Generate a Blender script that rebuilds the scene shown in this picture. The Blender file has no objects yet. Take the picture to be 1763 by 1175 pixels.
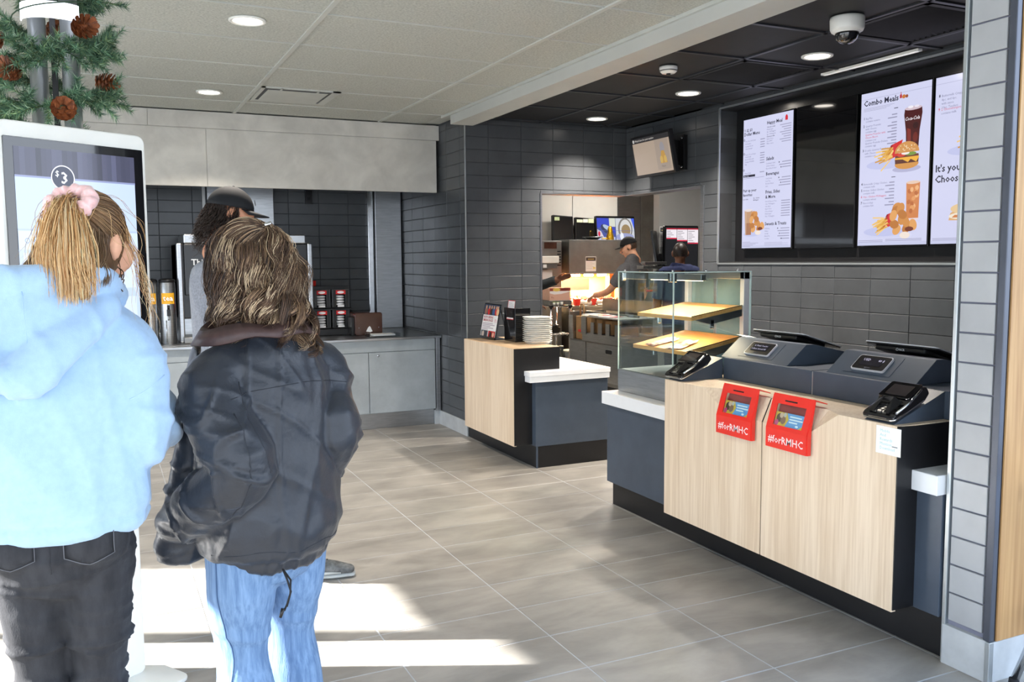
import bpy, bmesh, math, random
import numpy as np
from mathutils import Vector, Matrix

random.seed(7); np.random.seed(7)
S = bpy.context.scene
COL = S.collection

def lin(c, k=1.0):
    out = []
    for v in c[:3]:
        v = v/255.0
        out.append((v/12.92 if v <= .04045 else ((v+.055)/1.055)**2.4)*k)
    return tuple(out)

# ------------------------------------------------------------------ camera
CAM_H = 1.5
YAW, PITCH, ROLL, FPX = 0.438577701, 0.0920771385, -0.00706852944, 1513.70158
def cam_axes():
    f = np.array([math.sin(YAW)*math.cos(PITCH), math.cos(YAW)*math.cos(PITCH), -math.sin(PITCH)])
    r = np.array([math.cos(YAW), -math.sin(YAW), 0.0]); u = np.cross(r, f)
    return r*math.cos(ROLL)+u*math.sin(ROLL), -r*math.sin(ROLL)+u*math.cos(ROLL), f
_r, _u, _f = cam_axes()
cd = bpy.data.cameras.new('camera')
cd.sensor_width = 36.0
cd.lens = FPX*36.0/1763.0
cd.clip_start = .05; cd.clip_end = 400
cam = bpy.data.objects.new('camera', cd)
cam.matrix_world = Matrix(((_r[0], _u[0], -_f[0], 0), (_r[1], _u[1], -_f[1], 0), (_r[2], _u[2], -_f[2], CAM_H), (0, 0, 0, 1)))
COL.objects.link(cam); S.camera = cam
def in_view(p, m=60):
    v = np.array(p, float)-np.array([0, 0, CAM_H]); d = v@_f
    if d < .2: return False
    x = 881.5+FPX*(v@_r)/d; y = 587.5-FPX*(v@_u)/d
    return -m < x < 1763+m and -m < y < 1175+m

# ------------------------------------------------------------------ colour management, sky, sun
S.view_settings.view_transform = 'Standard'
S.view_settings.look = 'None'
S.view_settings.gamma = 1.0
S.view_settings.use_curve_mapping = False
S.view_settings.exposure = 0.68
W = bpy.data.worlds.new('sky'); S.world = W; W.use_nodes = True
nt = W.node_tree; nt.nodes.clear()
tc = nt.nodes.new('ShaderNodeTexCoord'); sx = nt.nodes.new('ShaderNodeSeparateXYZ')
rp = nt.nodes.new('ShaderNodeValToRGB')
rp.color_ramp.elements[0].position = 0.0; rp.color_ramp.elements[0].color = (.86, .92, 1.0, 1)
rp.color_ramp.elements[1].position = 0.7; rp.color_ramp.elements[1].color = (.40, .62, 1.0, 1)
bg = nt.nodes.new('ShaderNodeBackground'); bg.inputs['Strength'].default_value = 3.15
ow = nt.nodes.new('ShaderNodeOutputWorld')
nt.links.new(tc.outputs['Generated'], sx.inputs[0]); nt.links.new(sx.outputs['Z'], rp.inputs[0])
nt.links.new(rp.outputs[0], bg.inputs[0]); nt.links.new(bg.outputs[0], ow.inputs[0])
sl = bpy.data.lights.new('sun', 'SUN'); sl.energy = 22.0; sl.angle = math.radians(.6); sl.color = (1.0, .97, .93)
so = bpy.data.objects.new('sun', sl); COL.objects.link(so)
SUN_DIR = Vector((1.0, -.46, -1.1008*math.tan(math.radians(25.0)))).normalized()
so.rotation_euler = SUN_DIR.to_track_quat('-Z', 'Y').to_euler(); so.location = (-8, 6, 6)

# ------------------------------------------------------------------ materials
MATS = {}
def mat(name, col, rough=.5, metal=0.0, var=.06, scale=6.0, stretch=(1, 1, 1), bump=0.0, bscale=None, emit=None, estr=0.0,
        alpha=None, trans=0.0, spec=.5, coords='pos', attr=False, coat=0.0, rand=0.0, ior=1.45, detail=4.0, sheen=0.0, col2=None, dist=0.0, lo=.35, hi=.65):
    """Principled material whose colour is broken up by procedural noise."""
    if name in MATS: return MATS[name]
    m = bpy.data.materials.new(name); m.use_nodes = True
    n = m.node_tree; b = n.nodes['Principled BSDF']; L = n.links
    c = lin(col)
    b.inputs['Roughness'].default_value = rough; b.inputs['Metallic'].default_value = metal
    b.inputs['Specular IOR Level'].default_value = spec; b.inputs['IOR'].default_value = ior
    b.inputs['Coat Weight'].default_value = coat; b.inputs['Transmission Weight'].default_value = trans
    b.inputs['Sheen Weight'].default_value = sheen
    src = None
    if attr:
        a = n.nodes.new('ShaderNodeAttribute'); a.attribute_name = 'Col'; src = a.outputs['Color']
    if var > 0 or bump > 0:
        if coords == 'pos':
            g = n.nodes.new('ShaderNodeNewGeometry'); vec = g.outputs['Position']
        else:
            g = n.nodes.new('ShaderNodeTexCoord'); vec = g.outputs['Object']
        mp = n.nodes.new('ShaderNodeMapping'); mp.inputs['Scale'].default_value = stretch
        L.new(vec, mp.inputs['Vector'])
        t = n.nodes.new('ShaderNodeTexNoise'); t.inputs['Scale'].default_value = scale; t.inputs['Detail'].default_value = detail
        t.inputs['Roughness'].default_value = .6; t.inputs['Distortion'].default_value = dist
        L.new(mp.outputs[0], t.inputs['Vector'])
        if var > 0:
            r = n.nodes.new('ShaderNodeValToRGB')
            d = [max(0, x*(1-var*2)) for x in c] if col2 is None else lin(col2)
            e = [min(1, x*(1+var*2)) for x in c] if col2 is None else c
            r.color_ramp.elements[0].position = lo; r.color_ramp.elements[1].position = hi
            r.color_ramp.elements[0].color = (*d, 1); r.color_ramp.elements[1].color = (*e, 1)
            L.new(t.outputs['Fac'], r.inputs[0])
            if attr:
                mx = n.nodes.new('ShaderNodeMix'); mx.data_type = 'RGBA'; mx.blend_type = 'MULTIPLY'; mx.inputs[0].default_value = 1
                r.color_ramp.elements[0].color = (1-var, 1-var, 1-var, 1); r.color_ramp.elements[1].color = (1, 1, 1, 1)
                L.new(src, mx.inputs[6]); L.new(r.outputs[0], mx.inputs[7]); src = mx.outputs[2]
            else: src = r.outputs[0]
        if bump > 0:
            t2 = t
            if bscale:
                t2 = n.nodes.new('ShaderNodeTexNoise'); t2.inputs['Scale'].default_value = bscale; t2.inputs['Detail'].default_value = 3
                L.new(mp.outputs[0], t2.inputs['Vector'])
            bp = n.nodes.new('ShaderNodeBump'); bp.inputs['Strength'].default_value = bump; bp.inputs['Distance'].default_value = .01
            L.new(t2.outputs['Fac'], bp.inputs['Height']); L.new(bp.outputs[0], b.inputs['Normal'])
    if rand > 0 and src is not None:
        oi = n.nodes.new('ShaderNodeObjectInfo')
        mr = n.nodes.new('ShaderNodeMapRange'); mr.inputs['To Min'].default_value = 1-rand; mr.inputs['To Max'].default_value = 1+rand
        L.new(oi.outputs['Random'], mr.inputs['Value'])
        hs = n.nodes.new('ShaderNodeHueSaturation'); L.new(mr.outputs[0], hs.inputs['Value']); L.new(src, hs.inputs['Color']); src = hs.outputs[0]
    if src is not None: L.new(src, b.inputs['Base Color'])
    else: b.inputs['Base Color'].default_value = (*c, 1)
    if emit is not None:
        b.inputs['Emission Color'].default_value = (*lin(emit), 1); b.inputs['Emission Strength'].default_value = estr
        if attr: L.new(src, b.inputs['Emission Color'])
    if alpha is not None: b.inputs['Alpha'].default_value = alpha
    MATS[name] = m
    return m

def screen_mat(name, strength):
    """A lit display: emits its printed colours under a glossy front."""
    if name in MATS: return MATS[name]
    m = bpy.data.materials.new(name); m.use_nodes = True
    n = m.node_tree; b = n.nodes['Principled BSDF']
    a = n.nodes.new('ShaderNodeAttribute'); a.attribute_name = 'Col'
    b.inputs['Base Color'].default_value = (.01, .01, .012, 1); b.inputs['Roughness'].default_value = .12
    n.links.new(a.outputs['Color'], b.inputs['Emission Color']); b.inputs['Emission Strength'].default_value = strength
    MATS[name] = m
    return m

def glass_mat(name='glass', tint=(.93, .98, .97), rough=0.0):
    if name in MATS: return MATS[name]
    m = bpy.data.materials.new(name); m.use_nodes = True
    n = m.node_tree; n.nodes.clear()
    o = n.nodes.new('ShaderNodeOutputMaterial'); tr = n.nodes.new('ShaderNodeBsdfTransparent'); gl = n.nodes.new('ShaderNodeBsdfGlossy')
    mx = n.nodes.new('ShaderNodeMixShader'); fr = n.nodes.new('ShaderNodeLayerWeight'); fr.inputs['Blend'].default_value = .5
    pw = n.nodes.new('ShaderNodeMath'); pw.operation = 'POWER'; pw.inputs[1].default_value = 4.0
    tr.inputs[0].default_value = (*tint, 1); gl.inputs['Roughness'].default_value = rough
    ns = n.nodes.new('ShaderNodeTexNoise'); ns.inputs['Scale'].default_value = 3.0
    ad = n.nodes.new('ShaderNodeMath'); ad.operation = 'MULTIPLY_ADD'; ad.inputs[1].default_value = .8; ad.inputs[2].default_value = .04
    n.links.new(fr.outputs['Facing'], pw.inputs[0]); n.links.new(pw.outputs[0], ad.inputs[0])
    ro = n.nodes.new('ShaderNodeMath'); ro.operation = 'MULTIPLY'; ro.inputs[1].default_value = .01+rough
    n.links.new(ns.outputs['Fac'], ro.inputs[0]); n.links.new(ro.outputs[0], gl.inputs['Roughness'])
    n.links.new(ad.outputs[0], mx.inputs[0]); n.links.new(tr.outputs[0], mx.inputs[1]); n.links.new(gl.outputs[0], mx.inputs[2])
    n.links.new(mx.outputs[0], o.inputs[0]); MATS[name] = m
    return m

def wood_mat(name, light, dark, axis='z', scale=1.0, rough=.45, knots=False):
    if name in MATS: return MATS[name]
    m = bpy.data.materials.new(name); m.use_nodes = True
    n = m.node_tree; b = n.nodes['Principled BSDF']; L = n.links
    g = n.nodes.new('ShaderNodeNewGeometry'); mp = n.nodes.new('ShaderNodeMapping')
    s = {'z': (60, 60, 2.0), 'x': (2, 60, 60), 'y': (60, 2, 60)}[axis]
    mp.inputs['Scale'].default_value = tuple(v*scale for v in s)
    L.new(g.outputs['Position'], mp.inputs[0])
    t = n.nodes.new('ShaderNodeTexNoise'); t.inputs['Scale'].default_value = 1.6; t.inputs['Detail'].default_value = 5; t.inputs['Distortion'].default_value = .35
    L.new(mp.outputs[0], t.inputs[0])
    mp2 = n.nodes.new('ShaderNodeMapping'); mp2.inputs['Scale'].default_value = tuple(v*scale*.12 for v in s); L.new(g.outputs['Position'], mp2.inputs[0])
    t2 = n.nodes.new('ShaderNodeTexNoise'); t2.inputs['Scale'].default_value = 1.0; t2.inputs['Detail'].default_value = 3; t2.inputs['Distortion'].default_value = 1.0
    L.new(mp2.outputs[0], t2.inputs[0])
    ad = n.nodes.new('ShaderNodeMath'); ad.operation = 'MULTIPLY_ADD'; ad.inputs[1].default_value = .55
    ml = n.nodes.new('ShaderNodeMath'); ml.operation = 'MULTIPLY'; ml.inputs[1].default_value = .45
    L.new(t2.outputs['Fac'], ml.inputs[0]); L.new(t.outputs['Fac'], ad.inputs[0]); L.new(ml.outputs[0], ad.inputs[2])
    r = n.nodes.new('ShaderNodeValToRGB'); r.color_ramp.elements[0].position = .38; r.color_ramp.elements[1].position = .60
    r.color_ramp.elements[0].color = (*lin(dark), 1); r.color_ramp.elements[1].color = (*lin(light), 1)
    L.new(ad.outputs[0], r.inputs[0]); src = r.outputs[0]
    if knots:
        v = n.nodes.new('ShaderNodeTexVoronoi'); v.inputs['Scale'].default_value = 1.0
        mp3 = n.nodes.new('ShaderNodeMapping'); mp3.inputs['Scale'].default_value = (6.0, 6.0, 2.2); L.new(g.outputs['Position'], mp3.inputs[0])
        L.new(mp3.outputs[0], v.inputs['Vector'])
        kr = n.nodes.new('ShaderNodeValToRGB'); kr.color_ramp.elements[0].position = .03; kr.color_ramp.elements[1].position = .14
        kr.color_ramp.elements[0].color = (.28, .2, .13, 1); kr.color_ramp.elements[1].color = (1, 1, 1, 1)
        L.new(v.outputs['Distance'], kr.inputs[0])
        mx = n.nodes.new('ShaderNodeMix'); mx.data_type = 'RGBA'; mx.blend_type = 'MULTIPLY'; mx.inputs[0].default_value = .75
        L.new(src, mx.inputs[6]); L.new(kr.outputs[0], mx.inputs[7]); src = mx.outputs[2]
    L.new(src, b.inputs['Base Color']); b.inputs['Roughness'].default_value = rough
    bp = n.nodes.new('ShaderNodeBump'); bp.inputs['Strength'].default_value = .08; L.new(t.outputs['Fac'], bp.inputs['Height']); L.new(bp.outputs[0], b.inputs['Normal'])
    MATS[name] = m
    return m

M_floor = mat('floor_tile', (147, 143, 136), .38, var=.11, scale=2.2, stretch=(1.0, 2.2, 1), rand=.03, detail=6, dist=.3)
M_grout = mat('floor_grout', (176, 179, 182), .8, var=.04)
M_dtile = mat('dark_wall_tile', (73, 76, 79), .27, var=.05, scale=3, rand=.07, bump=.02)
M_dgrout = mat('dark_grout', (56, 58, 61), .85, var=.05)
M_ltile = mat('grey_column_tile', (172, 174, 176), .25, var=.04, scale=3, rand=.04)
M_lgrout = mat('grey_column_grout', (122, 124, 140), .8, var=.03)
M_ceil = mat('ceiling_tile', (177, 179, 171), .95, var=.13, scale=85, stretch=(1, 1.6, 1), bump=.25, detail=6, lo=.30, hi=.62)
M_cgrid = mat('ceiling_grid', (192, 194, 187), .55, var=.02)
M_bceil = mat('black_ceiling', (26, 27, 29), .6, var=.15, scale=4)
M_beam = mat('beam_paint', (190, 191, 185), .6, var=.02, scale=2)
M_conc = mat('concrete_laminate', (200, 197, 189), .5, var=.07, scale=3.2, detail=8, dist=.4)
M_conc2 = mat('concrete_cabinet', (162, 169, 172), .45, var=.06, scale=4, detail=8)
M_base = mat('concrete_baseboard', (184, 188, 190), .45, var=.06, scale=6)
M_steel = mat('brushed_steel', (176, 178, 180), .3, 1.0, var=.05, scale=8, stretch=(1, 1, 14))
M_steel2 = mat('dull_steel', (150, 150, 148), .42, 1.0, var=.06, scale=5)
M_chrome = mat('chrome', (215, 217, 220), .1, 1.0, var=.02)
M_trim = mat('metal_corner_trim', (190, 196, 198), .35, .8, var=.02)
M_charc = mat('charcoal_laminate', (68, 78, 91), .38, var=.05, scale=5)
M_black = mat('black_laminate', (24, 24, 26), .4, var=.1, scale=5)
M_white = mat('white_solid_surface', (236, 238, 240), .3, var=.015, scale=5)
M_wwhite = mat('white_plastic', (240, 239, 232), .35, var=.015)
M_bplast = mat('black_plastic', (20, 20, 22), .28, var=.08, scale=8)
M_rubber = mat('rubber', (28, 28, 30), .8, var=.08)
M_red = mat('red_acrylic', (236, 50, 38), .3, var=.02, coat=.4)
M_oak = wood_mat('pale_oak', (236, 216, 190), (216, 192, 162), 'z')
M_oakt = wood_mat('pale_oak_top', (208, 181, 146), (186, 156, 120), 'y')
M_knot = wood_mat('knotty_oak', (196, 156, 104), (160, 118, 72), 'z', .5, .55, True)
M_shelf = wood_mat('shelf_maple', (218, 168, 104), (198, 144, 82), 'y')
M_glass = glass_mat()
M_paper = mat('paper', (238, 238, 236), .8, var=.02)
M_print = mat('printed_card', (255, 255, 255), .6, var=.02, attr=True)
M_screen = screen_mat('lit_screen', .7)
M_light = mat('lamp_diffuser', (255, 255, 255), .4, var=0, emit=(255, 246, 232), estr=7.0)
M_kraft = mat('kraft_paper', (176, 138, 96), .85, var=.06, scale=12)

# ------------------------------------------------------------------ mesh helpers
def wt(o):
    v = Vector((0, 0, 0))
    while o is not None: v = v+o.location; o = o.parent
    return v

class MB:
    """Collects boxes, tubes, lathes and prisms; build() links them as ONE mesh object."""
    def __init__(s): s.v = []; s.f = []; s.mi = []; s.sm = []; s.M = None; s.cur = 0
    def add(s, vs, fs, smooth=False):
        o = len(s.v)
        for p in vs:
            p = Vector(p)
            if s.M is not None: p = s.M @ p
            s.v.append(tuple(p))
        for f in fs: s.f.append(tuple(i+o for i in f)); s.mi.append(s.cur); s.sm.append(smooth)
        return s
    def box(s, x0, x1, y0, y1, z0, z1):
        return s.add([(x0, y0, z0), (x1, y0, z0), (x1, y1, z0), (x0, y1, z0), (x0, y0, z1), (x1, y0, z1), (x1, y1, z1), (x0, y1, z1)],
                     [(0, 3, 2, 1), (4, 5, 6, 7), (0, 1, 5, 4), (1, 2, 6, 5), (2, 3, 7, 6), (3, 0, 4, 7)])
    def prism(s, poly, a0, a1, axis='y'):
        """polygon (p,q) swept along axis: y -> (x,z); x -> (y,z); z -> (x,y)"""
        n = len(poly)
        def P(p, q, a): return {'y': (p, a, q), 'x': (a, p, q), 'z': (p, q, a)}[axis]
        vs = [P(p, q, a0) for p, q in poly]+[P(p, q, a1) for p, q in poly]
        fs = [tuple(range(n))[::-1], tuple(range(n, 2*n))]+[(i, (i+1) % n, (i+1) % n+n, i+n) for i in range(n)]
        return s.add(vs, fs)
    def rbox(s, x0, x1, z0, z1, y0, y1, r, axis='y', seg=5):
        """rounded rectangle in (p,q) swept along axis"""
        pts = []
        for cx, cz, a in ((x1-r, z0+r, -90), (x1-r, z1-r, 0), (x0+r, z1-r, 90), (x0+r, z0+r, 180)):
            for k in range(seg+1):
                t = math.radians(a+90*k/seg); pts.append((cx+r*math.cos(t), cz+r*math.sin(t)))
        return s.prism(pts, y0, y1, axis)
    def tube(s, pts, rad, seg=10, cap=True, smooth=True):
        pts = [Vector(p) for p in pts]; n = len(pts)
        rad = [rad]*n if not hasattr(rad, '__len__') else rad
        vs = []; prev = None
        for i, p in enumerate(pts):
            t = (pts[min(i+1, n-1)]-pts[max(i-1, 0)]).normalized()
            if prev is None:
                a = Vector((0, 0, 1)) if abs(t.z) < .9 else Vector((1, 0, 0)); a = (a-t*a.dot(t)).normalized()
            else: a = (prev-t*prev.dot(t)).normalized()
            prev = a; b = t.cross(a)
            for k in range(seg):
                w = 2*math.pi*k/seg; vs.append(p+(a*math.cos(w)+b*math.sin(w))*rad[i])
        fs = [(i*seg+k, i*seg+(k+1) % seg, (i+1)*seg+(k+1) % seg, (i+1)*seg+k) for i in range(n-1) for k in range(seg)]
        s.add(vs, fs, smooth)
        if cap:
            o = len(s.v)-len(vs)
            for f in (tuple(range(seg))[::-1], tuple((n-1)*seg+k for k in range(seg))): s.f.append(tuple(i+o for i in f)); s.mi.append(s.cur); s.sm.append(False)
        return s
    def lathe(s, c, prof, seg=24, axis='z', smooth=True):
        """prof: (radius, height) list"""
        vs = []; fs = []; n = len(prof)
        for r, h in prof:
            for k in range(seg):
                w = 2*math.pi*k/seg; a, b = r*math.cos(w), r*math.sin(w)
                vs.append({'z': (c[0]+a, c[1]+b, c[2]+h), 'y': (c[0]+a, c[1]+h, c[2]-b), 'x': (c[0]+h, c[1]+a, c[2]+b)}[axis])
        for i in range(n-1):
            for k in range(seg): fs.append((i*seg+k, i*seg+(k+1) % seg, (i+1)*seg+(k+1) % seg, (i+1)*seg+k))
        s.add(vs, fs, smooth); o = len(s.v)-len(vs)
        for i in (0, n-1):
            if prof[i][0] > 1e-5:
                f = tuple(o+i*seg+k for k in range(seg)); s.f.append(f[::-1] if i == 0 else f); s.mi.append(s.cur); s.sm.append(False)
        return s
    def ball(s, c, r, seg=12, rings=8):
        rx, ry, rz = (r, r, r) if not hasattr(r, '__len__') else r
        vs = [(c[0]+rx*math.sin(math.pi*i/rings)*math.cos(2*math.pi*k/seg), c[1]+ry*math.sin(math.pi*i/rings)*math.sin(2*math.pi*k/seg), c[2]+rz*math.cos(math.pi*i/rings)) for i in range(rings+1) for k in range(seg)]
        fs = [(i*seg+k, (i+1)*seg+k, (i+1)*seg+(k+1) % seg, i*seg+(k+1) % seg) for i in range(rings) for k in range(seg)]
        return s.add(vs, fs, True)
    def build(s, name, m, parent=None, local=False, bevel=0.0, seg=2, clean=False):
        me = bpy.data.meshes.new(name)
        off = Vector((0, 0, 0)) if (local or parent is None) else wt(parent)
        me.from_pydata([tuple(Vector(p)-off) for p in s.v], [], s.f)
        ms = m if isinstance(m, (list, tuple)) else [m]
        for x in ms: me.materials.append(x)
        me.polygons.foreach_set('material_index', s.mi); me.polygons.foreach_set('use_smooth', s.sm)
        bm = bmesh.new(); bm.from_mesh(me); bmesh.ops.remove_doubles(bm, verts=bm.verts, dist=1e-6) if clean else None
        bmesh.ops.recalc_face_normals(bm, faces=bm.faces); bm.to_mesh(me); bm.free()
        me.update()
        o = bpy.data.objects.new(name, me); COL.objects.link(o)
        if parent is not None: o.parent = parent
        if bevel > 0:
            b = o.modifiers.new('bevel', 'BEVEL'); b.width = bevel; b.segments = seg; b.limit_method = 'ANGLE'; b.angle_limit = math.radians(35)
            b.harden_normals = False
        return o

def tag(o, label=None, cat=None, group=None, kind=None):
    if label: o['label'] = label
    if cat: o['category'] = cat
    if group: o['group'] = group
    if kind: o['kind'] = kind
    return o
def thing(name, label, cat, loc=(0, 0, 0), rz=0.0, group=None):
    o = bpy.data.objects.new(name, None); COL.objects.link(o); o.empty_display_size = .05
    o.location = loc; o.rotation_euler = (0, 0, rz)
    return tag(o, label, cat, group)
def kids(o): return [c for c in bpy.data.objects if c.parent == o]
def copy_tree(o, label=None, group=None, loc=None):
    def rec(a, par):
        c = a.copy(); COL.objects.link(c)
        if par is not None: c.parent = par
        for ch in kids(a):
            if ch != c: rec(ch, c)
        return c
    src = kids(o); c = o.copy(); COL.objects.link(c)
    for ch in src: rec(ch, c)
    if label: c['label'] = label
    if group: c['group'] = group
    if loc is not None: c.location = loc
    return c
def bx(name, m, parent, x0, x1, y0, y1, z0, z1, bevel=.002):
    return MB().box(min(x0, x1), max(x0, x1), min(y0, y1), max(y0, y1), min(z0, z1), max(z0, z1)).build(name, m, parent, bevel=bevel)

class Draw:
    """Flat print (screens, posters): coloured shapes in (u,v) metres, laid on a plane in thin steps."""
    def __init__(s): s.v = []; s.f = []; s.c = []; s.k = 0
    def poly(s, pts, col, lift=True):
        if lift: s.k += 1
        o = len(s.v); s.v += [(p[0], p[1], s.k) for p in pts]; s.f.append(tuple(range(o, o+len(pts)))); s.c.append(col)
    def rect(s, u0, v0, u1, v1, col): s.poly([(u0, v0), (u1, v0), (u1, v1), (u0, v1)], col)
    def oval(s, u, v, a, b, col, n=20, rot=0):
        c, d = math.cos(rot), math.sin(rot)
        s.poly([(u+a*math.cos(2*math.pi*k/n)*c-b*math.sin(2*math.pi*k/n)*d, v+a*math.cos(2*math.pi*k/n)*d+b*math.sin(2*math.pi*k/n)*c) for k in range(n)], col)
    def bar(s, a, b, w, col):
        dx, dy = b[0]-a[0], b[1]-a[1]; l = math.hypot(dx, dy) or 1; nx, ny = -dy/l*w/2, dx/l*w/2
        s.poly([(a[0]+nx, a[1]+ny), (a[0]-nx, a[1]-ny), (b[0]-nx, b[1]-ny), (b[0]+nx, b[1]+ny)], col, lift=False)
    def text(s, txt, u, v, size, col, bold=0.0, align='LEFT', shear=0.0, sx=1.0):
        cu = bpy.data.curves.new('t', 'FONT'); cu.body = txt; cu.size = size; cu.resolution_u = 1; cu.align_x = align; cu.offset = bold*size; cu.shear = shear
        o = bpy.data.objects.new('t', cu)
        me = bpy.data.meshes.new_from_object(o)
        s.k += 1; b = len(s.v)
        s.v += [(u+p.co.x*sx, v+p.co.y, s.k) for p in me.vertices]
        for p in me.polygons: s.f.append(tuple(i+b for i in p.vertices)); s.c.append(col)
        bpy.data.objects.remove(o); bpy.data.curves.remove(cu); bpy.data.meshes.remove(me)
    def build(s, name, m, parent, origin, U, V, step=.00006, local=False):
        U = Vector(U).normalized(); V = Vector(V).normalized(); N = U.cross(V); O = Vector(origin)
        off = Vector((0, 0, 0)) if (local or parent is None) else wt(parent)
        me = bpy.data.meshes.new(name)
        me.from_pydata([tuple(O+U*a+V*b+N*(k*step+.0004)-off) for a, b, k in s.v], [], s.f)
        me.materials.append(m)
        at = me.attributes.new('Col', 'FLOAT_COLOR', 'CORNER')
        buf = []
        for f, c in zip(s.f, s.c):
            l = lin(c); buf += [l[0], l[1], l[2], 1.0]*len(f)
        at.data.foreach_set('color', buf); me.update()
        o = bpy.data.objects.new(name, me); COL.objects.link(o)
        if parent is not None: o.parent = parent
        return o

_tile_cache = {}
def tile_mesh(w, h, d, m, ch=.0018):
    """One tile lying in local (x,y), top at z=0, eased edges; about 20 triangles."""
    key = (round(w, 3), round(h, 3), d, m.name)
    if key in _tile_cache: return _tile_cache[key]
    vs = [(-w/2, -h/2, -d), (w/2, -h/2, -d), (w/2, h/2, -d), (-w/2, h/2, -d), (-w/2, -h/2, -ch), (w/2, -h/2, -ch), (w/2, h/2, -ch), (-w/2, h/2, -ch),
          (-w/2+ch, -h/2+ch, 0), (w/2-ch, -h/2+ch, 0), (w/2-ch, h/2-ch, 0), (-w/2+ch, h/2-ch, 0)]
    fs = [(0, 1, 5, 4), (1, 2, 6, 5), (2, 3, 7, 6), (3, 0, 4, 7), (4, 5, 9, 8), (5, 6, 10, 9), (6, 7, 11, 10), (7, 4, 8, 11), (8, 9, 10, 11)]
    me = bpy.data.meshes.new('tile'); me.from_pydata(vs, [], fs); me.materials.append(m); me.update()
    _tile_cache[key] = me
    return me
def sub_rect(r, h):
    u0, v0, u1, v1 = r; a0, b0, a1, b1 = h
    if a0 >= u1 or a1 <= u0 or b0 >= v1 or b1 <= v0: return [r]
    out = []
    if a0 > u0: out.append((u0, v0, a0, v1))
    if a1 < u1: out.append((a1, v0, u1, v1))
    m0, m1 = max(u0, a0), min(u1, a1)
    if b0 > v0: out.append((m0, v0, m1, b0))
    if b1 < v1: out.append((m0, b1, m1, v1))
    return out
def tile_panel(parent, origin, U, V, u0, v0, u1, v1, tw, th, su, sv, m, gap=.004, depth=.006, holes=(), name='tile', jitter=.0006, seen=None):
    """Lays tiles one by one over a rectangle of a plane (origin + U*u + V*v, normal U x V), minus holes. su, sv: phase of the joints."""
    U, V = Vector(U), Vector(V); N = U.cross(V); O = Vector(origin); off = wt(parent); rest = MB()
    R = Matrix((U, V, N)).transposed().to_4x4(); n = 0
    i0 = math.floor((u0-su)/tw); i1 = math.ceil((u1-su)/tw); j0 = math.floor((v0-sv)/th); j1 = math.ceil((v1-sv)/th)
    for i in range(i0, i1):
        for j in range(j0, j1):
            rs = [(max(u0, su+i*tw), max(v0, sv+j*th), min(u1, su+(i+1)*tw), min(v1, sv+(j+1)*th))]
            for h in holes: rs = [q for r in rs for q in sub_rect(r, h)]
            for a, b, c, d in rs:
                w, h = c-a-gap, d-b-gap
                if w < .012 or h < .012: continue
                p = O+U*((a+c)/2)+V*((b+d)/2)+N*random.uniform(-jitter, jitter)
                if seen is not None and not seen(p):
                    q = [O+U*x+V*y for x, y in ((a+gap/2, b+gap/2), (c-gap/2, b+gap/2), (c-gap/2, d-gap/2), (a+gap/2, d-gap/2))]
                    rest.add([*q, *[k-N*depth for k in q]], [(0, 1, 2, 3), (0, 4, 5, 1), (1, 5, 6, 2), (2, 6, 7, 3), (3, 7, 4, 0)]); continue
                o = bpy.data.objects.new(name, tile_mesh(w, h, depth, m)); COL.objects.link(o); o.parent = parent
                o.matrix_local = Matrix.Translation(p-off) @ R; n += 1
    if rest.v: tag(rest.build('tile_field', m, parent), kind='stuff')
    return n
# ================================================================== SETTING
XS, YK, XM, YB = 2.80, 6.86, 4.37, 8.60       # side wall, kitchen-door wall, menu wall, drink-station back wall
ZC, ZB = 2.69, 2.67                            # grey ceiling, black ceiling
def struct(name, mb, m, parent=None, bevel=0): 
    o = mb.build(name, m, parent, bevel=bevel)
    if parent is None: o['kind'] = 'structure'
    return o
FX0, FX1, FY0, FY1 = -3.5, 8.4, -2.2, 10.7

floor = struct('floor', MB().box(FX0, FX1, FY0, FY1, -.12, -.0012), M_grout)
tile_panel(floor, (0, 0, 0), (1, 0, 0), (0, 1, 0), FX0, FY0, 4.6, 8.0, .61, .305, 2.182-6*.61, 3.015-12*.305, M_floor, gap=.004, depth=.008,
           jitter=.0002, seen=lambda p: in_view(p, 130) and p.y > 1.2)
M_pave = mat('pavement_concrete', (150, 150, 146), .9, var=.05, scale=1.5)
struct('pavement', MB().box(-60, 40, -60, 60, -.4, -.13), M_pave)

# ---- left window wall (out of frame, lets the sun in) and the open glass front behind the camera
M_frame = mat('window_frame_grey', (92, 96, 102), .4, .3, var=.03)
wl = MB().box(-3.62, -3.5, 6.34, YB+.2, 0, ZC+.08).box(-3.55, -3.5, -2.2, 5.40, 2.535, ZC+.08).box(-3.55, -3.5, 5.40, 6.34, 2.42, ZC+.08).box(-3.55, -3.5, -2.2, 6.34, 0, .10)
wall_l = struct('wall_left', wl, M_conc)
wins = [(5.42, 6.26, 2.42), (4.02, 5.38, 2.535), (2.50, 3.90, 2.535), (.98, 2.38, 2.535), (-.54, .86, 2.535), (-2.1, -.66, 2.535)]
for k, (a, b, h) in enumerate(wins):
    w = MB().box(-3.54, -3.50, a-.02, a, .1, h).box(-3.54, -3.50, b, b+.02, .1, h).box(-3.54, -3.50, a-.02, b+.02, h-.015, h).box(-3.54, -3.50, a-.02, b+.02, .1, .14)
    if k > 0: w.box(-3.54, -3.50, a-.12, a-.02, .1, h)
    struct('window_%d' % (k+1), w, M_frame)
struct('wall_front', MB().box(-3.62, 4.6, -2.26, -2.18, 2.5, ZC+.08).box(-3.62, -3.4, -2.26, -2.18, 0, 2.5).box(.1, .2, -2.26, -2.18, 0, 2.5), M_frame)

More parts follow.
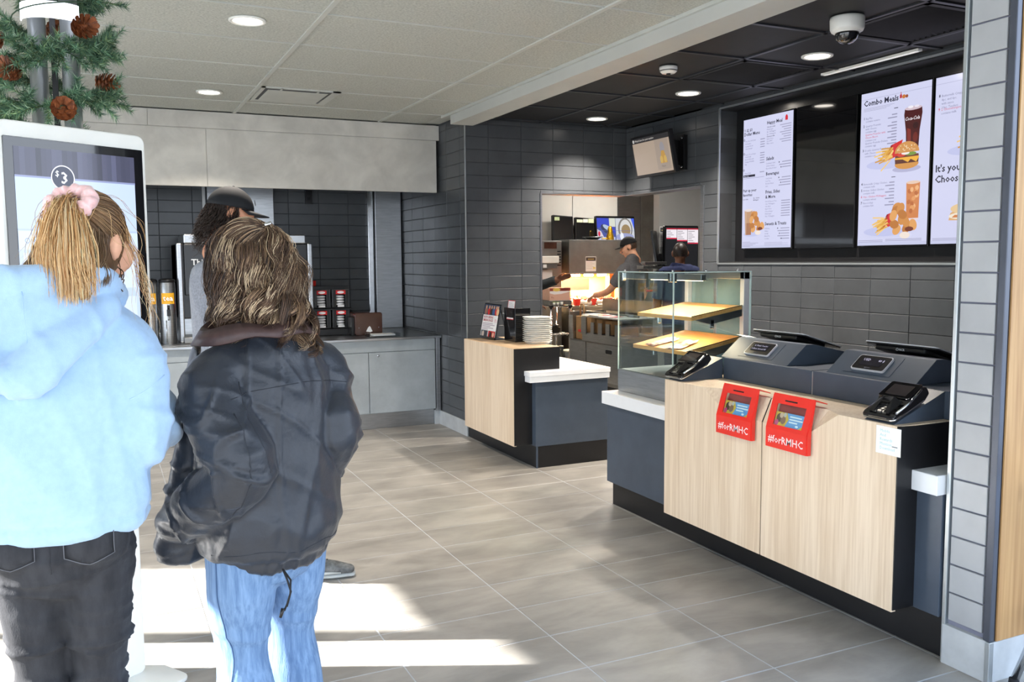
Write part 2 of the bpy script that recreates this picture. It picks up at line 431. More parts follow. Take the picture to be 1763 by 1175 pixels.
# ---- back wall of the drink station
wb = struct('wall_back', MB().box(-3.5, XS+.12, YB+.004, YB+.14, 0, ZC+.1), M_dgrout)
tile_panel(wb, (0, YB, 0), (1, 0, 0), (0, 0, 1), -.15, .80, XS, 2.35, .29, .1055, .519-10*.29, .80-.0065, M_dtile)
# ---- side wall (faces the lobby) from the drink station to the kitchen wall
wsd = struct('wall_side', MB().box(XS+.004, XS+.12, YK+.12, YB+.004, 0, ZC+.1), M_dgrout)
tile_panel(wsd, (XS, YB, 0), (0, -1, 0), (0, 0, 1), 0, .10, YB-YK-.006, ZC, .315, .1055, .041, -.0065, M_dtile)
bb = struct('baseboard_side', MB().box(XS-.012, XS, YK, 7.56, 0, .128), M_base, bevel=.002)
tr = struct('trim_1', MB().box(XS-.006, XS+.004, YK-.004, YK+.004, .0, 2.61), M_trim)
# ---- kitchen-door wall (faces the lobby) with the corner opening
DX0, DZ = 3.50, 2.075
wk = MB().box(XS+.004, DX0, YK+.004, YK+.12, 0, ZC+.1).box(DX0, XM+.13, YK+.004, YK+.12, DZ, ZC+.1)
wkit = struct('wall_kitchen', wk, M_dgrout)
tile_panel(wkit, (0, YK, 0), (1, 0, 0), (0, 0, 1), XS+.006, .0, XM, ZB, .306, .1055, 3.011-.306, -.0065, M_dtile, holes=[(DX0, -1, 9, DZ)])
# steel jamb of the opening
jm = MB().box(DX0-.004, DX0+.012, YK-.006, YK+.13, 0, DZ).box(DX0, XM, YK-.006, YK+.13, DZ-.006, DZ+.006)
struct('trim_2', jm, M_steel)
# ---- menu wall (faces the lobby, runs towards the camera) with the screen niche
DY = 5.76
NY0, NY1, NZ0, NZ1, NX = 1.5, 5.535, 1.462, 2.640, 4.545
wm = MB().box(XM+.004, XM+.13, 1.5, DY, 0, NZ0).box(XM+.004, XM+.13, 1.5, NY1+3, NZ1, ZC+.1).box(XM+.004, XM+.13, NY1, DY, NZ0, NZ1)
wm.box(XM+.004, XM+.13, DY, YK+.12, DZ, ZC+.1).box(XM+.13, NX+.1, 1.5, NY1+.1, NZ0-.1, NZ0).box(XM+.13, NX+.1, 1.5, NY1+.1, NZ1, NZ1+.1).box(XM+.13, NX+.1, NY1+.001, NY1+.1, NZ0, NZ1)
wmenu = struct('wall_menu', wm, M_dgrout)
tile_panel(wmenu, (XM, 8.0, 0), (0, -1, 0), (0, 0, 1), 8-YK, .60, 6.5, ZB, .300, .1055, 8-5.534-8*.3, -.0065, M_dtile,
           holes=[(8-9, -1, 8-DY, DZ), (8-NY1, NZ0, 9, NZ1)])
tile_panel(wmenu, (XM, NY1, 0), (1, 0, 0), (0, 0, 1), .0, NZ0, NX-XM, NZ1, .3, .1055, 0, -.0065, M_dtile)
struct('trim_3', MB().box(NX-.01, NX+.1, 1.5, NY1, NZ0, NZ1), M_black, bevel=0)                     # niche back
nt_ = MB().box(XM-.006, XM+.006, 1.5, NY1, NZ0-.008, NZ0+.004).box(XM-.006, XM+.006, 1.5, NY1, NZ1-.004, NZ1+.008).box(XM-.006, XM+.006, NY1-.004, NY1+.008, NZ0, NZ1)
struct('trim_4', nt_, M_trim)
M_niche = mat('niche_black_lining', (30, 31, 33), .5, var=.08)
struct('trim_5', MB().box(XM+.006, NX, 1.5, NY1-.002, NZ0-.001, NZ0+.012).box(XM+.006, NX, 1.5, NY1-.002, NZ1-.012, NZ1), M_niche)
struct('trim_6', MB().box(XM-.006, XM+.135, DY-.045, DY, 0, DZ).box(XM-.006, XM+.135, DY, YK, DZ-.006, DZ+.006), M_steel, bevel=.002)

# ---- grey ceiling with its grid, beam, black ceiling
cl = struct('ceiling', MB().box(-3.5, 2.70, -2.2, YB, ZC+.014, ZC+.06).box(2.70, 2.86, YK-.03, YB, ZC+.014, ZC+.06), M_cgrid)
GX, GY = 1.05, 4.36
tile_panel(cl, (0, 0, ZC+.006), (0, 1, 0), (1, 0, 0), -2.2, -3.5, 7.46, 2.66, .648, 1.20, GY-11*.648, GX-4*1.20, M_ceil, gap=.016, depth=.008, jitter=.0004,
           seen=lambda p: in_view(p, 260))
tb = MB()
for k in range(-3, 2): tb.box(GX+1.2*k-.0125, GX+1.2*k+.0125, -2.2, 7.46, ZC-.002, ZC+.012)
for k in range(-10, 6): tb.box(-3.5, 2.66, GY+.648*k-.005, GY+.648*k+.005, ZC+.002, ZC+.012)
tb.build('grid_bar', M_cgrid, cl)
struct('trim_7', MB().box(2.645, 2.675, -2.2, YK+.14, ZC-.012, ZC+.012), M_cgrid)
struct('trim_8', MB().box(2.665, 2.865, -2.2, YK-.02, 2.608, ZC+.06), M_beam, bevel=.002)            # bulkhead beam
cb = struct('ceiling_black', MB().box(2.86, XM+.1, 1.9, YK+.004, ZB+.016, ZB+.06), M_black)
cb.name = 'ceiling_2'
tile_panel(cb, (0, 0, ZB+.006), (0, 1, 0), (1, 0, 0), 1.95, 2.865, YK, XM, .64, .61, 4.22-4*.64, 3.505-.61, M_bceil, gap=.020, depth=.01, jitter=.0005,
           holes=[(4.24, 3.52, 4.84, 4.10), (2.96, 3.52, 3.56, 4.10)])
M_bgrid = mat('black_grid', (52, 54, 58), .4, var=.05)
tb = MB()
for x in (3.505, 4.115): tb.box(x-.012, x+.012, 1.95, YK, ZB-.003, ZB+.014)
for k in range(-3, 5): tb.box(2.865, XM, 4.22+.64*k-.012, 4.22+.64*k+.012, ZB-.003, ZB+.014)
tb.build('grid_bar', M_bgrid, cb)

# ---- concrete fascia above the drink station (two rows of panels)
fs = struct('trim_9', MB().box(-3.4, XS-.03, 7.468, 7.54, 2.105, ZC), M_conc)
def panel(x0, x1, z0, z1, y=7.46, par=fs):
    bx('panel', M_conc, par, x0+.0015, x1-.0015, y, y+.02, z0+.0015, z1-.0015, .0015)
for a, b in ((-3.4, -.80), (-.80, .40), (.40, XS-.004)): panel(a, b, 2.557, ZC-.002, 7.452)
for a, b in ((-3.4, -1.55), (-1.55, -.36), (-.36, .826), (.826, XS-.03)): panel(a, b, 2.10, 2.555)

# ---- stub wall at the right: tiled end, metal edges, oak face
SX, SY0, SY1 = 2.775, 1.99, 2.175
wr = struct('wall_right', MB().box(SX+.012, XM+.1, SY0+.012, SY1-.012, 0, ZC), M_lgrout)
tile_panel(wr, (SX, SY1, 0), (0, -1, 0), (0, 0, 1), .017, .165, SY1-SY0-.026, ZC, .3, .1065, 0, -.0465, M_ltile, gap=.006, depth=.012)
bx('corner_trim', M_trim, wr, SX-.006, SX+.03, SY1-.014, SY1+.002, 0, ZC, .002)
M_dkedge = mat('dark_metal_edge', (82, 86, 96), .35, .4, var=.03)
bx('edge_trim', M_dkedge, wr, SX-.004, SX+.02, SY0-.008, SY0+.020, .15, ZC, .003)
bx('edge_gap', M_black, wr, SX+.004, SX+.03, SY0-.006, SY0+.014, .15, ZC, .001)
bx('oak_panel', M_knot, wr, SX+.026, XM+.1, SY0-.012, SY0+.014, .15, ZC, .001)
b = MB().box(SX-.008, SX+.02, SY0+.004, SY1-.004, 0, .150); b.build('baseboard_tile', M_base, wr, bevel=.002)
b = MB().box(SX+.012, SX+.34, SY0-.010, SY0+.012, 0, .148); b.build('baseboard_tile', M_base, wr, bevel=.002)
b = MB().box(SX+.343, SX+.95, SY0-.010, SY0+.012, 0, .148); b.build('baseboard_tile', M_base, wr, bevel=.002)
bx('baseboard_corner', M_trim, wr, SX-.010, SX+.014, SY0-.012, SY0+.006, 0, .150, .002)

# ---- kitchen shell
M_kwall = mat('kitchen_white_panel', (206, 204, 198), .35, var=.03, scale=2)
M_kgrey = mat('kitchen_grey_panel', (168, 168, 166), .4, var=.03, scale=2)
kw = struct('wall_kitchen_back', MB().box(2.9, 8.4, 10.62, 10.74, 0, ZB+.1), M_steel2)
for a, b, mm in ((2.9, 4.85, M_kwall), (4.85, 5.90, M_kwall), (5.90, 6.62, M_kwall), (6.62, 7.0, M_steel), (7.0, 8.4, M_steel2)):
    bx('panel', mm, kw, a+.004, b-.004, 10.605, 10.625, .1, ZB, .002)
struct('wall_kitchen_left', MB().box(2.925, 3.0, YK+.125, 10.7, 0, ZB+.1), M_kwall)
struct('wall_kitchen_right', MB().box(8.3, 8.42, 1.5, 10.7, 0, ZB+.1), M_kgrey)
struct('ceiling_3', MB().box(XM+.12, 8.4, 1.5, 10.7, ZB, ZB+.06).box(2.9, XM+.13, YK+.12, 10.7, ZB, ZB+.06), M_kwall)
struct('wall_kitchen_near', MB().box(XM+.1, 8.4, 1.5, 1.6, 0, ZB), M_kgrey)
# grey partition seen at the right of the opening, with a steel return
kp = struct('wall_kitchen_partition', MB().box(6.02, 8.3, 8.72, 8.84, 0, ZB), M_kgrey)
# ================================================================== LAMPS AND CEILING FITTINGS
def area(name, loc, size, power, col=(1, .95, .88), rot=(0, 0, 0), spread=180, parent=None):
    l = bpy.data.lights.new(name, 'AREA'); l.shape = 'DISK'; l.size = size; l.energy = power; l.color = col; l.spread = math.radians(spread)
    o = bpy.data.objects.new(name, l); COL.objects.link(o); o.rotation_euler = rot
    if parent is not None: o.parent = parent; o.location = Vector(loc)-wt(parent)
    else: o.location = loc
    return o
def downlight(x, y, z, label, group, power, spread=120, r=.085):
    t = thing('downlight', label, 'ceiling light', (x, y, z), group=group)
    MB().lathe((x, y, z), [(r*.80, .004), (r*.86, -.004), (r, -.006), (r*1.06, -.003), (r*1.07, .004)], 28).build('trim_ring', M_wwhite, t)
    MB().lathe((x, y, z), [(0, -.001), (r*.5, -.0015), (r*.82, -.001), (r*.82, .003), (0, .003)], 24).build('diffuser', M_light, t)
    area('bulb', (x, y, z-.012), r*1.5, power, (1, .90, .80), spread=spread, parent=t)
downlight(.728, 4.616, ZC, 'large bright round downlight in the grey tiled ceiling, nearest the camera', 'downlights in the grey ceiling', 18)
downlight(.767, 6.624, ZC, 'round downlight in the grey ceiling close to the concrete fascia', 'downlights in the grey ceiling', 18)
downlight(3.853, 3.997, ZB, 'round downlight in the black ceiling beside the white dome camera', 'downlights in the black ceiling', 22, 110)
downlight(3.857, 5.243, ZB, 'middle round downlight of the row in the black ceiling', 'downlights in the black ceiling', 22, 110)
downlight(3.84, 6.48, ZB, 'far round downlight in the black ceiling nearest the tiled kitchen wall', 'downlights in the black ceiling', 22, 110)
# the lamps of the kitchen ceiling, not in the frame
for k, (x, y) in enumerate(((4.2, 8.4), (6.2, 9.7), (5.6, 7.4))):
    area('kitchen_light', (x, y, ZB-.02), .5, 17, (1, .94, .86))

t = thing('ceiling_vent', 'white square ceiling air vent with recessed dark slot near the concrete fascia', 'vent', (1.36, 6.42, ZC))
x0, x1, y0, y1 = 1.075, 1.62, 6.28, 6.82
MB().box(x0, x0+.025, y0, y1, ZC-.003, ZC+.01).box(x1-.055, x1, y0, y1, ZC-.003, ZC+.01).box(x0, x1, y1-.05, y1, ZC-.002, ZC+.01).box(x0, x1, y0, y0+.02, ZC-.003, ZC+.01).build('frame', M_cgrid, t)
bx('dark_throat', M_black, t, x0+.01, x1-.01, y0+.005, y1-.005, ZC-.0015, ZC+.003, 0)
bx('face_plate', M_cgrid, t, x0+.05, x1-.075, y0+.075, y1-.05, ZC-.004, ZC-.0018, 0)
for x in (x0+.13, x1-.16): bx('bracket', M_cgrid, t, x, x+.015, y0, y0+.1, ZC-.003, ZC, 0)

def grille(x0, x1, y0, y1, label):
    t = thing('ceiling_grille', label, 'vent', ((x0+x1)/2, (y0+y1)/2, ZB), group='black grilles in the black ceiling')
    MB().box(x0, x1, y0, y0+.03, ZB-.006, ZB+.012).box(x0, x1, y1-.03, y1, ZB-.006, ZB+.012).box(x0, x0+.03, y0, y1, ZB-.006, ZB+.012).box(x1-.03, x1, y0, y1, ZB-.006, ZB+.012).build('frame', M_bceil, t, bevel=.001)
    n = 14
    for k in range(n):
        y = y0+.04+(y1-y0-.08)*(k+.5)/n
        MB().add([(x0+.03, y-.010, ZB+.010), (x1-.03, y-.010, ZB+.010), (x1-.03, y+.010, ZB-.004), (x0+.03, y+.010, ZB-.004), (x0+.03, y-.008, ZB+.012), (x1-.03, y-.008, ZB+.012), (x1-.03, y+.012, ZB-.002), (x0+.03, y+.012, ZB-.002)],
                 [(0, 1, 2, 3), (4, 7, 6, 5), (0, 4, 5, 1), (3, 2, 6, 7), (0, 3, 7, 4), (1, 5, 6, 2)]).build('slat', M_bceil, t)
grille(3.52, 4.10, 4.24, 4.84, 'black slatted ceiling grille between the two nearer black-ceiling downlights')
grille(3.52, 4.10, 2.96, 3.56, 'black slatted ceiling grille beside the dome camera, near the grey column')

t = thing('smoke_detector', 'small round white smoke detector on the black ceiling', 'smoke detector', (3.216, 4.575, ZB))
MB().lathe((3.216, 4.575, ZB), [(.055, 0), (.056, -.012), (.050, -.030), (.040, -.040), (0, -.042)], 24).build('housing', M_wwhite, t)
MB().lathe((3.216, 4.575, ZB-.040), [(.014, 0), (.013, -.008), (0, -.009)], 12).build('sensor', M_bplast, t)
MB().lathe((3.216, 4.575, ZB-.026), [(.0535, .003), (.0545, 0), (.0525, -.003)], 24).build('slot_ring', M_steel2, t)

t = thing('security_camera', 'white dome security camera with black glass bubble on the black ceiling', 'camera', (3.375, 3.306, ZB))
cx_, cy_ = 3.375, 3.306
MB().lathe((cx_, cy_, ZB), [(.080, 0), (.082, -.010), (.080, -.055), (.074, -.068), (.060, -.072), (0, -.072)], 32).build('housing', M_wwhite, t)
M_bubble = mat('smoked_dome', (14, 14, 16), .05, var=0, spec=.8, coat=1.0)
MB().lathe((cx_, cy_, ZB-.070), [(.058, 0), (.056, -.016), (.048, -.036), (.032, -.050), (.014, -.057), (0, -.058)], 28).build('dome', M_bubble, t)
MB().lathe((cx_, cy_, ZB-.068), [(.064, .002), (.064, -.006), (.056, -.008)], 28).build('ring', M_wwhite, t)

t = thing('linear_light', 'slim white linear light strip along the black ceiling above the menu screens', 'ceiling light', (4.27, 4.0, ZB))
bx('housing', M_wwhite, t, 4.235, 4.27, 3.62, 4.36, ZB-.012, ZB+.002, .001)
bx('diffuser', mat('strip_diffuser', (235, 238, 240), .4, var=0, emit=(255, 250, 240), estr=.25), t, 4.24, 4.265, 3.64, 4.34, ZB-.0135, ZB-.011, 0)

# ---- warm down-wash inside the niche (lamp hidden in its top edge, seen as highlights on the screens)
for y in (5.05, 3.55):
    area('niche_light', (XM+.05, y, NZ1-.03), .05, .7, (1, .9, .78))

# ================================================================== DRINK STATION
CZ = .80
def door_cab(x0, x1, label, ndoor):
    t = thing('base_cabinet', label, 'cabinet', ((x0+x1)/2, 7.9, 0), group='concrete-look cabinets under the drink station')
    bx('body', M_conc2, t, x0, x1, 7.515, YB-.02, .145, CZ, .001)
    bx('rail', M_conc2, t, x0+.001, x1-.001, 7.498, 7.515, .698, CZ-.002, .001)
    w = (x1-x0)/ndoor
    for k in range(ndoor):
        d = bx('door', M_conc2, t, x0+k*w+.003, x0+(k+1)*w-.003, 7.496, 7.514, .152, .692, .001)
        if (k == ndoor-1): MB().lathe((x0+k*w+.085, 7.496, .664), [(.011, 0), (.011, -.006), (.006, -.009), (0, -.009)], 14, 'y').build('lock', M_chrome, d)
    bx('toe_kick', M_steel, t, x0, x1, 7.56, 7.58, 0, .145, .001)
    return t
door_cab(1.50, 2.745, 'concrete-look base cabinet with two doors beside the dark tiled side wall', 2)
door_cab(.10, 1.496, 'concrete-look base cabinet partly hidden behind the people and the kiosk', 2)
door_cab(-1.30, .096, 'concrete-look base cabinet hidden left of the kiosk', 2)
t = thing('end_post', 'narrow steel end post between the cabinet and the tiled side wall', 'post', (2.77, 7.51, 0))
bx('post', M_steel, t, 2.75, 2.79, 7.49, 7.53, .13, CZ, .002); bx('foot', M_base, t, 2.748, 2.797, 7.53, 7.575, 0, .13, .001)
t = thing('worktop', 'long stainless steel worktop of the drink station', 'worktop', (.75, 8.0, CZ))
bx('slab', M_steel, t, -1.3, 2.797, 7.47, YB-.005, CZ, CZ+.022, .003)
bx('backsplash', M_steel, t, -1.3, 2.50, YB-.02, YB-.006, CZ+.022, CZ+.06, .002)
bx('drip_grille', M_steel2, t, .15, 1.6, 7.55, 7.695, CZ+.022, CZ+.028, .001)
ZT = CZ+.0236
# steel wall ducts on the back wall
struct('trim_10', MB().box(2.518, 2.787, YB-.05, YB, ZT, 2.3), M_steel, bevel=.004)
struct('trim_11', MB().box(2.447, 2.500, YB-.035, YB, ZT+.05, 2.3), M_chrome, bevel=.006)
struct('trim_12', MB().box(.936, 1.531, YB-.06, YB, 1.72, 2.3), M_steel, bevel=.004)
struct('trim_13', MB().box(.895, .925, YB-.03, YB, 1.70, 2.3), M_steel2, bevel=.004)
t = thing('wall_outlet', 'small black electrical outlet hanging under the fascia on the tiled wall', 'outlet', (1.87, YB-.02, 2.05))
bx('plate', M_bplast, t, 1.838, 1.903, YB-.03, YB-.004, 2.05, 2.18, .003)
for z in (2.085, 2.135): bx('socket', M_rubber, t, 1.855, 1.887, YB-.034, YB-.029, z, z+.03, .003)

M_sodab = mat('soda_black_panel', (30, 31, 33), .25, var=.06)
t = thing('soda_fountain', 'large black soda fountain with steel hood on the worktop behind the people', 'drink dispenser', (1.15, 7.85, ZT))
bx('cabinet', M_sodab, t, .60, 1.735, 7.92, 8.42, 1.02, 1.66, .012)
bx('hood', M_steel, t, .66, 1.68, 7.87, 8.40, 1.655, 1.735, .01)
bx('side_cheek', M_steel, t, .60, .645, 7.86, 8.40, ZT, 1.66, .01)
bx('side_cheek', M_steel, t, 1.69, 1.735, 7.86, 8.40, ZT, 1.66, .01)
bx('merchandiser', M_sodab, t, .66, 1.69, 7.865, 7.93, 1.22, 1.655, .008)
bx('back_panel', M_steel, t, .64, 1.70, 8.1, 8.14, ZT, 1.03, .003)
bx('drip_tray', M_steel2, t, .63, 1.71, 7.78, 8.1, ZT, ZT+.05, .006)
d = Draw(); d.text('Thirsty?', .055, .235, .072, (236, 236, 236), .012)
d.rect(.0, .40, 1.02, .405, (70, 70, 72)); d.build('lettering', M_print, t, (.66, 7.8645, 1.24), (1, 0, 0), (0, 0, 1))
for k in range(8):
    x = .735+k*.125
    v = MB().box(x-.03, x+.03, 7.84, 7.93, 1.10, 1.21).build('valve', M_bplast, t, bevel=.006)
    cc_ = [(204, 30, 36), (204, 30, 36), (40, 90, 60), (230, 130, 40), (204, 30, 36), (60, 60, 120), (230, 200, 60), (204, 30, 36)][k]
    dd = Draw(); dd.rect(0, 0, .054, .085, cc_); dd.rect(.008, .05, .046, .056, (240, 240, 240)); dd.rect(.014, .03, .04, .034, (240, 220, 220)); dd.build('flavour_card', M_print, v, (x-.027, 7.8385, 1.115), (1, 0, 0), (0, 0, 1))
    MB().tube([(x, 7.87, 1.10), (x, 7.87, 1.045)], .014, 10).build('nozzle', M_bplast, v)
    MB().tube([(x, 7.865, 1.08), (x, 7.845, 1.00), (x, 7.86, .97)], .005, 6).build('lever', M_bplast, v)
# tea urns
M_yel = mat('tea_label', (232, 172, 40), .5, var=.02)
def urn(x, y, label):
    t = thing('tea_urn', label, 'tea urn', (x, y, ZT), group='steel tea urns on the worktop')
    z = ZT
    MB().lathe((x, y, z), [(.062, 0), (.064, .006), (.064, .50), (.060, .51), (.060, .515)], 28).build('body', M_steel, t)
    MB().lathe((x, y, z+.515), [(.066, 0), (.067, .012), (.060, .022), (.02, .03), (0, .03)], 28).build('lid', M_bplast, t)
    vs = []; fs = []; n = 10
    for k in range(n+1):
        a = math.radians(-90-48+96*k/n); vs += [(x+.0652*math.cos(a), y+.0652*math.sin(a), z+.335), (x+.0652*math.cos(a), y+.0652*math.sin(a), z+.425)]
    for k in range(n): fs.append((2*k, 2*k+2, 2*k+3, 2*k+1))
    MB().add(vs, fs, True).build('label_band', M_yel, t)
    d = Draw(); d.text('tea', 0, 0, .062, (250, 246, 236), .02, 'CENTER'); d.build('lettering', M_print, t, (x, y-.0662, z+.362), (1, 0, 0), (0, 0, 1))
    MB().box(x-.014, x+.014, y-.085, y-.055, z+.235, z+.29).build('tap_body', M_bplast, t, bevel=.004)
    MB().tube([(x, y-.07, z+.29), (x, y-.072, z+.325)], .010, 8).build('tap_handle', M_bplast, t)
    MB().tube([(x, y-.075, z+.235), (x, y-.075, z+.20)], .008, 8).build('spout', M_steel, t)
    MB().tube([(x-.02, y-.0655, z+.02), (x-.02, y-.0655, z+.2)], .004, 6).build('sight_glass', M_chrome, t)
urn(.512, 7.80, 'slim steel iced-tea urn with yellow tea label left of the soda fountain')
urn(.372, 7.80, 'slim steel tea urn half hidden by the kiosk edge, yellow label')
# lid dispensers
M_clear = glass_mat('clear_plastic', (.86, .88, .89), .05)
M_lid = mat('white_lids', (238, 238, 240), .4, var=.02)
t = thing('lid_rack', 'black rack holding the clear lid dispensers beside the soda fountain', 'rack', (1.95, 8.1, ZT))
bx('back', M_bplast, t, 1.73, 2.13, 8.14, 8.17, ZT, 1.27, .003); bx('base', M_bplast, t, 1.73, 2.13, 7.95, 8.17, ZT, ZT+.06, .004); bx('shelf', M_bplast, t, 1.74, 2.12, 7.98, 8.15, 1.055, 1.067, .002)
def lid_box(x, z, label):
    t = thing('lid_dispenser', label, 'dispenser', (x, 8.06, z), group='clear lid dispensers in the rack')
    w = .078
    MB().box(x-w, x-w+.006, 7.985, 8.13, z, z+.165).box(x+w-.006, x+w, 7.985, 8.13, z, z+.165).box(x-w, x+w, 7.985, 8.13, z, z+.006).box(x-w, x+w, 7.985, 8.13, z+.16, z+.166).build('clear_case', mat('smoked_case', (70, 72, 74), .2, var=.04), t, bevel=.002)
    for q in (x-w+.008, x+w-.035): bx('front_rail', M_bplast, t, q, q+.027, 7.987, 8.0, z+.008, z+.158)
    for k in range(4): MB().lathe((x, 8.045, z+.022+.024*k), [(.044, 0), (.046, .004), (.044, .014), (.030, .018), (0, .018)], 18).build('lid', M_lid, t)
    d = Draw(); d.rect(-.045, 0, .045, .036, (206, 40, 44)); d.oval(0, .018, .032, .012, (240, 236, 236)); d.build('red_label', M_print, t, (x, 7.9845, z+.122), (1, 0, 0), (0, 0, 1))
    bx('price_strip', M_paper, t, x-.03, x+.03, 7.983, 7.986, z+.006, z+.022, 0)
for x, z, l in ((1.835, 1.075, 'clear lid dispenser with red label, upper one nearest the soda fountain'), (2.01, 1.075, 'clear lid dispenser with red label, upper one away from the soda fountain'),
                (1.835, ZT+.065, 'clear lid dispenser with red label, lower one nearest the soda fountain'), (2.01, ZT+.065, 'clear lid dispenser with red label, lower one beside the napkin dispenser')): lid_box(x, z, l)
t = thing('straw_cup', 'red-topped straw holder beside the lid dispensers behind the woman in the jacket', 'holder', (1.755, 7.95, 1.27))
MB().lathe((1.78, 8.12, 1.272), [(.035, 0), (.038, .05), (.036, .05), (.033, .004), (0, .004)], 16).build('cup', M_red, t)
M_brown = mat('brown_smoked_plastic', (70, 44, 36), .22, var=.06, coat=.4)
t = thing('napkin_dispenser', 'brown plastic napkin dispenser on the steel worktop', 'napkin dispenser', (2.22, 7.82, ZT))
MB().rbox(2.09, 2.345, ZT, 1.03, 7.80, 8.0, .02).build('case', M_brown, t, bevel=.004)
bx('side_block', M_bplast, t, 2.062, 2.09, 7.82, 7.98, ZT, .99, .004)
MB().add([(2.19, 7.798, ZT+.035), (2.25, 7.798, ZT+.035), (2.232, 7.797, ZT+.075), (2.222, 7.796, ZT+.085), (2.208, 7.797, ZT+.07), (2.22, 7.770, ZT+.03)], [(0, 1, 2, 3, 4), (0, 5, 1)]).build('napkin', M_paper, t)
for x in (2.125, 2.31): MB().ball((x, 7.799, ZT+.07), .005, 8, 6).build('rivet', M_chrome, t)
t = thing('condiment_tray', 'low clear plastic tray in front of the napkin dispenser', 'tray', (2.29, 7.66, ZT))
MB().box(2.16, 2.44, 7.56, 7.74, ZT, ZT+.006).box(2.16, 2.166, 7.56, 7.74, ZT, ZT+.03).box(2.434, 2.44, 7.56, 7.74, ZT, ZT+.03).box(2.16, 2.44, 7.56, 7.566, ZT, ZT+.03).box(2.16, 2.44, 7.734, 7.74, ZT, ZT+.03).build('tray', M_clear, t, bevel=.002)
bx('stack_of_sachets', M_paper, t, 2.20, 2.40, 7.585, 7.715, ZT+.006, ZT+.022, .004)
# ================================================================== FRONT COUNTERS
WT = .875   # top of the oak boxes
# ---- left counter (oak box + lower white-topped return)
t = thing('pickup_counter', 'short oak-fronted counter with lower white-topped return, beside the kitchen opening', 'counter', (3.0, 6.0, 0))
bx('toe_kick', M_black, t, 2.805, 3.40, 5.572, 6.84, 0, .158, .001)
bx('kick_corner', M_charc, t, 2.80, 2.812, 5.566, 5.578, 0, .158, .001)
bx('body', M_charc, t, 2.795, 3.395, 5.568, 5.85, .158, .632, .002)
bx('black_box', M_black, t, 2.67, 3.02, 5.63, 6.56, .166, .858, .001)
bx('oak_front', M_oak, t, 2.65, 2.670, 5.628, 6.56, .160, .868, .001)
bx('oak_top', M_oakt, t, 2.652, 3.02, 5.628, 6.56, .858, .870, .001)
bx('black_edge', M_black, t, 2.652, 3.02, 5.624, 5.6285, .166, .866, 0)
bx('white_worktop', M_white, t, 2.732, 3.40, 5.535, 5.95, .670, .705, .003)
bx('white_apron', M_white, t, 2.738, 3.395, 5.54, 5.95, .628, .671, .002)
bx('return_body', M_charc, t, 2.99, 3.395, 5.84, 6.55, .158, .632, .002)
bx('return_top', M_white, t, 2.99, 3.40, 5.94, 6.6, .640, .705, .003)

# brochure holder with poster, leaflet holder, trays
t = thing('brochure_holder', 'black tilted sign holder with hiring poster on the oak counter', 'sign holder', (2.80, 6.35, .87))
M_acryl = mat('black_acrylic', (22, 22, 24), .12, var=.05, coat=.6)
y0_, y1_ = 6.28, 6.60
MB().add([(2.80, y0_, .872), (2.80, y1_, .872), (2.855, y1_, 1.150), (2.855, y0_, 1.150), (2.806, y0_, .872), (2.806, y1_, .872), (2.861, y1_, 1.150), (2.861, y0_, 1.150)],
         [(0, 1, 2, 3), (4, 7, 6, 5), (0, 3, 7, 4), (1, 5, 6, 2), (3, 2, 6, 7), (0, 4, 5, 1)]).build('back_plate', M_acryl, t, bevel=.001)
bx('base', M_acryl, t, 2.795, 2.93, y0_, y1_, .870, .874, .001); bx('lip', M_acryl, t, 2.790, 2.796, y0_, y1_, .870, .892, .001)
MB().tube([(2.92, 6.30, .874), (2.857, 6.30, 1.12)], .006, 6).tube([(2.92, 6.58, .874), (2.857, 6.58, 1.12)], .006, 6).build('strut', M_acryl, t)
d = Draw(); w, h = .29, .272
d.rect(0, 0, w, h, (244, 243, 241)); d.rect(.0, h-.085, w, h, (60, 74, 96))
for u, c in ((.04, (150, 110, 90)), (.10, (196, 48, 44)), (.145, (60, 50, 46)), (.19, (60, 92, 140)), (.24, (196, 50, 46)), (.27, (230, 190, 150))):
    d.oval(u, h-.055, .026, .030, c); d.oval(u, h-.022, .013, .014, (206, 160, 128))
d.text('NOW HIRING', .014, h-.112, .030, (170, 40, 60), .02); d.text('SMILING FACES', .014, h-.137, .028, (170, 40, 60), .02)
for k in range(6): d.rect(.014, h-.155-.012*k, .014+(.2, .24, .16, .22, .12, .1)[k], h-.150-.012*k, (170, 150, 168))
d.text('m', .235, h-.14, .06, (226, 168, 176), 0)
d.rect(.01, .004, .14, .062, (86, 88, 96)); d.oval(.05, .03, .022, .026, (206, 190, 176)); d.oval(.10, .03, .02, .024, (60, 60, 66)); d.rect(.155, .004, .285, .062, (190, 44, 44)); d.oval(.20, .03, .022, .026, (40, 36, 38)); d.oval(.25, .034, .018, .02, (230, 190, 160))
d.build('poster', M_print, t, (2.7995, y1_-.015, .876), (0, -1, 0), (.0545, 0, .278))
t = thing('leaflet_holder', 'black box leaflet holder with white card beside the hiring sign', 'leaflet holder', (2.95, 6.18, .87))
bx('box', M_acryl, t, 2.87, 3.0, 6.06, 6.26, .870, 1.13, .002)
d = Draw(); d.rect(0, 0, .125, .15, (196, 60, 70)); d.rect(.006, .006, .119, .144, (240, 238, 236))
for k in range(9): d.rect(.016, .125-.013*k, .016+.06+.035*((k*7) % 3)/2, .129-.013*k, (186, 180, 182))
d.build('card', M_print, t, (2.8685, 6.215, 1.04), (0, -1, 0), (.02, 0, .15))
M_pulp = mat('moulded_pulp', (226, 224, 216), .9, var=.04, scale=30, bump=.1)
tray0 = None
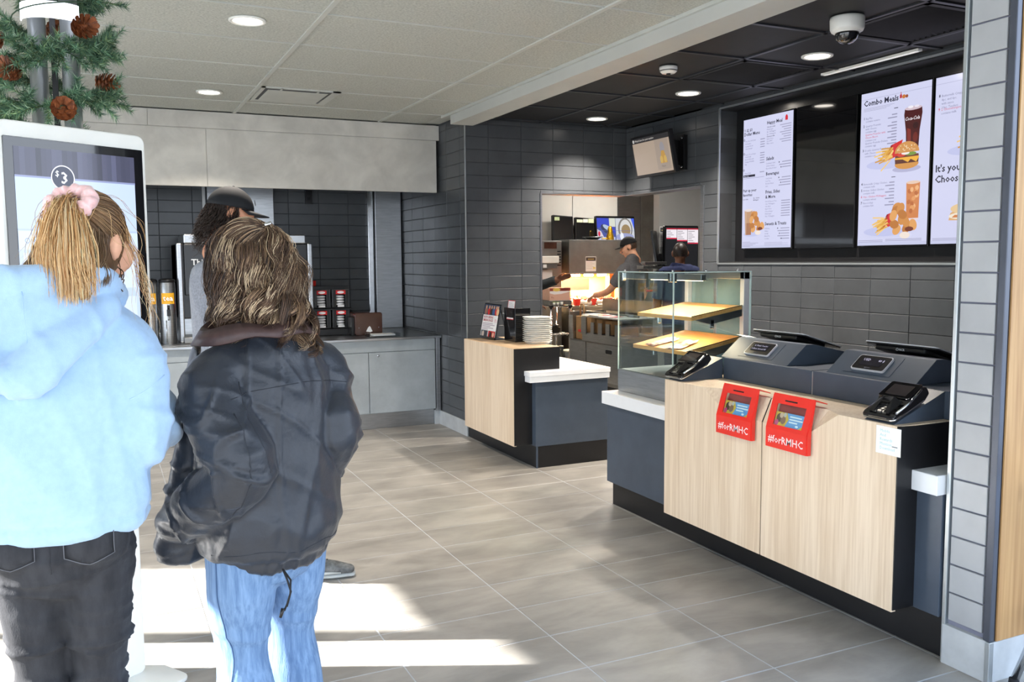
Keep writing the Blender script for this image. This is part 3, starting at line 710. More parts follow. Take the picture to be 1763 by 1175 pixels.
for k in range(13):
    z = .870+.0150*k; x, y = 2.99, 5.92
    if tray0 is None:
        o = thing('cup_carrier', 'white moulded cup carrier at the bottom of the stack on the oak counter', 'cup carrier', (x, y, z), group='cup carriers stacked on the oak counter')
        m = MB()
        prof = [(.105, .018), (.108, .021), (.102, .022), (.090, .006), (.085, .0), (.0, .0)]
        vs = []; fs = []; n = 24
        for r, hh in prof:
            for q in range(n):
                a = 2*math.pi*q/n; e = (abs(math.cos(a))**3.2+abs(math.sin(a))**3.2)**(-1/3.2)
                vs.append((r*e*math.cos(a)*.95, r*e*math.sin(a)*.95, hh))
        for i in range(len(prof)-1):
            for q in range(n): fs.append((i*n+q, i*n+(q+1) % n, (i+1)*n+(q+1) % n, (i+1)*n+q))
        m.add(vs, fs, True).build('tray', M_pulp, o, local=True)
        c = MB()
        for dx, dy in ((.045, .045), (-.045, .045), (.045, -.045), (-.045, -.045)): c.lathe((dx, dy, .002), [(.036, .018), (.033, .018), (.028, 0)], 14)
        c.build('cup_ring', M_pulp, o, local=True); tray0 = o
    else:
        o = copy_tree(tray0, ('', 'second', 'third', 'fourth', 'fifth', 'sixth', 'seventh', 'eighth', 'ninth', 'tenth', 'eleventh', 'twelfth', '')[k]+' white moulded cup carrier from the bottom of the stack on the oak counter', loc=(x+random.uniform(-.003, .003), y+random.uniform(-.003, .003), z))
        if k == 12: o['label'] = 'topmost white cup carrier of the stack on the oak counter'

# ---- right counter: low run under the display case and the two oak point-of-sale boxes
t = thing('order_counter', 'long order counter with two pale oak fronts under the red boxes', 'counter', (3.0, 3.2, 0))
bx('toe_kick', M_black, t, 2.805, 3.40, 2.185, 4.535, 0, .152, .001)
bx('body', M_charc, t, 2.762, 3.40, 3.80, 4.535, .150, .632, .002)
bx('end_body', M_charc, t, 2.762, 3.40, 2.185, 2.34, .168, .632, .002)
bx('white_worktop', M_white, t, 2.730, 3.44, 3.78, 4.548, .630, .705, .003)
bx('white_worktop', M_white, t, 2.730, 3.44, 2.185, 2.31, .630, .705, .003)
bx('black_box', M_black, t, 2.712, 3.42, 2.308, 3.775, .176, WT-.012, .001)
# oak fronts with a sloped notch in the top edge
def oak_front(ya, yb, n_top, n_bot, name='oak_front'):
    """front from ya (far) to yb (near); notch runs along the top edge over n_top on the top and n_bot on the front."""
    X0, XI, z0, z1 = 2.65, 2.70, .165, WT
    zn = .772
    (t0, t1), (b0, b1) = n_top, n_bot
    m = MB()
    # outline of the front face: top edge dips to zn between b0 and b1
    P = [(X0, ya, z0), (X0, yb, z0), (X0, yb, z1)]
    if t1 > yb+.001: P += [(X0, t1, z1), (X0, b1, zn)]
    else: P[-1] = (X0, yb, zn)
    if t0 < ya-.001: P += [(X0, b0, zn), (X0, t0, z1), (X0, ya, z1)]
    else: P += [(X0, ya, zn)]
    m.add(P, [tuple(range(len(P)))])
    a, b = min(t0, ya), max(t1, yb)
    A = (X0, t0, z1) if t0 < ya-.001 else None; B = (X0, t1, z1) if t1 > yb+.001 else None
    ia, ib = (XI, a-.10 if A else ya, z1), (XI, b+.10 if B else yb, z1)
    fa, fb = (X0, b0 if A else ya, zn), (X0, b1 if B else yb, zn)
    m.add([fa, fb, ib, ia], [(0, 1, 2, 3)])
    if A: m.add([A, fa, ia], [(0, 1, 2)])
    if B: m.add([B, ib, fb], [(0, 1, 2)])
    # top and sides
    top = [(X0, ya, z1)] if A else []
    if A: top += [A]
    top += [ia, ib]
    if B: top += [B, (X0, yb, z1)]
    top += [(2.95, yb, z1), (2.95, ya, z1)]
    m.add(top, [tuple(range(len(top)))])
    m.add([(X0, yb, z0), (2.67, yb, z0), (2.95, yb, z1-.012), (2.95, yb, z1), (X0 if B else XI, yb, z1), (X0, yb, z1 if B else zn)], [(0, 1, 2, 3, 4, 5)] if False else [(3, 4, 2)])
    m.add([(X0, yb, z0), (2.672, yb, z0), (2.672, yb, zn), (X0, yb, zn)], [(0, 1, 2, 3)])
    m.add([(X0, ya, z0), (2.672, ya, z0), (2.672, ya, zn), (X0, ya, zn)], [(0, 1, 2, 3)])
    m.add([(X0, ya, z0), (X0, yb, z0), (2.672, yb, z0), (2.672, ya, z0)], [(0, 1, 2, 3)])
    return m.build(name, M_oak, t)
oak_front(3.775, 3.033, (3.47, 3.02), (3.27, 3.02))
oak_front(3.026, 2.300, (3.04, 2.585), (3.04, 2.745))
bx('panel_gap', M_black, t, 2.655, 2.95, 3.0265, 3.0325, .166, WT-.104, 0)
bx('oak_top', M_oakt, t, 2.93, 3.42, 2.302, 3.775, WT-.012, WT, .0005)
bx('black_edge', M_black, t, 2.653, 3.42, 2.296, 2.3005, .172, WT-.004, 0)
d = Draw(); d.rect(0, 0, .115, .105, (246, 248, 248))
for k, w_ in enumerate(('Mobile', 'And', 'Rewards', 'Mention', 'Download')): d.text(w_, .018, .083-.0165*k, .0165, (176, 214, 214))
d.bar((.075, .034), (.10, .034), .003, (90, 100, 104)); d.build('paper_notice', M_print, t, (2.6495, 2.395, .762), (0, -1, 0), (0, 0, 1))

# ---- charcoal housings on the oak tops and the sloped register stands
t = thing('register_housing', 'charcoal counter-top housing behind the red boxes, carrying both customer displays', 'register housing', (3.1, 3.0, WT))
ZH = .985
bx('box', M_charc, t, 2.935, 3.40, 3.036, 3.66, WT, ZH, .0015)
bx('box', M_charc, t, 2.935, 3.40, 2.31, 3.024, WT, ZH, .0015)
bx('seam', M_trim, t, 2.94, 3.39, 3.024, 3.036, WT, ZH-.004, 0)
def stand(y0, y1):
    MB().prism([(2.955, ZH), (3.075, 1.082), (3.12, 1.082), (3.40, 1.02), (3.40, ZH)], y0, y1, 'y').build('display_stand', M_charc, t, bevel=.0015)
stand(3.215, 3.705); stand(2.485, 2.965)
# wedge rests for the two card terminals
MB().prism([(2.665, WT), (2.935, ZH-.002), (2.935, WT)], 3.665, 3.77, 'y').build('terminal_wedge', M_charc, t, bevel=.001)
MB().prism([(2.665, WT), (2.935, ZH-.002), (2.935, WT)], 2.33, 2.47, 'y').build('terminal_wedge', M_charc, t, bevel=.001)
bx('end_strip', M_charc, t, 2.935, 3.40, 2.285, 2.31, WT, ZH-.004, .001)
M_silver = mat('silver_plastic', (206, 208, 212), .3, .2, var=.02)
def cust_display(yc, lines, label):
    o = thing('customer_display', label, 'display', (3.01, yc, 1.03), group='customer displays on the register stands')
    dirv = Vector((.120, 0, .097)).normalized(); nrm = Vector((-.097, 0, .120)).normalized()
    org = Vector((2.955, yc, ZH))+dirv*.083
    Rm = Matrix((Vector((0, -1, 0)), dirv, nrm)).transposed().to_4x4(); Rm.translation = org
    m = MB(); m.M = Rm; m.rbox(-.090, .090, -.045, .045, .0, .010, .012, 'z'); m.build('bezel', M_silver, o, bevel=.001)
    m = MB(); m.M = Rm; m.rbox(-.085, .085, -.0405, .0405, .008, .0115, .010, 'z'); m.build('screen', M_bplast, o)
    m = MB(); m.M = Rm; m.rbox(-.125, .13, -.060, .058, .0, .0015, .004, 'z'); m.build('mount_plate', M_charc, o)
    d = Draw(); d.rect(-.058, -.020, .056, .027, (30, 28, 32))
    for tx, u, v, s in lines: d.text(tx, u, v, s, (206, 202, 226), .006)
    d.oval(-.012, -.033, .006, .003, (90, 90, 96)); d.rect(-.004, -.035, .014, -.031, (80, 80, 84))
    d.build('readout', M_screen, o, org+nrm*.0118, (0, -1, 0), dirv)
cust_display(3.47, (('A Thank You for', -.052, .012, .014), ('It Been Served All', -.056, -.010, .014)), 'lit customer display with two lines of text on the farther charcoal stand')
cust_display(2.76, (('USD', -.052, .008, .020), ('40 $', .028, .008, .018)), 'lit customer display on the charcoal stand nearest the grey column')
def register(yc, w, label):
    o = thing('register_screen', label, 'monitor', (3.25, yc, 1.02), group='register touchscreens behind the stands')
    d = Vector((.22, 0, -.065)).normalized(); nrm = Vector((.065, 0, .22)).normalized(); org = Vector((3.20, yc, 1.120))
    Rm = Matrix((Vector((0, -1, 0)), d, nrm)).transposed().to_4x4(); Rm.translation = org
    m = MB(); m.M = Rm; m.rbox(-w/2, w/2, 0, .27, -.013, .0, .018, 'z'); m.build('panel', M_bplast, o, bevel=.003)
    m = MB(); m.M = Rm; m.rbox(-w/2-.003, w/2+.003, -.003, .273, -.006, -.001, .019, 'z'); m.build('silver_rim', M_silver, o, bevel=.001)
    m = MB(); m.M = Rm; m.rbox(-w/2+.05, w/2-.06, .01, .22, -.034, -.012, .012, 'z'); m.build('back_shell', M_bplast, o, bevel=.006)
    MB().tube([(3.30, yc, 1.075), (3.315, yc, 1.043)], .028, 12).build('neck', M_bplast, o)
    dd = Draw(); dd.oval(-.010, 0, .007, .006, (200, 204, 210)); dd.oval(-.010, 0, .005, .004, (30, 30, 34)); dd.text('NCR', .0, -.005, .014, (210, 214, 220), .01)
    dd.build('maker_mark', M_print, o, Vector((3.1985, yc+.0, 1.092)), (0, -1, 0), (.1, 0, .6))
register(3.555, .385, 'black register touchscreen seen from behind on the farther stand')
register(2.78, .385, 'black register touchscreen seen from behind nearest the grey column')
t = thing('receipt_paper', 'small white paper lying beside the farther register touchscreen', 'paper', (3.12, 3.73, 1.083))
MB().add([(3.09, 3.67, 1.083), (3.15, 3.66, 1.079), (3.17, 3.76, 1.082), (3.11, 3.77, 1.090), (3.09, 3.67, 1.084), (3.15, 3.66, 1.080), (3.17, 3.76, 1.083), (3.11, 3.77, 1.091)], [(0, 1, 2, 3), (4, 7, 6, 5), (0, 4, 5, 1), (1, 5, 6, 2), (2, 6, 7, 3), (3, 7, 4, 0)]).build('sheet', M_paper, t)

# ---- card terminals
M_gblack = mat('glossy_black', (16, 16, 18), .08, var=.0, coat=.8)
def terminal(yc, rz, label, org):
    o = thing('card_terminal', label, 'card reader', org, rz, group='card terminals on the wedge rests')
    # local: x right, y away from the customer, z up; body leans back along the wedge
    tilt = math.radians(23)
    R = Matrix.Rotation(tilt, 4, 'X') @ Matrix.Scale(.88, 4)
    def mb(): m = MB(); m.M = R; return m
    w = .084
    prof = [(0, .0), (0, .022), (.02, .030), (.10, .034), (.115, .046), (.215, .060), (.235, .056), (.240, .02), (.20, .0)]
    mb().prism(prof, -w, w, 'x').build('body', M_gblack, o, local=True, bevel=.007, seg=3)
    m = mb(); m.rbox(-w-.004, w+.004, -.004, .205, .004, .012, .02, 'z'); m.build('silver_trim', M_chrome, o, local=True, bevel=.002)
    # head with screen
    m = MB(); m.M = R @ Matrix.Translation((0, .165, .0555)) @ Matrix.Rotation(math.radians(8), 4, 'X'); m.rbox(-.082, .082, -.052, .056, -.006, .008, .012, 'z'); m.build('head', M_gblack, o, local=True, bevel=.002)
    m = MB(); m.M = R @ Matrix.Translation((0, .165, .0555)) @ Matrix.Rotation(math.radians(8), 4, 'X'); m.rbox(-.055, .055, -.036, .036, .0075, .0088, .004, 'z'); m.build('screen', mat('dim_screen', (58, 52, 52), .12, var=.05), o, local=True)
    sp = MB(); sp.M = R; sp.add([(-.055, .012, .034), (-.062, .095, .044), (-.030, .100, .060), (-.020, .012, .034)], [(0, 1, 2, 3)])
    sp.add([(.055, .012, .034), (.062, .095, .044), (.022, .100, .066), (.030, .012, .036)], [(0, 3, 2, 1)]); sp.add([(-.062, .095, .044), (.062, .095, .044), (.022, .1, .066), (-.030, .1, .060)], [(0, 1, 2, 3)])
    k = sp.build('pin_shield', M_bplast, o, local=True); sm = k.modifiers.new('solid', 'SOLIDIFY'); sm.thickness = .003
    for r in range(4):
        for c in range(3):
            m = mb(); x, y = -.026+.026*c, .022+.018*r; m.rbox(x-.010, x+.010, y-.006, y+.006, .030, .037, .003, 'z'); m.build('key', M_steel2, o, local=True)
    m = mb(); m.tube([(w+.006, .02, .036), (w+.010, .10, .044), (w+.006, .19, .064)], .006, 8); m.build('stylus', M_chrome, o, local=True)
    m = mb(); m.rbox(-.05, .05, .0, .006, .008, .016, .002, 'z'); m.build('card_slot', M_chrome, o, local=True)
    return o
terminal(0, math.radians(-90), 'black card payment terminal by the glass display case', (2.668, 3.725, .882))
terminal(0, math.radians(-90), 'black card payment terminal with keypad nearest the grey column', (2.668, 2.405, .882))

# ---- red donation boxes hanging on the notch
def donation(yc, label):
    o = thing('donation_box', label, 'donation box', (2.64, yc, .88), group='red donation boxes on the counter edge')
    hw = .122
    A = (2.622, .680); B = (2.622, .764); C = (2.668, .912); D = (2.735, .892); th = .004
    def plate(p, q, name, hole=None):
        d = Vector((q[0]-p[0], 0, q[1]-p[1])); l = d.length; d.normalize(); n = Vector((-d.z, 0, d.x))
        Rm = Matrix((Vector((0, -1, 0)), d, n)).transposed().to_4x4(); Rm.translation = Vector((p[0], yc, p[1]))
        m = MB(); m.M = Rm
        if hole:
            u0, v0, u1, v1 = hole
            for a, b, c, e in ((-hw, 0, u0, l), (u1, 0, hw, l), (u0, 0, u1, v0), (u0, v1, u1, l)): m.box(a, c, b, e, -th, 0)
        else: m.box(-hw, hw, 0, l, -th, 0)
        m.build(name, M_red, o); return Rm, l
    Rm, l = plate(A, B, 'front_plate')
    d = Draw(); d.text('#forRMHC', 0, .024, .046, (250, 226, 224), .010, 'CENTER'); d.build('lettering', M_print, o, Rm @ Vector((0, 0, .0006)), (0, -1, 0), (B[0]-A[0], 0, B[1]-A[1]))
    Rm, l = plate(B, C, 'sloped_plate', (-.086, .018, .086, .112))
    dd = Vector((C[0]-B[0], 0, C[1]-B[1])).normalized()
    m = MB(); m.M = Rm; m.box(-.088, .088, .016, .114, -.022, -.018); m.build('inner_back', mat('dark_red_inside', (150, 44, 44), .5, var=.1), o)
    m = MB(); m.M = Rm; m.rbox(-.086, .086, .018, .112, -.003, -.0015, .006, 'z'); m.build('window', glass_mat(), o)
    d = Draw(); d.rect(-.084, .018, .084, .078, (112, 164, 220)); d.poly([(-.084, .018), (-.02, .018), (-.004, .05), (-.02, .078), (-.084, .078)], (228, 186, 70))
    for u, v, a, c in ((-.060, .052, .018, (92, 66, 54)), (-.036, .044, .016, (150, 110, 92)), (-.05, .064, .011, (222, 186, 160)), (-.072, .03, .012, (206, 70, 130)), (-.03, .068, .009, (206, 196, 190))): d.oval(u, v, a, a*1.1, c)
    for k, wd in enumerate((.070, .078, .05)): d.rect(.0, .062-.012*k, wd, .068-.012*k, (236, 242, 250))
    d.oval(.05, .028, .009, .005, (236, 242, 250)); d.poly([(.06, .018), (.084, .018), (.084, .034)], (240, 196, 60))
    d.build('photo_card', M_print, o, Rm @ Vector((0, 0, -.006)), (0, -1, 0), dd)
    m = MB(); m.M = Rm; m.rbox(-.046, .028, l-.030, l-.024, -.0005, .0006, .0025, 'z'); m.build('coin_slot', M_black, o)
    plate(C, D, 'back_flap')
    for s in (-1, 1):
        MB().add([(A[0]+.004, yc+s*hw, A[1]), (B[0]+.004, yc+s*hw, B[1]), (C[0], yc+s*hw, C[1]-.006), (2.645, yc+s*hw, .78), (2.644, yc+s*hw, A[1])], [(0, 1, 2, 3, 4)]).build('side_cheek', M_red, o).modifiers.new('s', 'SOLIDIFY').thickness = .004
donation(3.195, 'red donation box hanging on the oak front, the one nearer the glass display case')
donation(2.852, 'red donation box hanging on the oak front nearest the grey column')

# ---- glass display case
t = thing('display_case', 'glass display case with two sloping wooden shelves on the white worktop', 'display case', (3.1, 4.24, .705))
X0, X1, Y0, Y1, ZB0, ZG0, ZG1 = 2.825, 3.36, 3.955, 4.515, .7065, .838, 1.422
bx('base', M_steel, t, X0, X1, Y0, Y1, ZB0, ZG0, .002)
bx('base_deck', M_steel2, t, X0+.01, X1-.01, Y0+.01, Y1-.01, ZG0, ZG0+.003, 0)
g = .006
MB().box(X0, X0+g, Y0, Y1, ZG0-.0, ZG1).build('front_pane', M_glass, t); MB().box(X0+g+.001, X1-.05, Y0, Y0+g, ZG0, ZG1).build('near_pane', M_glass, t)
MB().box(X0+g+.001, X1-.05, Y1-g, Y1, ZG0, ZG1).build('far_pane', M_glass, t); MB().box(X0, X1-.01, Y0, Y1, ZG1+.001, ZG1+g).build('top_pane', M_glass, t)
M_gedge = mat('polished_glass_edge', (196, 216, 210), .15, var=.03)
MB().box(X0-.002, X0+.006, Y0-.002, Y0+.003, ZG0, ZG1).build('pane_edge', M_gedge, t)
MB().box(X0-.001, X0+.005, Y1-.004, Y1+.001, ZG0, ZG1).build('pane_edge', M_gedge, t)
MB().box(X0-.002, X1, Y0-.002, Y0+.003, ZG1, ZG1+.006).build('pane_edge', M_gedge, t)
MB().box(X0-.002, X0+.003, Y0, Y1, ZG1, ZG1+.006).build('pane_edge', M_gedge, t)
for y in (Y0, Y1-.035): bx('rear_post', M_silver, t, X1-.05, X1-.012, y, y+.035, ZG0, ZG1, .002)
bx('rear_rail', M_steel, t, X1-.05, X1-.012, Y0, Y1, ZG1-.04, ZG1, .002); bx('rear_rail', M_steel, t, X1-.05, X1-.012, Y0, Y1, ZG0, ZG0+.02, .002)
MB().box(X1-.008, X1-.002, Y0-.006, Y0+.012, ZG0, ZG1+.004).build('pane_edge', M_gedge, t)
M_door_reflection = mat('door_reflection_tint', (128, 152, 154), .10, .35, var=.05)  # glass doors; teal window reflections are put into the base colour
ym = (Y0+Y1)/2
bx('sliding_door', M_door_reflection, t, X1-.030, X1-.026, Y0+.036, ym+.012, ZG0+.02, ZG1-.04, .001); bx('sliding_door', M_door_reflection, t, X1-.022, X1-.018, ym-.012, Y1-.036, ZG0+.02, ZG1-.04, .001)
bx('centre_stile', M_steel, t, X1-.034, X1-.024, ym-.014, ym+.014, ZG0, ZG1-.03, .001)
def shelf(xf, zf, zb, name='shelf'):
    xb = X1-.055
    MB().prism([(xf, zf), (xb, zb), (xb, zb-.022), (xf, zf-.022)], Y0+.010, Y1-.012, 'y').build(name, M_shelf, t, bevel=.001)
    for y in (Y0+.008, Y1-.014): MB().prism([(xf+.02, zf-.020), (xb, zb-.020), (xb, zb-.060), (xf+.13, zf-.045)], y, y+.004, 'y').build('bracket', M_steel, t)
    MB().prism([(xf, zf-.0), (xb, zb), (xb, zb+.004), (xf, zf+.004)], Y0+.007, Y0+.011, 'y').build('shelf_edge', M_bplast, t)
    for y in (Y0+.02, Y1-.03): MB().box(xf+.13, xf+.155, y-.012, y, zf-.07, zf-.02).build('clip', M_chrome, t, bevel=.002)
shelf(2.955, 1.178, 1.232); shelf(2.925, .986, 1.056)
bx('top_lamp_bar', M_steel, t, X0+.20, X0+.235, Y0+.02, Y1-.02, ZG1-.045, ZG1-.01, .002)
bx('lamp_strip', mat('case_lamp', (255, 240, 214), .4, var=0, emit=(255, 214, 158), estr=6.0), t, X0+.206, X0+.229, Y0+.04, Y1-.04, ZG1-.048, ZG1-.0455, 0)
a = bpy.data.lights.new('case_light', 'AREA'); a.shape = 'RECTANGLE'; a.size = .03; a.size_y = .46; a.energy = 3.2; a.color = (1, .80, .56)
ao = bpy.data.objects.new('case_light', a); COL.objects.link(ao); ao.parent = t; ao.location = Vector((X0+.2175, 4.235, ZG1-.051))-wt(t)
a = bpy.data.lights.new('case_light', 'AREA'); a.shape = 'RECTANGLE'; a.size = .03; a.size_y = .46; a.energy = 2.4; a.color = (1, .80, .56)
ao = bpy.data.objects.new('case_light', a); COL.objects.link(ao); ao.parent = t; ao.location = Vector((3.06, 4.235, 1.150))-wt(t)
for x, y in ((X0+.01, Y0+.02), (X0+.01, Y1-.06), (3.05, Y0+.01), (3.27, Y0+.01)): MB().ball((x, y, ZG1+.010), .008, 8, 6).build('stud', M_chrome, t)
for x, y in ((X0+.01, Y0+.05), (X0+.01, Y0+.018), (X0+.01, Y1-.03)): MB().box(x-.004, x+.02, y-.012, y+.012, ZG1-.05, ZG1).build('pane_clip', M_chrome, t, bevel=.003)
# laminated cards lying on the lower shelf
def wrap(y, x, label, r):
    o = thing('pastry_card', label, 'card', (x, y, 1.0), r, group='printed cards on the lower shelf')
    zt = lambda xx: .986+(xx-2.925)*(1.056-.986)/.38+.004
    m = MB(); n = 6; vs = []; fs = []
    for i in range(n+1):
        for j in range(n+1):
            u = -.085+.17*i/n; v = -.055+.11*j/n; xx = x+u*math.cos(r)-v*math.sin(r); yy = y+u*math.sin(r)+v*math.cos(r)
            vs.append((xx-x, yy-y, zt(xx)-1.0+.012*abs(math.sin(i*1.3+j*.8))*(i/n)))
    for i in range(n):
        for j in range(n): fs.append((i*(n+1)+j, (i+1)*(n+1)+j, (i+1)*(n+1)+j+1, i*(n+1)+j+1))
    k = m.add(vs, fs, True).build('sheet', mat('laminated_card', (236, 206, 190), .3, var=.3, scale=14, col2=(120, 74, 56), coat=.5, lo=.42, hi=.52), o, local=True); k.modifiers.new('s', 'SOLIDIFY').thickness = .0015
    o.rotation_euler = (0, 0, 0)
wrap(4.12, 3.01, 'glossy printed card curled on the lower wooden shelf, nearer the camera', .3); wrap(4.33, 3.02, 'glossy printed card on the lower wooden shelf, at its far end', -.2)

# ---- stool leg at the right edge of the frame
t = thing('metal_stool', 'silver metal-legged stool by the oak panel at the lower right corner', 'stool', (3.12, 1.66, 0))
for k, (fx, fy, tx, ty) in enumerate(((2.835, 1.93, 3.00, 1.79), (2.86, 1.40, 3.00, 1.54), (3.38, 1.93, 3.24, 1.79), (3.38, 1.40, 3.24, 1.54))):
    l = MB().tube([(fx, fy, .02), (tx, ty, .68)], .014, 12).build('leg', M_chrome, t)
    MB().lathe((fx, fy, 0), [(.017, 0), (.018, .012), (.016, .03), (.0, .03)], 12).build('rubber_foot', M_rubber, l)
MB().tube([(2.92, 1.87, .25), (2.92, 1.46, .25), (3.32, 1.46, .25), (3.32, 1.87, .25), (2.92, 1.87, .25)], .009, 8).build('foot_ring', M_chrome, t)
MB().lathe((3.12, 1.66, .68), [(.0, 0), (.17, 0), (.19, .015), (.185, .035), (.0, .045)], 28).build('seat', M_oakt, t)
# ================================================================== KITCHEN SEEN THROUGH THE OPENING
t = thing('bag_cabinet', 'steel kitchen cabinet with open bag pockets above and a drawer below', 'cabinet', (5.2, 8.4, 0))
cx0, cx1, cy0, cy1 = 4.95, 5.42, 7.86, 8.98
bx('lower_body', M_steel2, t, cx0+.012, cx1, cy0, cy1, .12, .585, .002)
bx('toe_kick', M_black, t, cx0+.06, cx1, cy0+.02, cy1, 0, .12, 0)
bx('drawer_front', M_steel, t, cx0, cx0+.014, 7.885, 8.58, .16, .57, .002)
bx('side_door', M_steel, t, cx0, cx0+.014, 8.60, 8.97, .16, .57, .002)
d = MB().rbox(8.03, 8.16, .478, .522, cx0-.004, cx0+.002, .016, 'x').build('handle_cup', M_black, t); MB().rbox(8.025, 8.165, .474, .526, cx0-.002, cx0+.001, .018, 'x').build('handle_rim', M_chrome, t)
bx('mid_rail', M_steel, t, cx0, cx1, cy0, 8.675, .585, .675, .002)
bx('mid_rail', M_steel, t, cx0, cx1, 8.885, cy1, .585, .675, .002)
bx('pocket_back', M_steel2, t, cx0+.22, cx0+.235, cy0, cy1, .675, .90, .001)
M_shelfk = mat('steel_top_shelf', (196, 194, 190), .35, .6, var=.04)
bx('top_tray', M_shelfk, t, cx0-.06, cx1, cy0-.1, 8.58, .862, .874, .001)
for y0, y1 in ((7.87, 7.98), (8.09, 8.17), (8.25, 8.33), (8.42, 8.49)): bx('pocket_post', M_steel, t, cx0, cx0+.012, y0, y1, .675, .80, .001)
bx('pocket_side', M_steel, t, cx0-.012, cx0+.004, 8.57, 8.68, .66, .86, .001); bx('pocket_side', M_steel, t, cx0-.012, cx0+.004, 8.87, 8.97, .66, .86, .001)
bx('rear_upstand', M_steel2, t, cx1-.02, cx1, cy0, cy1, .90, 1.04, .001); bx('end_panel', M_steel, t, cx0, cx1, cy1-.012, cy1, .585, .90, .001)
def bag(y, z, w, h, label, handles=False):
    o = thing('paper_bag', label, 'paper bag', (cx0+.1, y, z), group='brown paper bags in the steel cabinet')
    MB().box(cx0+.03, cx0+.17, y-w/2, y+w/2, z, z+h).build('bag', M_kraft, o, bevel=.006)
    MB().box(cx0+.028, cx0+.0305, y-w*.25, y+w*.2, z+h*.32, z+h*.42).build('red_mark', M_red, o)
    if handles:
        MB().tube([(cx0+.06, y-.045, z+h-.01), (cx0+.06, y-.042, z+h+.10), (cx0+.06, y-.02, z+h+.135), (cx0+.06, y+.02, z+h+.135), (cx0+.06, y+.042, z+h+.10), (cx0+.06, y+.045, z+h-.01)], .011, 6).build('handle', M_kraft, o)
bag(8.778, .5875, .19, .265, 'tall brown paper bag with twisted handles at the left of the steel cabinet', True)
bag(8.485, .68, .085, .165, 'small brown paper bag nearest the tall handled bag'); bag(8.345, .68, .12, .165, 'brown paper bag in the middle of the steel cabinet pockets'); bag(8.16, .68, .125, .15, 'brown paper bag at the right end of the steel cabinet pockets')
for k, (yy, r) in enumerate(((8.10, .2), (8.30, -.1), (8.46, .3))):
    o = thing('food_wrapper', 'flat white and red food wrapper sheets on the steel bag cabinet', 'wrapper', (5.0, yy, .874+.004*k), r, group='wrapper sheets on the steel cabinet')
    MB().box(-.10, .10, -.12, .12, .0, .010).build('sheet', M_paper, o, local=True, bevel=.002); MB().box(-.08, .06, -.115, -.03, .010, .0115).build('red_print', M_red, o, local=True)

# heated holding bin
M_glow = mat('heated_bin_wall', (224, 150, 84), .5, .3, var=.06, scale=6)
M_heat = mat('heat_lamp', (255, 210, 150), .5, var=0, emit=(255, 214, 160), estr=40)
t = thing('warming_cabinet', 'steel food warming cabinet with glowing heat lamps behind the cook', 'warming cabinet', (5.9, 10.15, 0))
wx0, wx1, wy0, wy1 = 5.46, 6.40, 9.90, 10.45
bx('hood', M_steel2, t, wx0, wx1, wy0, wy1, 1.322, 1.752, .004); bx('hood_lip', M_steel, t, wx0, wx1, wy0-.006, wy0+.01, 1.31, 1.33, .002)
bx('deck', M_steel, t, wx0-.02, wx1, wy0-.14, wy1, .885, .912, .002)
bx('base', M_steel2, t, wx0, wx1, wy0-.1, wy1, .1, .885, .003); bx('base_door', M_steel, t, wx0+.02, wx0+.46, wy0-.112, wy0-.1, .14, .84, .002); bx('base_door', M_steel, t, wx0+.48, wx1-.02, wy0-.112, wy0-.1, .14, .84, .002)
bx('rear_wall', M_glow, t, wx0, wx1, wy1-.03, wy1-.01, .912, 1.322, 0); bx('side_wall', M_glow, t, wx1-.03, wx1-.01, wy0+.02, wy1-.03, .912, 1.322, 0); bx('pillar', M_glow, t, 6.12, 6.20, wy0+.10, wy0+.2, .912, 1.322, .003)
bx('dark_window', M_black, t, wx0+.18, 6.05, wy1-.036, wy1-.030, 1.09, 1.24, 0)
for k in range(4):
    x = wx0+.10+.2*k
    MB().tube([(x, wy0+.14, 1.295), (x+.13, wy0+.14, 1.295)], .017, 10).build('heat_lamp', M_heat, t)
    bx('reflector', M_steel, t, x-.02, x+.15, wy0+.06, wy0+.22, 1.312, 1.322, 0)
a = bpy.data.lights.new('heat_light', 'AREA'); a.shape = 'RECTANGLE'; a.size = .85; a.size_y = .2; a.energy = 120; a.color = (1, .66, .34)
ao = bpy.data.objects.new('heat_light', a); COL.objects.link(ao); ao.parent = t; ao.location = Vector((5.9, wy0+.2, 1.275))-wt(t)
d = Draw(); d.rect(0, 0, .155, .19, (226, 224, 218)); d.rect(.006, .135, .149, .182, (66, 50, 46)); d.rect(.03, .152, .125, .162, (190, 160, 90))
for k in range(5): d.rect(.012, .115-.02*k, .10+.03*(k % 2), .119-.02*k, (176, 172, 168))
d.rect(.11, .03, .145, .055, (222, 206, 120)); d.build('instruction_card', M_print, t, (5.70, wy0-.001, 1.345), (1, 0, 0), (0, 0, 1))
M_food = mat('fried_food', (206, 140, 66), .6, var=.25, scale=30, bump=.3)
M_box = mat('food_box', (232, 222, 204), .7, var=.05)
rnd = random.Random(3)
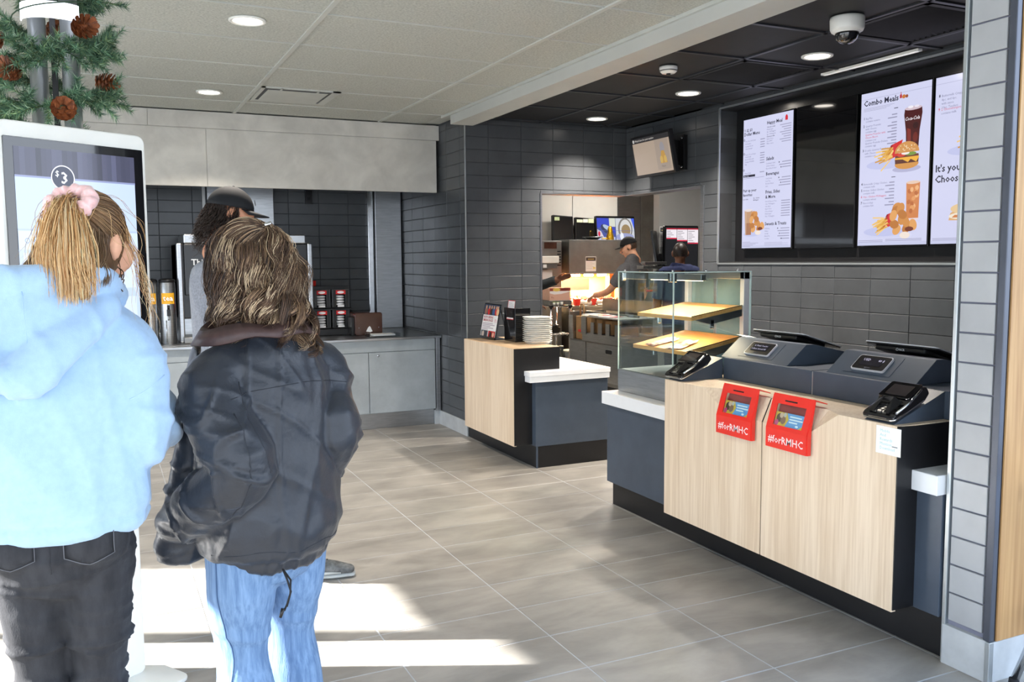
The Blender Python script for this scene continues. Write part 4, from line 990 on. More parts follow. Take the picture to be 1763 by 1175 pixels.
def food(x, y, z, kind, label):
    o = thing(kind, label, 'food', (x, y, z), group={'fries_box': 'boxes of fries under the heat lamps', 'wrapped_sandwich': 'wrapped sandwiches under the heat lamps'}[kind])
    if kind == 'fries_box':
        MB().add([(x-.035, y-.02, z), (x+.035, y-.02, z), (x+.035, y+.02, z), (x-.035, y+.02, z), (x-.048, y-.028, z+.085), (x+.048, y-.028, z+.085), (x+.048, y+.028, z+.105), (x-.048, y+.028, z+.105)], [(0, 3, 2, 1), (4, 5, 6, 7), (0, 1, 5, 4), (1, 2, 6, 5), (2, 3, 7, 6), (3, 0, 4, 7)]).build('carton', M_red, o, bevel=.002)
        for k in range(9):
            a, b = rnd.uniform(-.035, .035), rnd.uniform(-.018, .018)
            MB().tube([(x+a*.7, y+b, z+.06), (x+a*1.2, y+b*1.3, z+.10+rnd.uniform(.0, .045))], .0045, 4).build('fry', M_food, o)
    else:
        MB().lathe((x, y, z), [(.04, 0), (.052, .012), (.054, .035), (.044, .055), (.02, .064), (0, .064)], 14).build('wrap', M_box, o)
        MB().lathe((x, y, z+.058), [(.018, .0), (.02, .01), (.006, .016), (0, .016)], 8).build('twist', M_box, o)
n = 0
for i in range(8):
    for j in range(3):
        x = wx0+.08+.078*i+rnd.uniform(-.01, .01); y = wy0-.06+.12*j
        if i > 6 and j == 0: continue
        if (i+j) % 3 == 0: food(x, y, .9135, 'fries_box', 'red carton of fries in the glowing warming cabinet')
        else: food(x, y, .9135, 'wrapped_sandwich', 'pale wrapped sandwich in the glowing warming cabinet')
for i in range(5): food(wx0+.12+.11*i, wy0+.03+.02*(i % 2), .985, 'wrapped_sandwich', 'pale wrapped sandwich piled on the others in the warming cabinet')
t = thing('serving_scoop', 'black scoop handle lying at the front of the warming cabinet', 'scoop', (6.0, 9.8, .912))
MB().tube([(5.93, 9.79, .93), (6.03, 9.80, .955), (6.08, 9.82, .99)], [.014, .017, .010], 8).build('handle', M_bplast, t); MB().box(5.80, 5.93, 9.76, 9.82, .915, .925).build('blade', M_steel, t, bevel=.003)
# box of sauces and a label box on a shelf at the left of the opening
t = thing('wire_rack', 'chrome wire shelf rack behind the oak counter', 'rack', (4.93, 9.2, 0))
for x in (4.80, 5.055):
    for y in (9.15, 9.50): MB().tube([(x, y, 0), (x, y, .965)], .013, 10).build('post', M_chrome, t)
for z in (.25, .62, .95):
    s = MB().tube([(4.80, 9.15, z), (5.055, 9.15, z), (5.055, 9.5, z), (4.80, 9.5, z), (4.80, 9.15, z)], .006, 6).build('shelf_frame', M_chrome, t)
    for k in range(9): MB().tube([(4.82+.027*k, 9.15, z+.004), (4.82+.027*k, 9.5, z+.004)], .0028, 5).build('wire', M_chrome, s)
    for k in range(5): MB().tube([(4.81+.05*k, 9.148, z-.02), (4.835+.05*k, 9.148, z), (4.86+.05*k, 9.148, z-.02)], .003, 5).build('truss', M_chrome, s)
for x in (4.80, 5.055): bx('corner_cap', M_bplast, t, x-.02, x+.02, 9.13, 9.17, .935, .962, .004)
t = thing('black_telephone', 'black device lying on the middle shelf of the chrome wire rack', 'telephone', (4.9, 9.3, .63))
MB().rbox(4.815, 4.965, .627, .72, 9.22, 9.36, .035).build('body', M_bplast, t, bevel=.006); MB().tube([(4.83, 9.215, .70), (4.89, 9.21, .725), (4.955, 9.215, .70)], .016, 8).build('handset', M_gblack, t)
for k in range(3):
    x = 4.85+.075*k
    t = thing('glass_jar', 'clear glass jar on the lower shelf of the wire rack', 'jar', (x, 9.28, .259), group='glass jars on the wire rack')
    MB().lathe((x, 9.28, .259), [(.030, 0), (.033, .01), (.033, .20), (.030, .20), (.030, .012), (0, .01)], 16).build('glass', M_clear, t)
    MB().lathe((x, 9.28, .456), [(.034, 0), (.034, .012), (0, .014)], 16).build('lid', M_steel, t)
t = thing('round_tub', 'round steel tub on the floor beside the wire rack', 'tub', (5.22, 9.35, 0))
MB().lathe((5.21, 9.33, .0), [(.09, 0), (.11, .30), (.125, .36), (.13, .395), (.122, .40), (.10, .36), (0, .34)], 24).build('tub', M_steel, t)
MB().lathe((5.21, 9.33, .385), [(.132, 0), (.136, .012), (.128, .02)], 24).build('rim', M_wwhite, t)
t = thing('sauce_box', 'open printed carton of food with yellow and red print on the rack', 'box', (4.93, 9.3, .96))
bx('carton', mat('pink_carton', (214, 172, 150), .7, var=.05), t, 4.79, 5.065, 9.16, 9.46, 1.02, 1.165, .004); bx('tray', M_steel2, t, 4.78, 5.08, 9.15, 9.48, .965, 1.02, .004)
dd = Draw(); dd.rect(0, 0, .275, .145, (216, 170, 150)); dd.poly([(0, .085), (.06, .07), (.15, .075), (.275, .10), (.275, .145), (0, .145)], (236, 226, 222)); dd.rect(0, .11, .275, .145, (150, 66, 50)); dd.oval(.09, .125, .05, .02, (226, 190, 90)); dd.oval(.20, .13, .05, .016, (120, 46, 36)); dd.text('Pie', .02, .025, .03, (150, 60, 50)); dd.build('print', M_print, t, (4.79, 9.1595, 1.02), (1, 0, 0), (0, 0, 1))
for k in range(3): 
    c = thing('sauce_cup', 'small sauce cup with green lid on the steel tray of the rack' if k < 2 else 'small sauce cup with pale lid on the steel tray of the rack', 'cup', (4.83+.05*k, 9.14, .975), group='sauce cups on the rack' if k < 2 else None)
    MB().lathe((4.83+.05*k, 9.125, .968), [(.014, 0), (.018, .03), (0, .031)], 12).build('cup', M_wwhite, c); MB().lathe((4.83+.05*k, 9.125, .999), [(.019, 0), (.019, .005), (0, .006)], 12).build('lid', mat('green_lid', (150, 170, 80), .5, var=.03) if k < 2 else M_wwhite, c)
t = thing('fryer_screen', 'white boxed fryer screen with display card at the left of the opening', 'machine', (5.0, 9.75, 1.2))
bx('head', M_wwhite, t, 4.84, 5.22, 9.72, 9.95, 1.455, 1.545, .01); bx('neck', M_steel2, t, 4.84, 5.20, 9.74, 9.95, 1.385, 1.455, .004); bx('badge', M_paper, t, 5.0, 5.05, 9.735, 9.739, 1.40, 1.44, .001)
bx('body', M_steel2, t, 4.86, 5.10, 9.80, 9.98, 0, 1.385, .01)
dd = Draw(); dd.rect(0, 0, .29, .21, (214, 214, 214)); dd.rect(.06, .19, .285, .205, (180, 190, 196))
for u, c in ((.05, (214, 120, 70)), (.11, (222, 150, 90)), (.17, (200, 90, 60)), (.23, (226, 170, 110))): dd.poly([(u-.03, .02), (u+.03, .02), (u+.012, .09+.02*math.sin(u*60)), (u-.012, .09)], c)
dd.build('display_card', M_print, t, (4.87, 9.797, 1.16), (1, 0, 0), (0, 0, 1))
t = thing('upper_oven', 'steel oven block with vents on the counter behind the fryer screen', 'oven', (5.3, 10.3, 1.3))
bx('case', M_steel2, t, 5.12, 5.405, 10.0, 10.5, .0, 1.74, .006); bx('brown_label', M_brown, t, 5.15, 5.33, 9.995, 10.0, 1.64, 1.72, 0)
for k in range(6): bx('vent_slat', M_black, t, 5.34, 5.39, 9.994, 10.0, 1.42+.035*k, 1.435+.035*k, 0)

# wall monitors
def monitor(x0, x1, z0, z1, y, label, rot, tilt=0, draw=None, arm=True, m=None):
    o = thing('wall_monitor', label, 'monitor', ((x0+x1)/2, y, (z0+z1)/2), group=None)
    w, h = x1-x0, z1-z0
    R = Matrix.Rotation(rot, 4, 'Z') @ Matrix.Rotation(tilt, 4, 'Y') @ Matrix.Rotation(math.radians(-6), 4, 'X')
    q = MB(); q.M = R; q.rbox(-w/2, w/2, -h/2, h/2, -.02, .02, .012); q.build('case', M_bplast, o, local=True, bevel=.003)
    q = MB(); q.M = R; q.box(-w/2+.014, w/2-.014, -.0215, -.0195, -h/2+.016, h/2-.014); q.build('screen', M_gblack, o, local=True)
    if draw is not None:
        draw.build('picture', M_screen, o, R @ Vector((-w/2+.014, -.0217, -h/2+.016)), R.to_3x3() @ Vector((1, 0, 0)), R.to_3x3() @ Vector((0, 0, 1)), local=True)
    q = MB(); q.tube([(0, .02, 0), (0, .12, -.02)], .025, 10); q.build('bracket', M_bplast, o, local=True)
    return o
def stick(ws):
    d = Draw()
    for u0, v0, u1, v1, c in ws: d.rect(u0, v0, u1, v1, c)
    return d
M_sticker = M_print
def note(o, R, rects):
    pass
y_ = 10.47
o = monitor(5.505, 5.83, 1.745, 2.085, y_, 'dark wall monitor farthest left in the kitchen, one pale sticker on it', math.radians(4), math.radians(3))
d = Draw(); d.rect(.0, 0, .075, .045, (190, 204, 158)); d.rect(.008, .012, .06, .016, (120, 130, 100)); d.build('sticker', M_print, o, (-.135, -.032, .105), (1, 0, 0), (0, 0, 1), local=True)
MB().tube([(-.10, .05, -.14), (-.11, .09, -.22), (-.06, .1, -.30), (.02, .08, -.335)], .007, 6).tube([(-.03, .05, -.15), (-.02, .09, -.24), (.02, .08, -.33)], .007, 6).build('cable', M_rubber, o, local=True)
MB().rbox(-.05, .10, -.345, -.325, .04, .12, .005).build('cable_box', M_bplast, o, local=True)
o = monitor(5.85, 6.165, 1.735, 2.06, y_, 'dark wall monitor in the middle of the kitchen wall, row of pale stickers on it', math.radians(4), math.radians(3))
d = Draw(); d.rect(.0, 0, .09, .04, (206, 210, 180)); d.rect(.095, 0, .175, .045, (216, 214, 196)); d.rect(.18, -.005, .265, .05, (196, 206, 168)); d.build('sticker', M_print, o, (-.135, -.032, .10), (1, 0, 0), (0, 0, 1), local=True)
d = Draw(); W2, H2 = .612, .31
d.rect(0, 0, W2, H2, (196, 200, 206)); d.rect(0, 0, W2*.5, H2, (72, 84, 150)); d.poly([(0, H2), (.17, H2), (.28, H2*.55), (.30, .1), (.2, .13), (.08, H2*.62), (0, H2*.55)], (54, 70, 190)); d.oval(.16, H2*.50, .11, .055, (54, 60, 92), rot=-.5); d.oval(.17, H2*.56, .085, .03, (170, 186, 210), rot=-.5)
d.poly([(0, 0), (.13, 0), (.06, H2*.42), (0, H2*.5)], (206, 196, 206)); d.oval(.03, H2*.30, .018, .035, (206, 40, 70)); d.rect(.0, 0, .29, .05, (180, 186, 216)); d.rect(.20, H2*.62, .306, H2, (206, 210, 196)); 
d.oval(.46, H2*.52, .12, H2*.50, (126, 122, 116)); d.oval(.465, H2*.52, .095, H2*.43, (206, 206, 204)); d.oval(.47, H2*.46, .075, H2*.27, (150, 128, 92)); d.poly([(.56, H2), (W2, H2), (W2, H2*.5)], (66, 96, 226)); d.oval(.45, .05, .15, .055, (150, 156, 196)); d.oval(.40, .06, .03, .05, (226, 230, 240)); d.rect(.298, 0, .304, H2, (60, 70, 120)); d.rect(.0, .135, .6, .139, (100, 110, 170))
monitor(6.175, 6.815, 1.735, 2.09, y_, 'lit wall monitor showing camera pictures above the cook', math.radians(2), 0, d)
t = thing('gold_bell', 'golden yellow bottle-shaped holder on top of the warming cabinet', 'holder', (6.28, 10.25, 1.752))
MB().lathe((6.28, 10.25, 1.752), [(.05, 0), (.055, .015), (.05, .06), (.03, .11), (.034, .15), (.02, .19), (0, .195)], 18).build('body', mat('golden_metal', (206, 160, 40), .25, .8, var=.05), t)
MB().tube([(6.15, 10.25, 1.775), (6.24, 10.25, 1.78)], .008, 8).build('handle', M_yel, t)
t = thing('steel_dish', 'shallow steel dish lying on top of the warming cabinet', 'dish', (5.98, 10.2, 1.752))
MB().lathe((5.98, 10.2, 1.752), [(.0, .0), (.06, .002), (.11, .035), (.14, .042), (.138, .046), (.10, .04), (.05, .008), (0, .006)], 24).build('dish', M_steel, t)
# order monitor on the partition and the side monitor on its arm
d = Draw(); W3, H3 = .46, .67
d.rect(0, 0, W3, H3, (26, 27, 30))
for k, (a, b) in enumerate(((.53, .145), (.505, .145), (.475, .15))):
    u = .015+.15*k; d.rect(u, a, u+b, .655, (232, 226, 232)); d.rect(u, .64, u+b, .655, (180, 40, 60)); d.rect(u, a, u+b, a+.014, (206, 40, 70))
    for j in range(int((.63-a)/.022)): d.rect(u+.008, .618-.022*j, u+.06+.02*((j+k) % 3), .624-.022*j, (120, 110, 120))
o = thing('order_monitor', 'tall black order monitor with white tickets at its top, before the navy-shirted worker', 'monitor', (6.24, 8.58, 1.56))
q = MB(); q.rbox(5.985, 6.465, 1.18, 1.885, 8.56, 8.60, .015); q.build('case', M_bplast, o, bevel=.003)
d.build('picture', M_screen, o, (5.995, 8.559, 1.20), (1, 0, 0), (0, 0, 1))
MB().tube([(6.22, 8.60, 1.55), (6.22, 8.72, 1.55)], .03, 10).build('bracket', M_bplast, o)
o = thing('side_monitor', 'thin dark monitor seen edge-on beside the tall order monitor', 'monitor', (5.9, 8.9, 1.6))
q = MB(); q.M = Matrix.Translation((5.93, 8.65, 1.60)) @ Matrix.Rotation(math.radians(48), 4, 'Z') @ Matrix.Rotation(math.radians(-9), 4, 'X'); q.rbox(-.17, .17, -.19, .23, -.014, .014, .01); q.build('case', M_bplast, o, bevel=.003)
MB().tube([(5.96, 8.68, 1.52), (6.03, 8.74, 1.50)], .02, 8).build('arm', M_bplast, o); MB().box(5.945, 6.0, 8.63, 8.71, 1.425, 1.56).build('back_box', M_bplast, o, bevel=.006)
o = thing('wall_notice', 'white framed notice with dark heading on the grey kitchen partition', 'notice', (6.08, 8.71, 1.76))
d = Draw(); d.rect(0, 0, .135, .24, (232, 230, 226)); d.rect(.008, .175, .127, .228, (70, 74, 84)); d.rect(.025, .19, .11, .202, (190, 180, 120))
for k in range(5): d.rect(.012, .15-.022*k, .09, .154-.022*k, (170, 168, 164))
d.build('print', M_print, o, (5.955+.07, 8.7185, 1.64), (1, 0, 0), (0, 0, 1))
t = thing('hanging_bottle', 'clear inverted bottle hanging above the glass display case', 'bottle', (5.25, 7.85, 1.2))
MB().lathe((5.30, 7.85, 1.15), [(.0, .0), (.036, .0), (.042, .02), (.042, .12), (.030, .18), (.022, .24), (.022, .30), (0, .30)], 18).build('bottle', M_clear, t); MB().lathe((5.30, 7.85, 1.152), [(.034, 0), (.036, .02), (0, .02)], 14).build('red_liquid', M_red, t); bx('bracket', M_steel, t, 5.22, 5.5, 7.82, 7.88, 1.44, 1.47, .003)
t = thing('steel_shelf', 'steel wall shelf under the thin edge-on monitor', 'shelf', (5.7, 8.95, 1.4))
bx('board', M_steel, t, 5.72, 6.015, 8.60, 8.74, 1.385, 1.42, .003); bx('bracket', M_steel, t, 5.98, 6.018, 8.68, 8.72, 1.25, 1.385, .002)
t = thing('kitchen_bench', 'steel kitchen bench hidden behind the display case and registers', 'bench', (5.8, 6.4, 0))
bx('top', M_steel, t, 5.35, 6.1, 4.5, 6.7, .86, .90, .003); bx('body', M_steel2, t, 5.4, 6.05, 4.55, 6.65, .0, .86, .003)
# ================================================================== PEOPLE
rs = np.random.RandomState(11)
_K = {}
def snoise(p, seed, freq):
    """smooth pseudo-noise about -1..1, vectorised: a sum of randomly directed waves, domain-warped"""
    r = np.random.RandomState(seed); out = np.zeros(len(p))
    q = p*np.asarray(freq)
    w = np.stack([np.sin(q @ r.normal(size=3)*1.3+r.rand()*6) for _ in range(3)], 1)*.55
    q = q+w
    for k in range(6):
        d = r.normal(size=3); d /= np.linalg.norm(d); out += np.sin(q @ d*(4.2+2.4*r.rand())+r.rand()*6.28)
    return out/3.2
def ridge(p, seed, freq): return 1-np.abs(snoise(p, seed, freq))*1.6

class Blob:
    """Overlapping tapered tubes and balls, fused by a voxel remesh into one continuous skin."""
    def __init__(s): s.m = MB()
    def tube(s, pts, rad, ref=(1, 0, 0), seg=18, dome=(True, True), sub=4):
        P = [Vector(p) for p in pts]; Rr = [(r, r) if not hasattr(r, '__len__') else tuple(r) for r in rad]
        # smooth resample (Catmull-Rom)
        Q = []; RR = []
        n = len(P)
        for i in range(n-1):
            p0, p1, p2, p3 = P[max(i-1, 0)], P[i], P[i+1], P[min(i+2, n-1)]
            for k in range(sub):
                t = k/sub; t2, t3 = t*t, t*t*t
                Q.append(.5*((2*p1)+(p2-p0)*t+(2*p0-5*p1+4*p2-p3)*t2+(3*p1-p0-3*p2+p3)*t3))
                e = t*t*(3-2*t); RR.append(tuple(Rr[i][j]*(1-e)+Rr[i+1][j]*e for j in (0, 1)))
        Q.append(P[-1]); RR.append(Rr[-1])
        vs = []; rings = []
        def ring(p, tdir, rx, ry):
            a = Vector(ref); a = a-tdir*a.dot(tdir)
            if a.length < 1e-4: a = Vector((0, 1, 0))-tdir*tdir.y
            a.normalize(); b = tdir.cross(a)
            rings.append([p+a*rx*math.cos(2*math.pi*k/seg)+b*ry*math.sin(2*math.pi*k/seg) for k in range(seg)])
        N = len(Q)
        for i in range(N):
            td = (Q[min(i+1, N-1)]-Q[max(i-1, 0)]).normalized(); rx, ry = RR[i]
            if i == 0 and dome[0]:
                h = min(rx, ry)
                for f, sc in ((.95, .3), (.72, .68), (.38, .92)): ring(Q[0]-td*h*f, td, rx*sc, ry*sc)
            ring(Q[i], td, rx, ry)
            if i == N-1 and dome[1]:
                h = min(rx, ry)
                for f, sc in ((.38, .92), (.72, .68), (.95, .3)): ring(Q[-1]+td*h*f, td, rx*sc, ry*sc)
        vs = [p for r in rings for p in r]; M = len(rings)
        fs = [(i*seg+k, i*seg+(k+1) % seg, (i+1)*seg+(k+1) % seg, (i+1)*seg+k) for i in range(M-1) for k in range(seg)]
        fs += [tuple(range(seg))[::-1], tuple((M-1)*seg+k for k in range(seg))]
        s.m.add(vs, fs); return s
    def ball(s, c, r): s.m.ball(c, r, 18, 12); return s
    def get(s, voxel, smooth=4, xf=None):
        me = bpy.data.meshes.new('b'); me.from_pydata(s.m.v, [], s.m.f)
        bm = bmesh.new(); bm.from_mesh(me); bmesh.ops.recalc_face_normals(bm, faces=bm.faces); bm.to_mesh(me); bm.free()
        o = bpy.data.objects.new('b', me); COL.objects.link(o)
        r = o.modifiers.new('r', 'REMESH'); r.mode = 'VOXEL'; r.voxel_size = voxel; r.use_smooth_shade = True
        k = o.modifiers.new('s', 'SMOOTH'); k.factor = .5; k.iterations = smooth
        dg = bpy.context.evaluated_depsgraph_get(); e = o.evaluated_get(dg); m2 = e.to_mesh()
        V = np.zeros(len(m2.vertices)*3); m2.vertices.foreach_get('co', V); V = V.reshape(-1, 3)
        F = [tuple(p.vertices) for p in m2.polygons]
        e.to_mesh_clear(); bpy.data.objects.remove(o); bpy.data.meshes.remove(me)
        return V, F
def vnormals(V, F):
    me = bpy.data.meshes.new('n'); me.from_pydata(V.tolist(), [], F); me.update()
    n = np.zeros(len(V)*3); me.vertices.foreach_get('normal', n); bpy.data.meshes.remove(me)
    return n.reshape(-1, 3)
def skin(name, V, F, m, parent=None, loc=None, rz=0):
    me = bpy.data.meshes.new(name); me.from_pydata(V.tolist(), [], F); me.materials.append(m)
    me.polygons.foreach_set('use_smooth', [True]*len(F)); me.update()
    o = bpy.data.objects.new(name, me); COL.objects.link(o)
    if parent is not None: o.parent = parent
    if loc is not None: o.location = loc; o.rotation_euler = (0, 0, rz)
    return o
def xform(M, pts): return [tuple(M @ Vector(p)) for p in pts]

def add_head(b, M):
    """head about .225 m tall; M places head-local (x right, y forward, z up, origin mid-head) in the body frame"""
    T = lambda p: tuple(M @ Vector(p)); ref = M.to_3x3() @ Vector((1, 0, 0))
    def tb(pts, rad): b.tube([T(p) for p in pts], rad, ref=ref)
    tb([(0, -.035, .015), (0, .0, .028), (0, .03, .018)], [(.066, .078), (.073, .086), (.066, .078)])
    tb([(0, .025, .0), (0, .042, -.045), (0, .052, -.082)], [(.060, .045), (.050, .040), (.030, .026)])
    tb([(0, .086, .018), (0, .100, -.006), (0, .110, -.026)], [.009, .011, .014])
    tb([(-.034, .078, .026), (0, .090, .030), (.034, .078, .026)], [.011, .012, .011])
    tb([(-.020, .083, -.053), (0, .092, -.053), (.020, .083, -.053)], [(.008, .008), (.010, .010), (.008, .008)])
    for s in (-1, 1):
        tb([(s*.074, -.012, -.025), (s*.081, -.018, .0), (s*.078, -.016, .028)], [(.007, .011), (.010, .019), (.008, .015)])
        tb([(s*.045, .058, -.012), (s*.04, .064, -.03)], [.024, .020])
    tb([(0, -.020, -.05), (0, -.034, -.11), (0, -.045, -.175)], [(.052, .055), (.050, .053), (.060, .060)])
def add_hand(b, wrist, fwd, nrm, side, curl=.5, scale=1.0):
    """palm and five separate fingers; fwd: wrist to knuckles, nrm: out of the back of the hand, side=+1 thumb towards fwd x nrm"""
    f = Vector(fwd).normalized(); n = Vector(nrm); n = (n-f*n.dot(f)).normalized(); l = f.cross(n)*side; w = Vector(wrist); k = scale
    b.tube([w, w+f*.045*k, w+f*.088*k], [(.024*k, .016*k), (.036*k, .015*k), (.040*k, .012*k)], ref=l)
    for off, ln, r in ((.030, .072, .0088), (.010, .080, .0092), (-.010, .074, .0088), (-.029, .058, .0078)):
        p = w+f*.085*k+l*off*k; d = f.copy(); pts = [w+f*.055*k+l*off*.8*k, p]; a = 0
        for j, q in enumerate((.44, .32, .24)):
            a = curl*(.45+.35*j); d = (d*math.cos(a)-n*math.sin(a)).normalized() if j else (f*math.cos(curl*.5)-n*math.sin(curl*.5)+l*off*1.2).normalized()
            p = p+d*ln*q*k; pts.append(p)
        b.tube(pts, [r*1.1*k, r*1.05*k, r*k, r*.92*k, r*.78*k], ref=l, seg=10, sub=2)
    p = w+f*.02*k+l*.018*k; q = p+(f*.55+l*.75-n*.15).normalized()*.042*k; e = q+(f*.9+l*.25-n*.35*curl).normalized()*.034*k; g = e+(f*.95-l*.1*curl-n*.4*curl).normalized()*.026*k
    b.tube([p, q, e, g], [.014*k, .0125*k, .0105*k, .0085*k], ref=n, seg=10, sub=2)
def eyes(M, par, iris=(90, 70, 50)):
    T = lambda p: tuple(M @ Vector(p))
    for s in (-1, 1):
        e = MB().ball(T((s*.031, .068, .006)), .0135, 14, 10).build('eye', mat('eye_white', (236, 232, 226), .15, var=.02), par, local=True)
        MB().ball(T((s*.031, .0795, .006)), .0060, 10, 8).build('iris', mat('iris', iris, .1, var=.05), e, local=True)
M_skin = mat('skin_light', (226, 172, 142), .5, var=.05, scale=18, spec=.35); M_skin2 = mat('skin_tan', (206, 146, 114), .5, var=.05, scale=18, spec=.35); M_skin3 = mat('skin_dark', (116, 76, 56), .5, var=.05, scale=18, spec=.35)
M_hair = mat('hair_strands', (255, 255, 255), .42, var=.10, scale=60, attr=True, spec=.45)

def hair_build(name, paths, rad, cols, parent, base=None):
    """paths (N,P,3) -> one mesh of thin tapering three-sided strands, coloured per strand"""
    N, P, _ = paths.shape
    t = np.gradient(paths, axis=1); t /= np.linalg.norm(t, axis=2, keepdims=True)+1e-9
    ref = rs.normal(size=(N, 1, 3)); a = np.cross(t, ref); a /= np.linalg.norm(a, axis=2, keepdims=True)+1e-9; b = np.cross(t, a)
    prof = np.interp(np.linspace(0, 1, P), [0, .1, .75, 1], [.8, 1, .9, .25])[None, :, None]*(rad if np.ndim(rad) == 0 else np.asarray(rad)[:, None, None])
    V = np.stack([paths+prof*(a*math.cos(w)+b*math.sin(w)) for w in (0, 2.094, 4.189)], 2).reshape(-1, 3)
    i = np.arange(N)[:, None, None]*P*3+np.arange(P-1)[None, :, None]*3+np.zeros((1, 1, 3), int); k = np.arange(3)[None, None, :]; k2 = (k+1) % 3
    F = np.stack([i+k, i+k2, i+3+k2, i+3+k], 3).reshape(-1, 4)
    c = np.array([[lin(x) for x in cols]]).reshape(N, 1, 3)
    shade = np.interp(np.linspace(0, 1, P), [0, .25, 1], [.82, 1, 1.08])[None, :, None]
    C = np.repeat((c*shade)[:, :, None, :], 3, 2).reshape(-1, 3)
    if base is not None:
        bv, bf, bc = base; o = len(V); V = np.concatenate([V, bv]); C = np.concatenate([C, np.tile(np.array(lin(bc)), (len(bv), 1))]); F = np.concatenate([F, np.array(bf)+o])
    me = bpy.data.meshes.new(name); nV, nF = len(V), len(F)
    me.vertices.add(nV); me.vertices.foreach_set('co', V.astype(np.float32).ravel())
    me.loops.add(nF*4); me.loops.foreach_set('vertex_index', F.astype(np.int32).ravel())
    me.polygons.add(nF); me.polygons.foreach_set('loop_start', np.arange(0, nF*4, 4, dtype=np.int32)); me.polygons.foreach_set('loop_total', np.full(nF, 4, np.int32))
    me.update(calc_edges=True); me.validate()
    me.polygons.foreach_set('use_smooth', [True]*len(me.polygons))
    at = me.attributes.new('Col', 'FLOAT_COLOR', 'POINT'); at.data.foreach_set('color', np.concatenate([C, np.ones((len(C), 1))], 1).astype(np.float32).ravel())
    me.materials.append(M_hair)
    o = bpy.data.objects.new(name, me); COL.objects.link(o); o.parent = parent
    return o
def scalp_base(M, r=(.080, .098, .104), c=(0, -.012, .022), keep=lambda x, y, z: y < .30 or z > .42, bump=0):
    n, m = 40, 24; V = []; F = []
    for i in range(m+1):
        for k in range(n):
            th = math.pi*i/m; ph = 2*math.pi*k/n; x, y, z = math.sin(th)*math.cos(ph), math.sin(th)*math.sin(ph), math.cos(th)
            V.append(tuple(M @ Vector((c[0]+r[0]*x, c[1]+r[1]*y, c[2]+r[2]*z))))
    for i in range(m):
        for k in range(n):
            th = math.pi*(i+.5)/m; ph = 2*math.pi*(k+.5)/n; x, y, z = math.sin(th)*math.cos(ph), math.sin(th)*math.sin(ph), math.cos(th)
            if keep(x, y, z) and z > -.75: F.append((i*n+k, (i+1)*n+k, (i+1)*n+(k+1) % n, i*n+(k+1) % n))
    return np.array(V), F
def dirs(n, ok):
    out = []
    while len(out) < n:
        d = rs.normal(size=(n*2, 3)); d /= np.linalg.norm(d, axis=1, keepdims=True); out += [q for q in d if ok(q)]
    return np.array(out[:n])
def clumped(n, per, spread):
    """a shared phase per clump plus a little of each strand's own"""
    k = n//per+1; return np.repeat(rs.rand(k), per)[:n]*6.283, np.repeat(rs.normal(size=(k, 3)), per, 0)[:n]*spread
def locks(n, per, ok, jit=.10):
    g = dirs(n, ok); q = np.repeat(g, per, 0)+rs.normal(size=(n*per, 3))*jit; return q/np.linalg.norm(q, axis=1, keepdims=True)
def fall(roots, M, lens, P=16, r=(.080, .098, .104), c=(0, -.012, .022), spread=.15, curl=.004, wave=.09, back=0.0, per=10, flick=0.0, lift=None, seed=0, taper=.6):
    """strands that hug the scalp down to its widest line and then hang; waves and curls grow towards the tips"""
    N = len(roots); s = np.linspace(0, 1, P)[None, :]*lens[:, None]
    th0 = np.arccos(np.clip(roots[:, 2], -1, 1)); ph = np.arctan2(roots[:, 1], roots[:, 0])
    R = .095; the = 1.62; arc = np.maximum(0, the-th0)*R
    th = np.minimum(th0[:, None]+s/R, np.maximum(the, th0)[:, None]); hang = np.maximum(0, s-arc[:, None])
    lf = (1.02+.10*rs.rand(N) if lift is None else lift)[:, None]
    grow = 1+(lf-1)*np.clip(s/.05, .15, 1)
    x = np.sin(th)*np.cos(ph)[:, None]; y = np.sin(th)*np.sin(ph)[:, None]; z = np.cos(th)
    out = spread*hang*np.exp(-hang*2.0)
    X = c[0]+(r[0]*grow)*x+out*np.cos(ph)[:, None]; Y = c[1]+(r[1]*grow)*y+out*np.sin(ph)[:, None]-back*hang; Z = c[2]+(r[2]*grow)*z-hang
    pz, off = clumped(N, per, 1.0)
    amp = curl*(.12+1.1*(s/lens[:, None])**1.3)
    f = 6.283/wave*(1+.25*np.repeat(rs.normal(size=N//per+1), per)[:N])[:, None]
    X += amp*np.sin(f*s+pz[:, None])+off[:, :1]*.008*(s/lens[:, None]); Y += amp*np.cos(f*s+pz[:, None])+off[:, 1:2]*.006*(s/lens[:, None]); Z += amp*.6*np.sin(f*s*1.0+pz[:, None]*1.7)
    jit = rs.normal(size=(N, 1, 3))*.002*np.linspace(.3, 1, P)[None, :, None]
    A = np.stack([X, Y, Z], 2)+jit
    if flick: A[:, :, 2] += flick*np.clip((s/lens[:, None]-.75)*4, 0, 1)**2*(.5+rs.rand(N, 1))
    if per > 8 and N % per == 0:
        B = A.reshape(N//per, per, P, 3); mean = B.mean(1, keepdims=True); A = (mean+(B-mean)*(1-taper*np.linspace(0, 1, P)**1.3)[None, None, :, None]).reshape(N, P, 3)
    Mn = np.array(M); return A @ Mn[:3, :3].T+Mn[:3, 3]
def pick(n, pal, wts, per=6):
    k = rs.choice(len(pal), size=n//per+1, p=np.array(wts)/sum(wts)); b = np.repeat(k, per)[:n]; j = rs.normal(size=(n, 1))*.07+1
    return np.clip(np.array(pal)[b]*j, 0, 255)

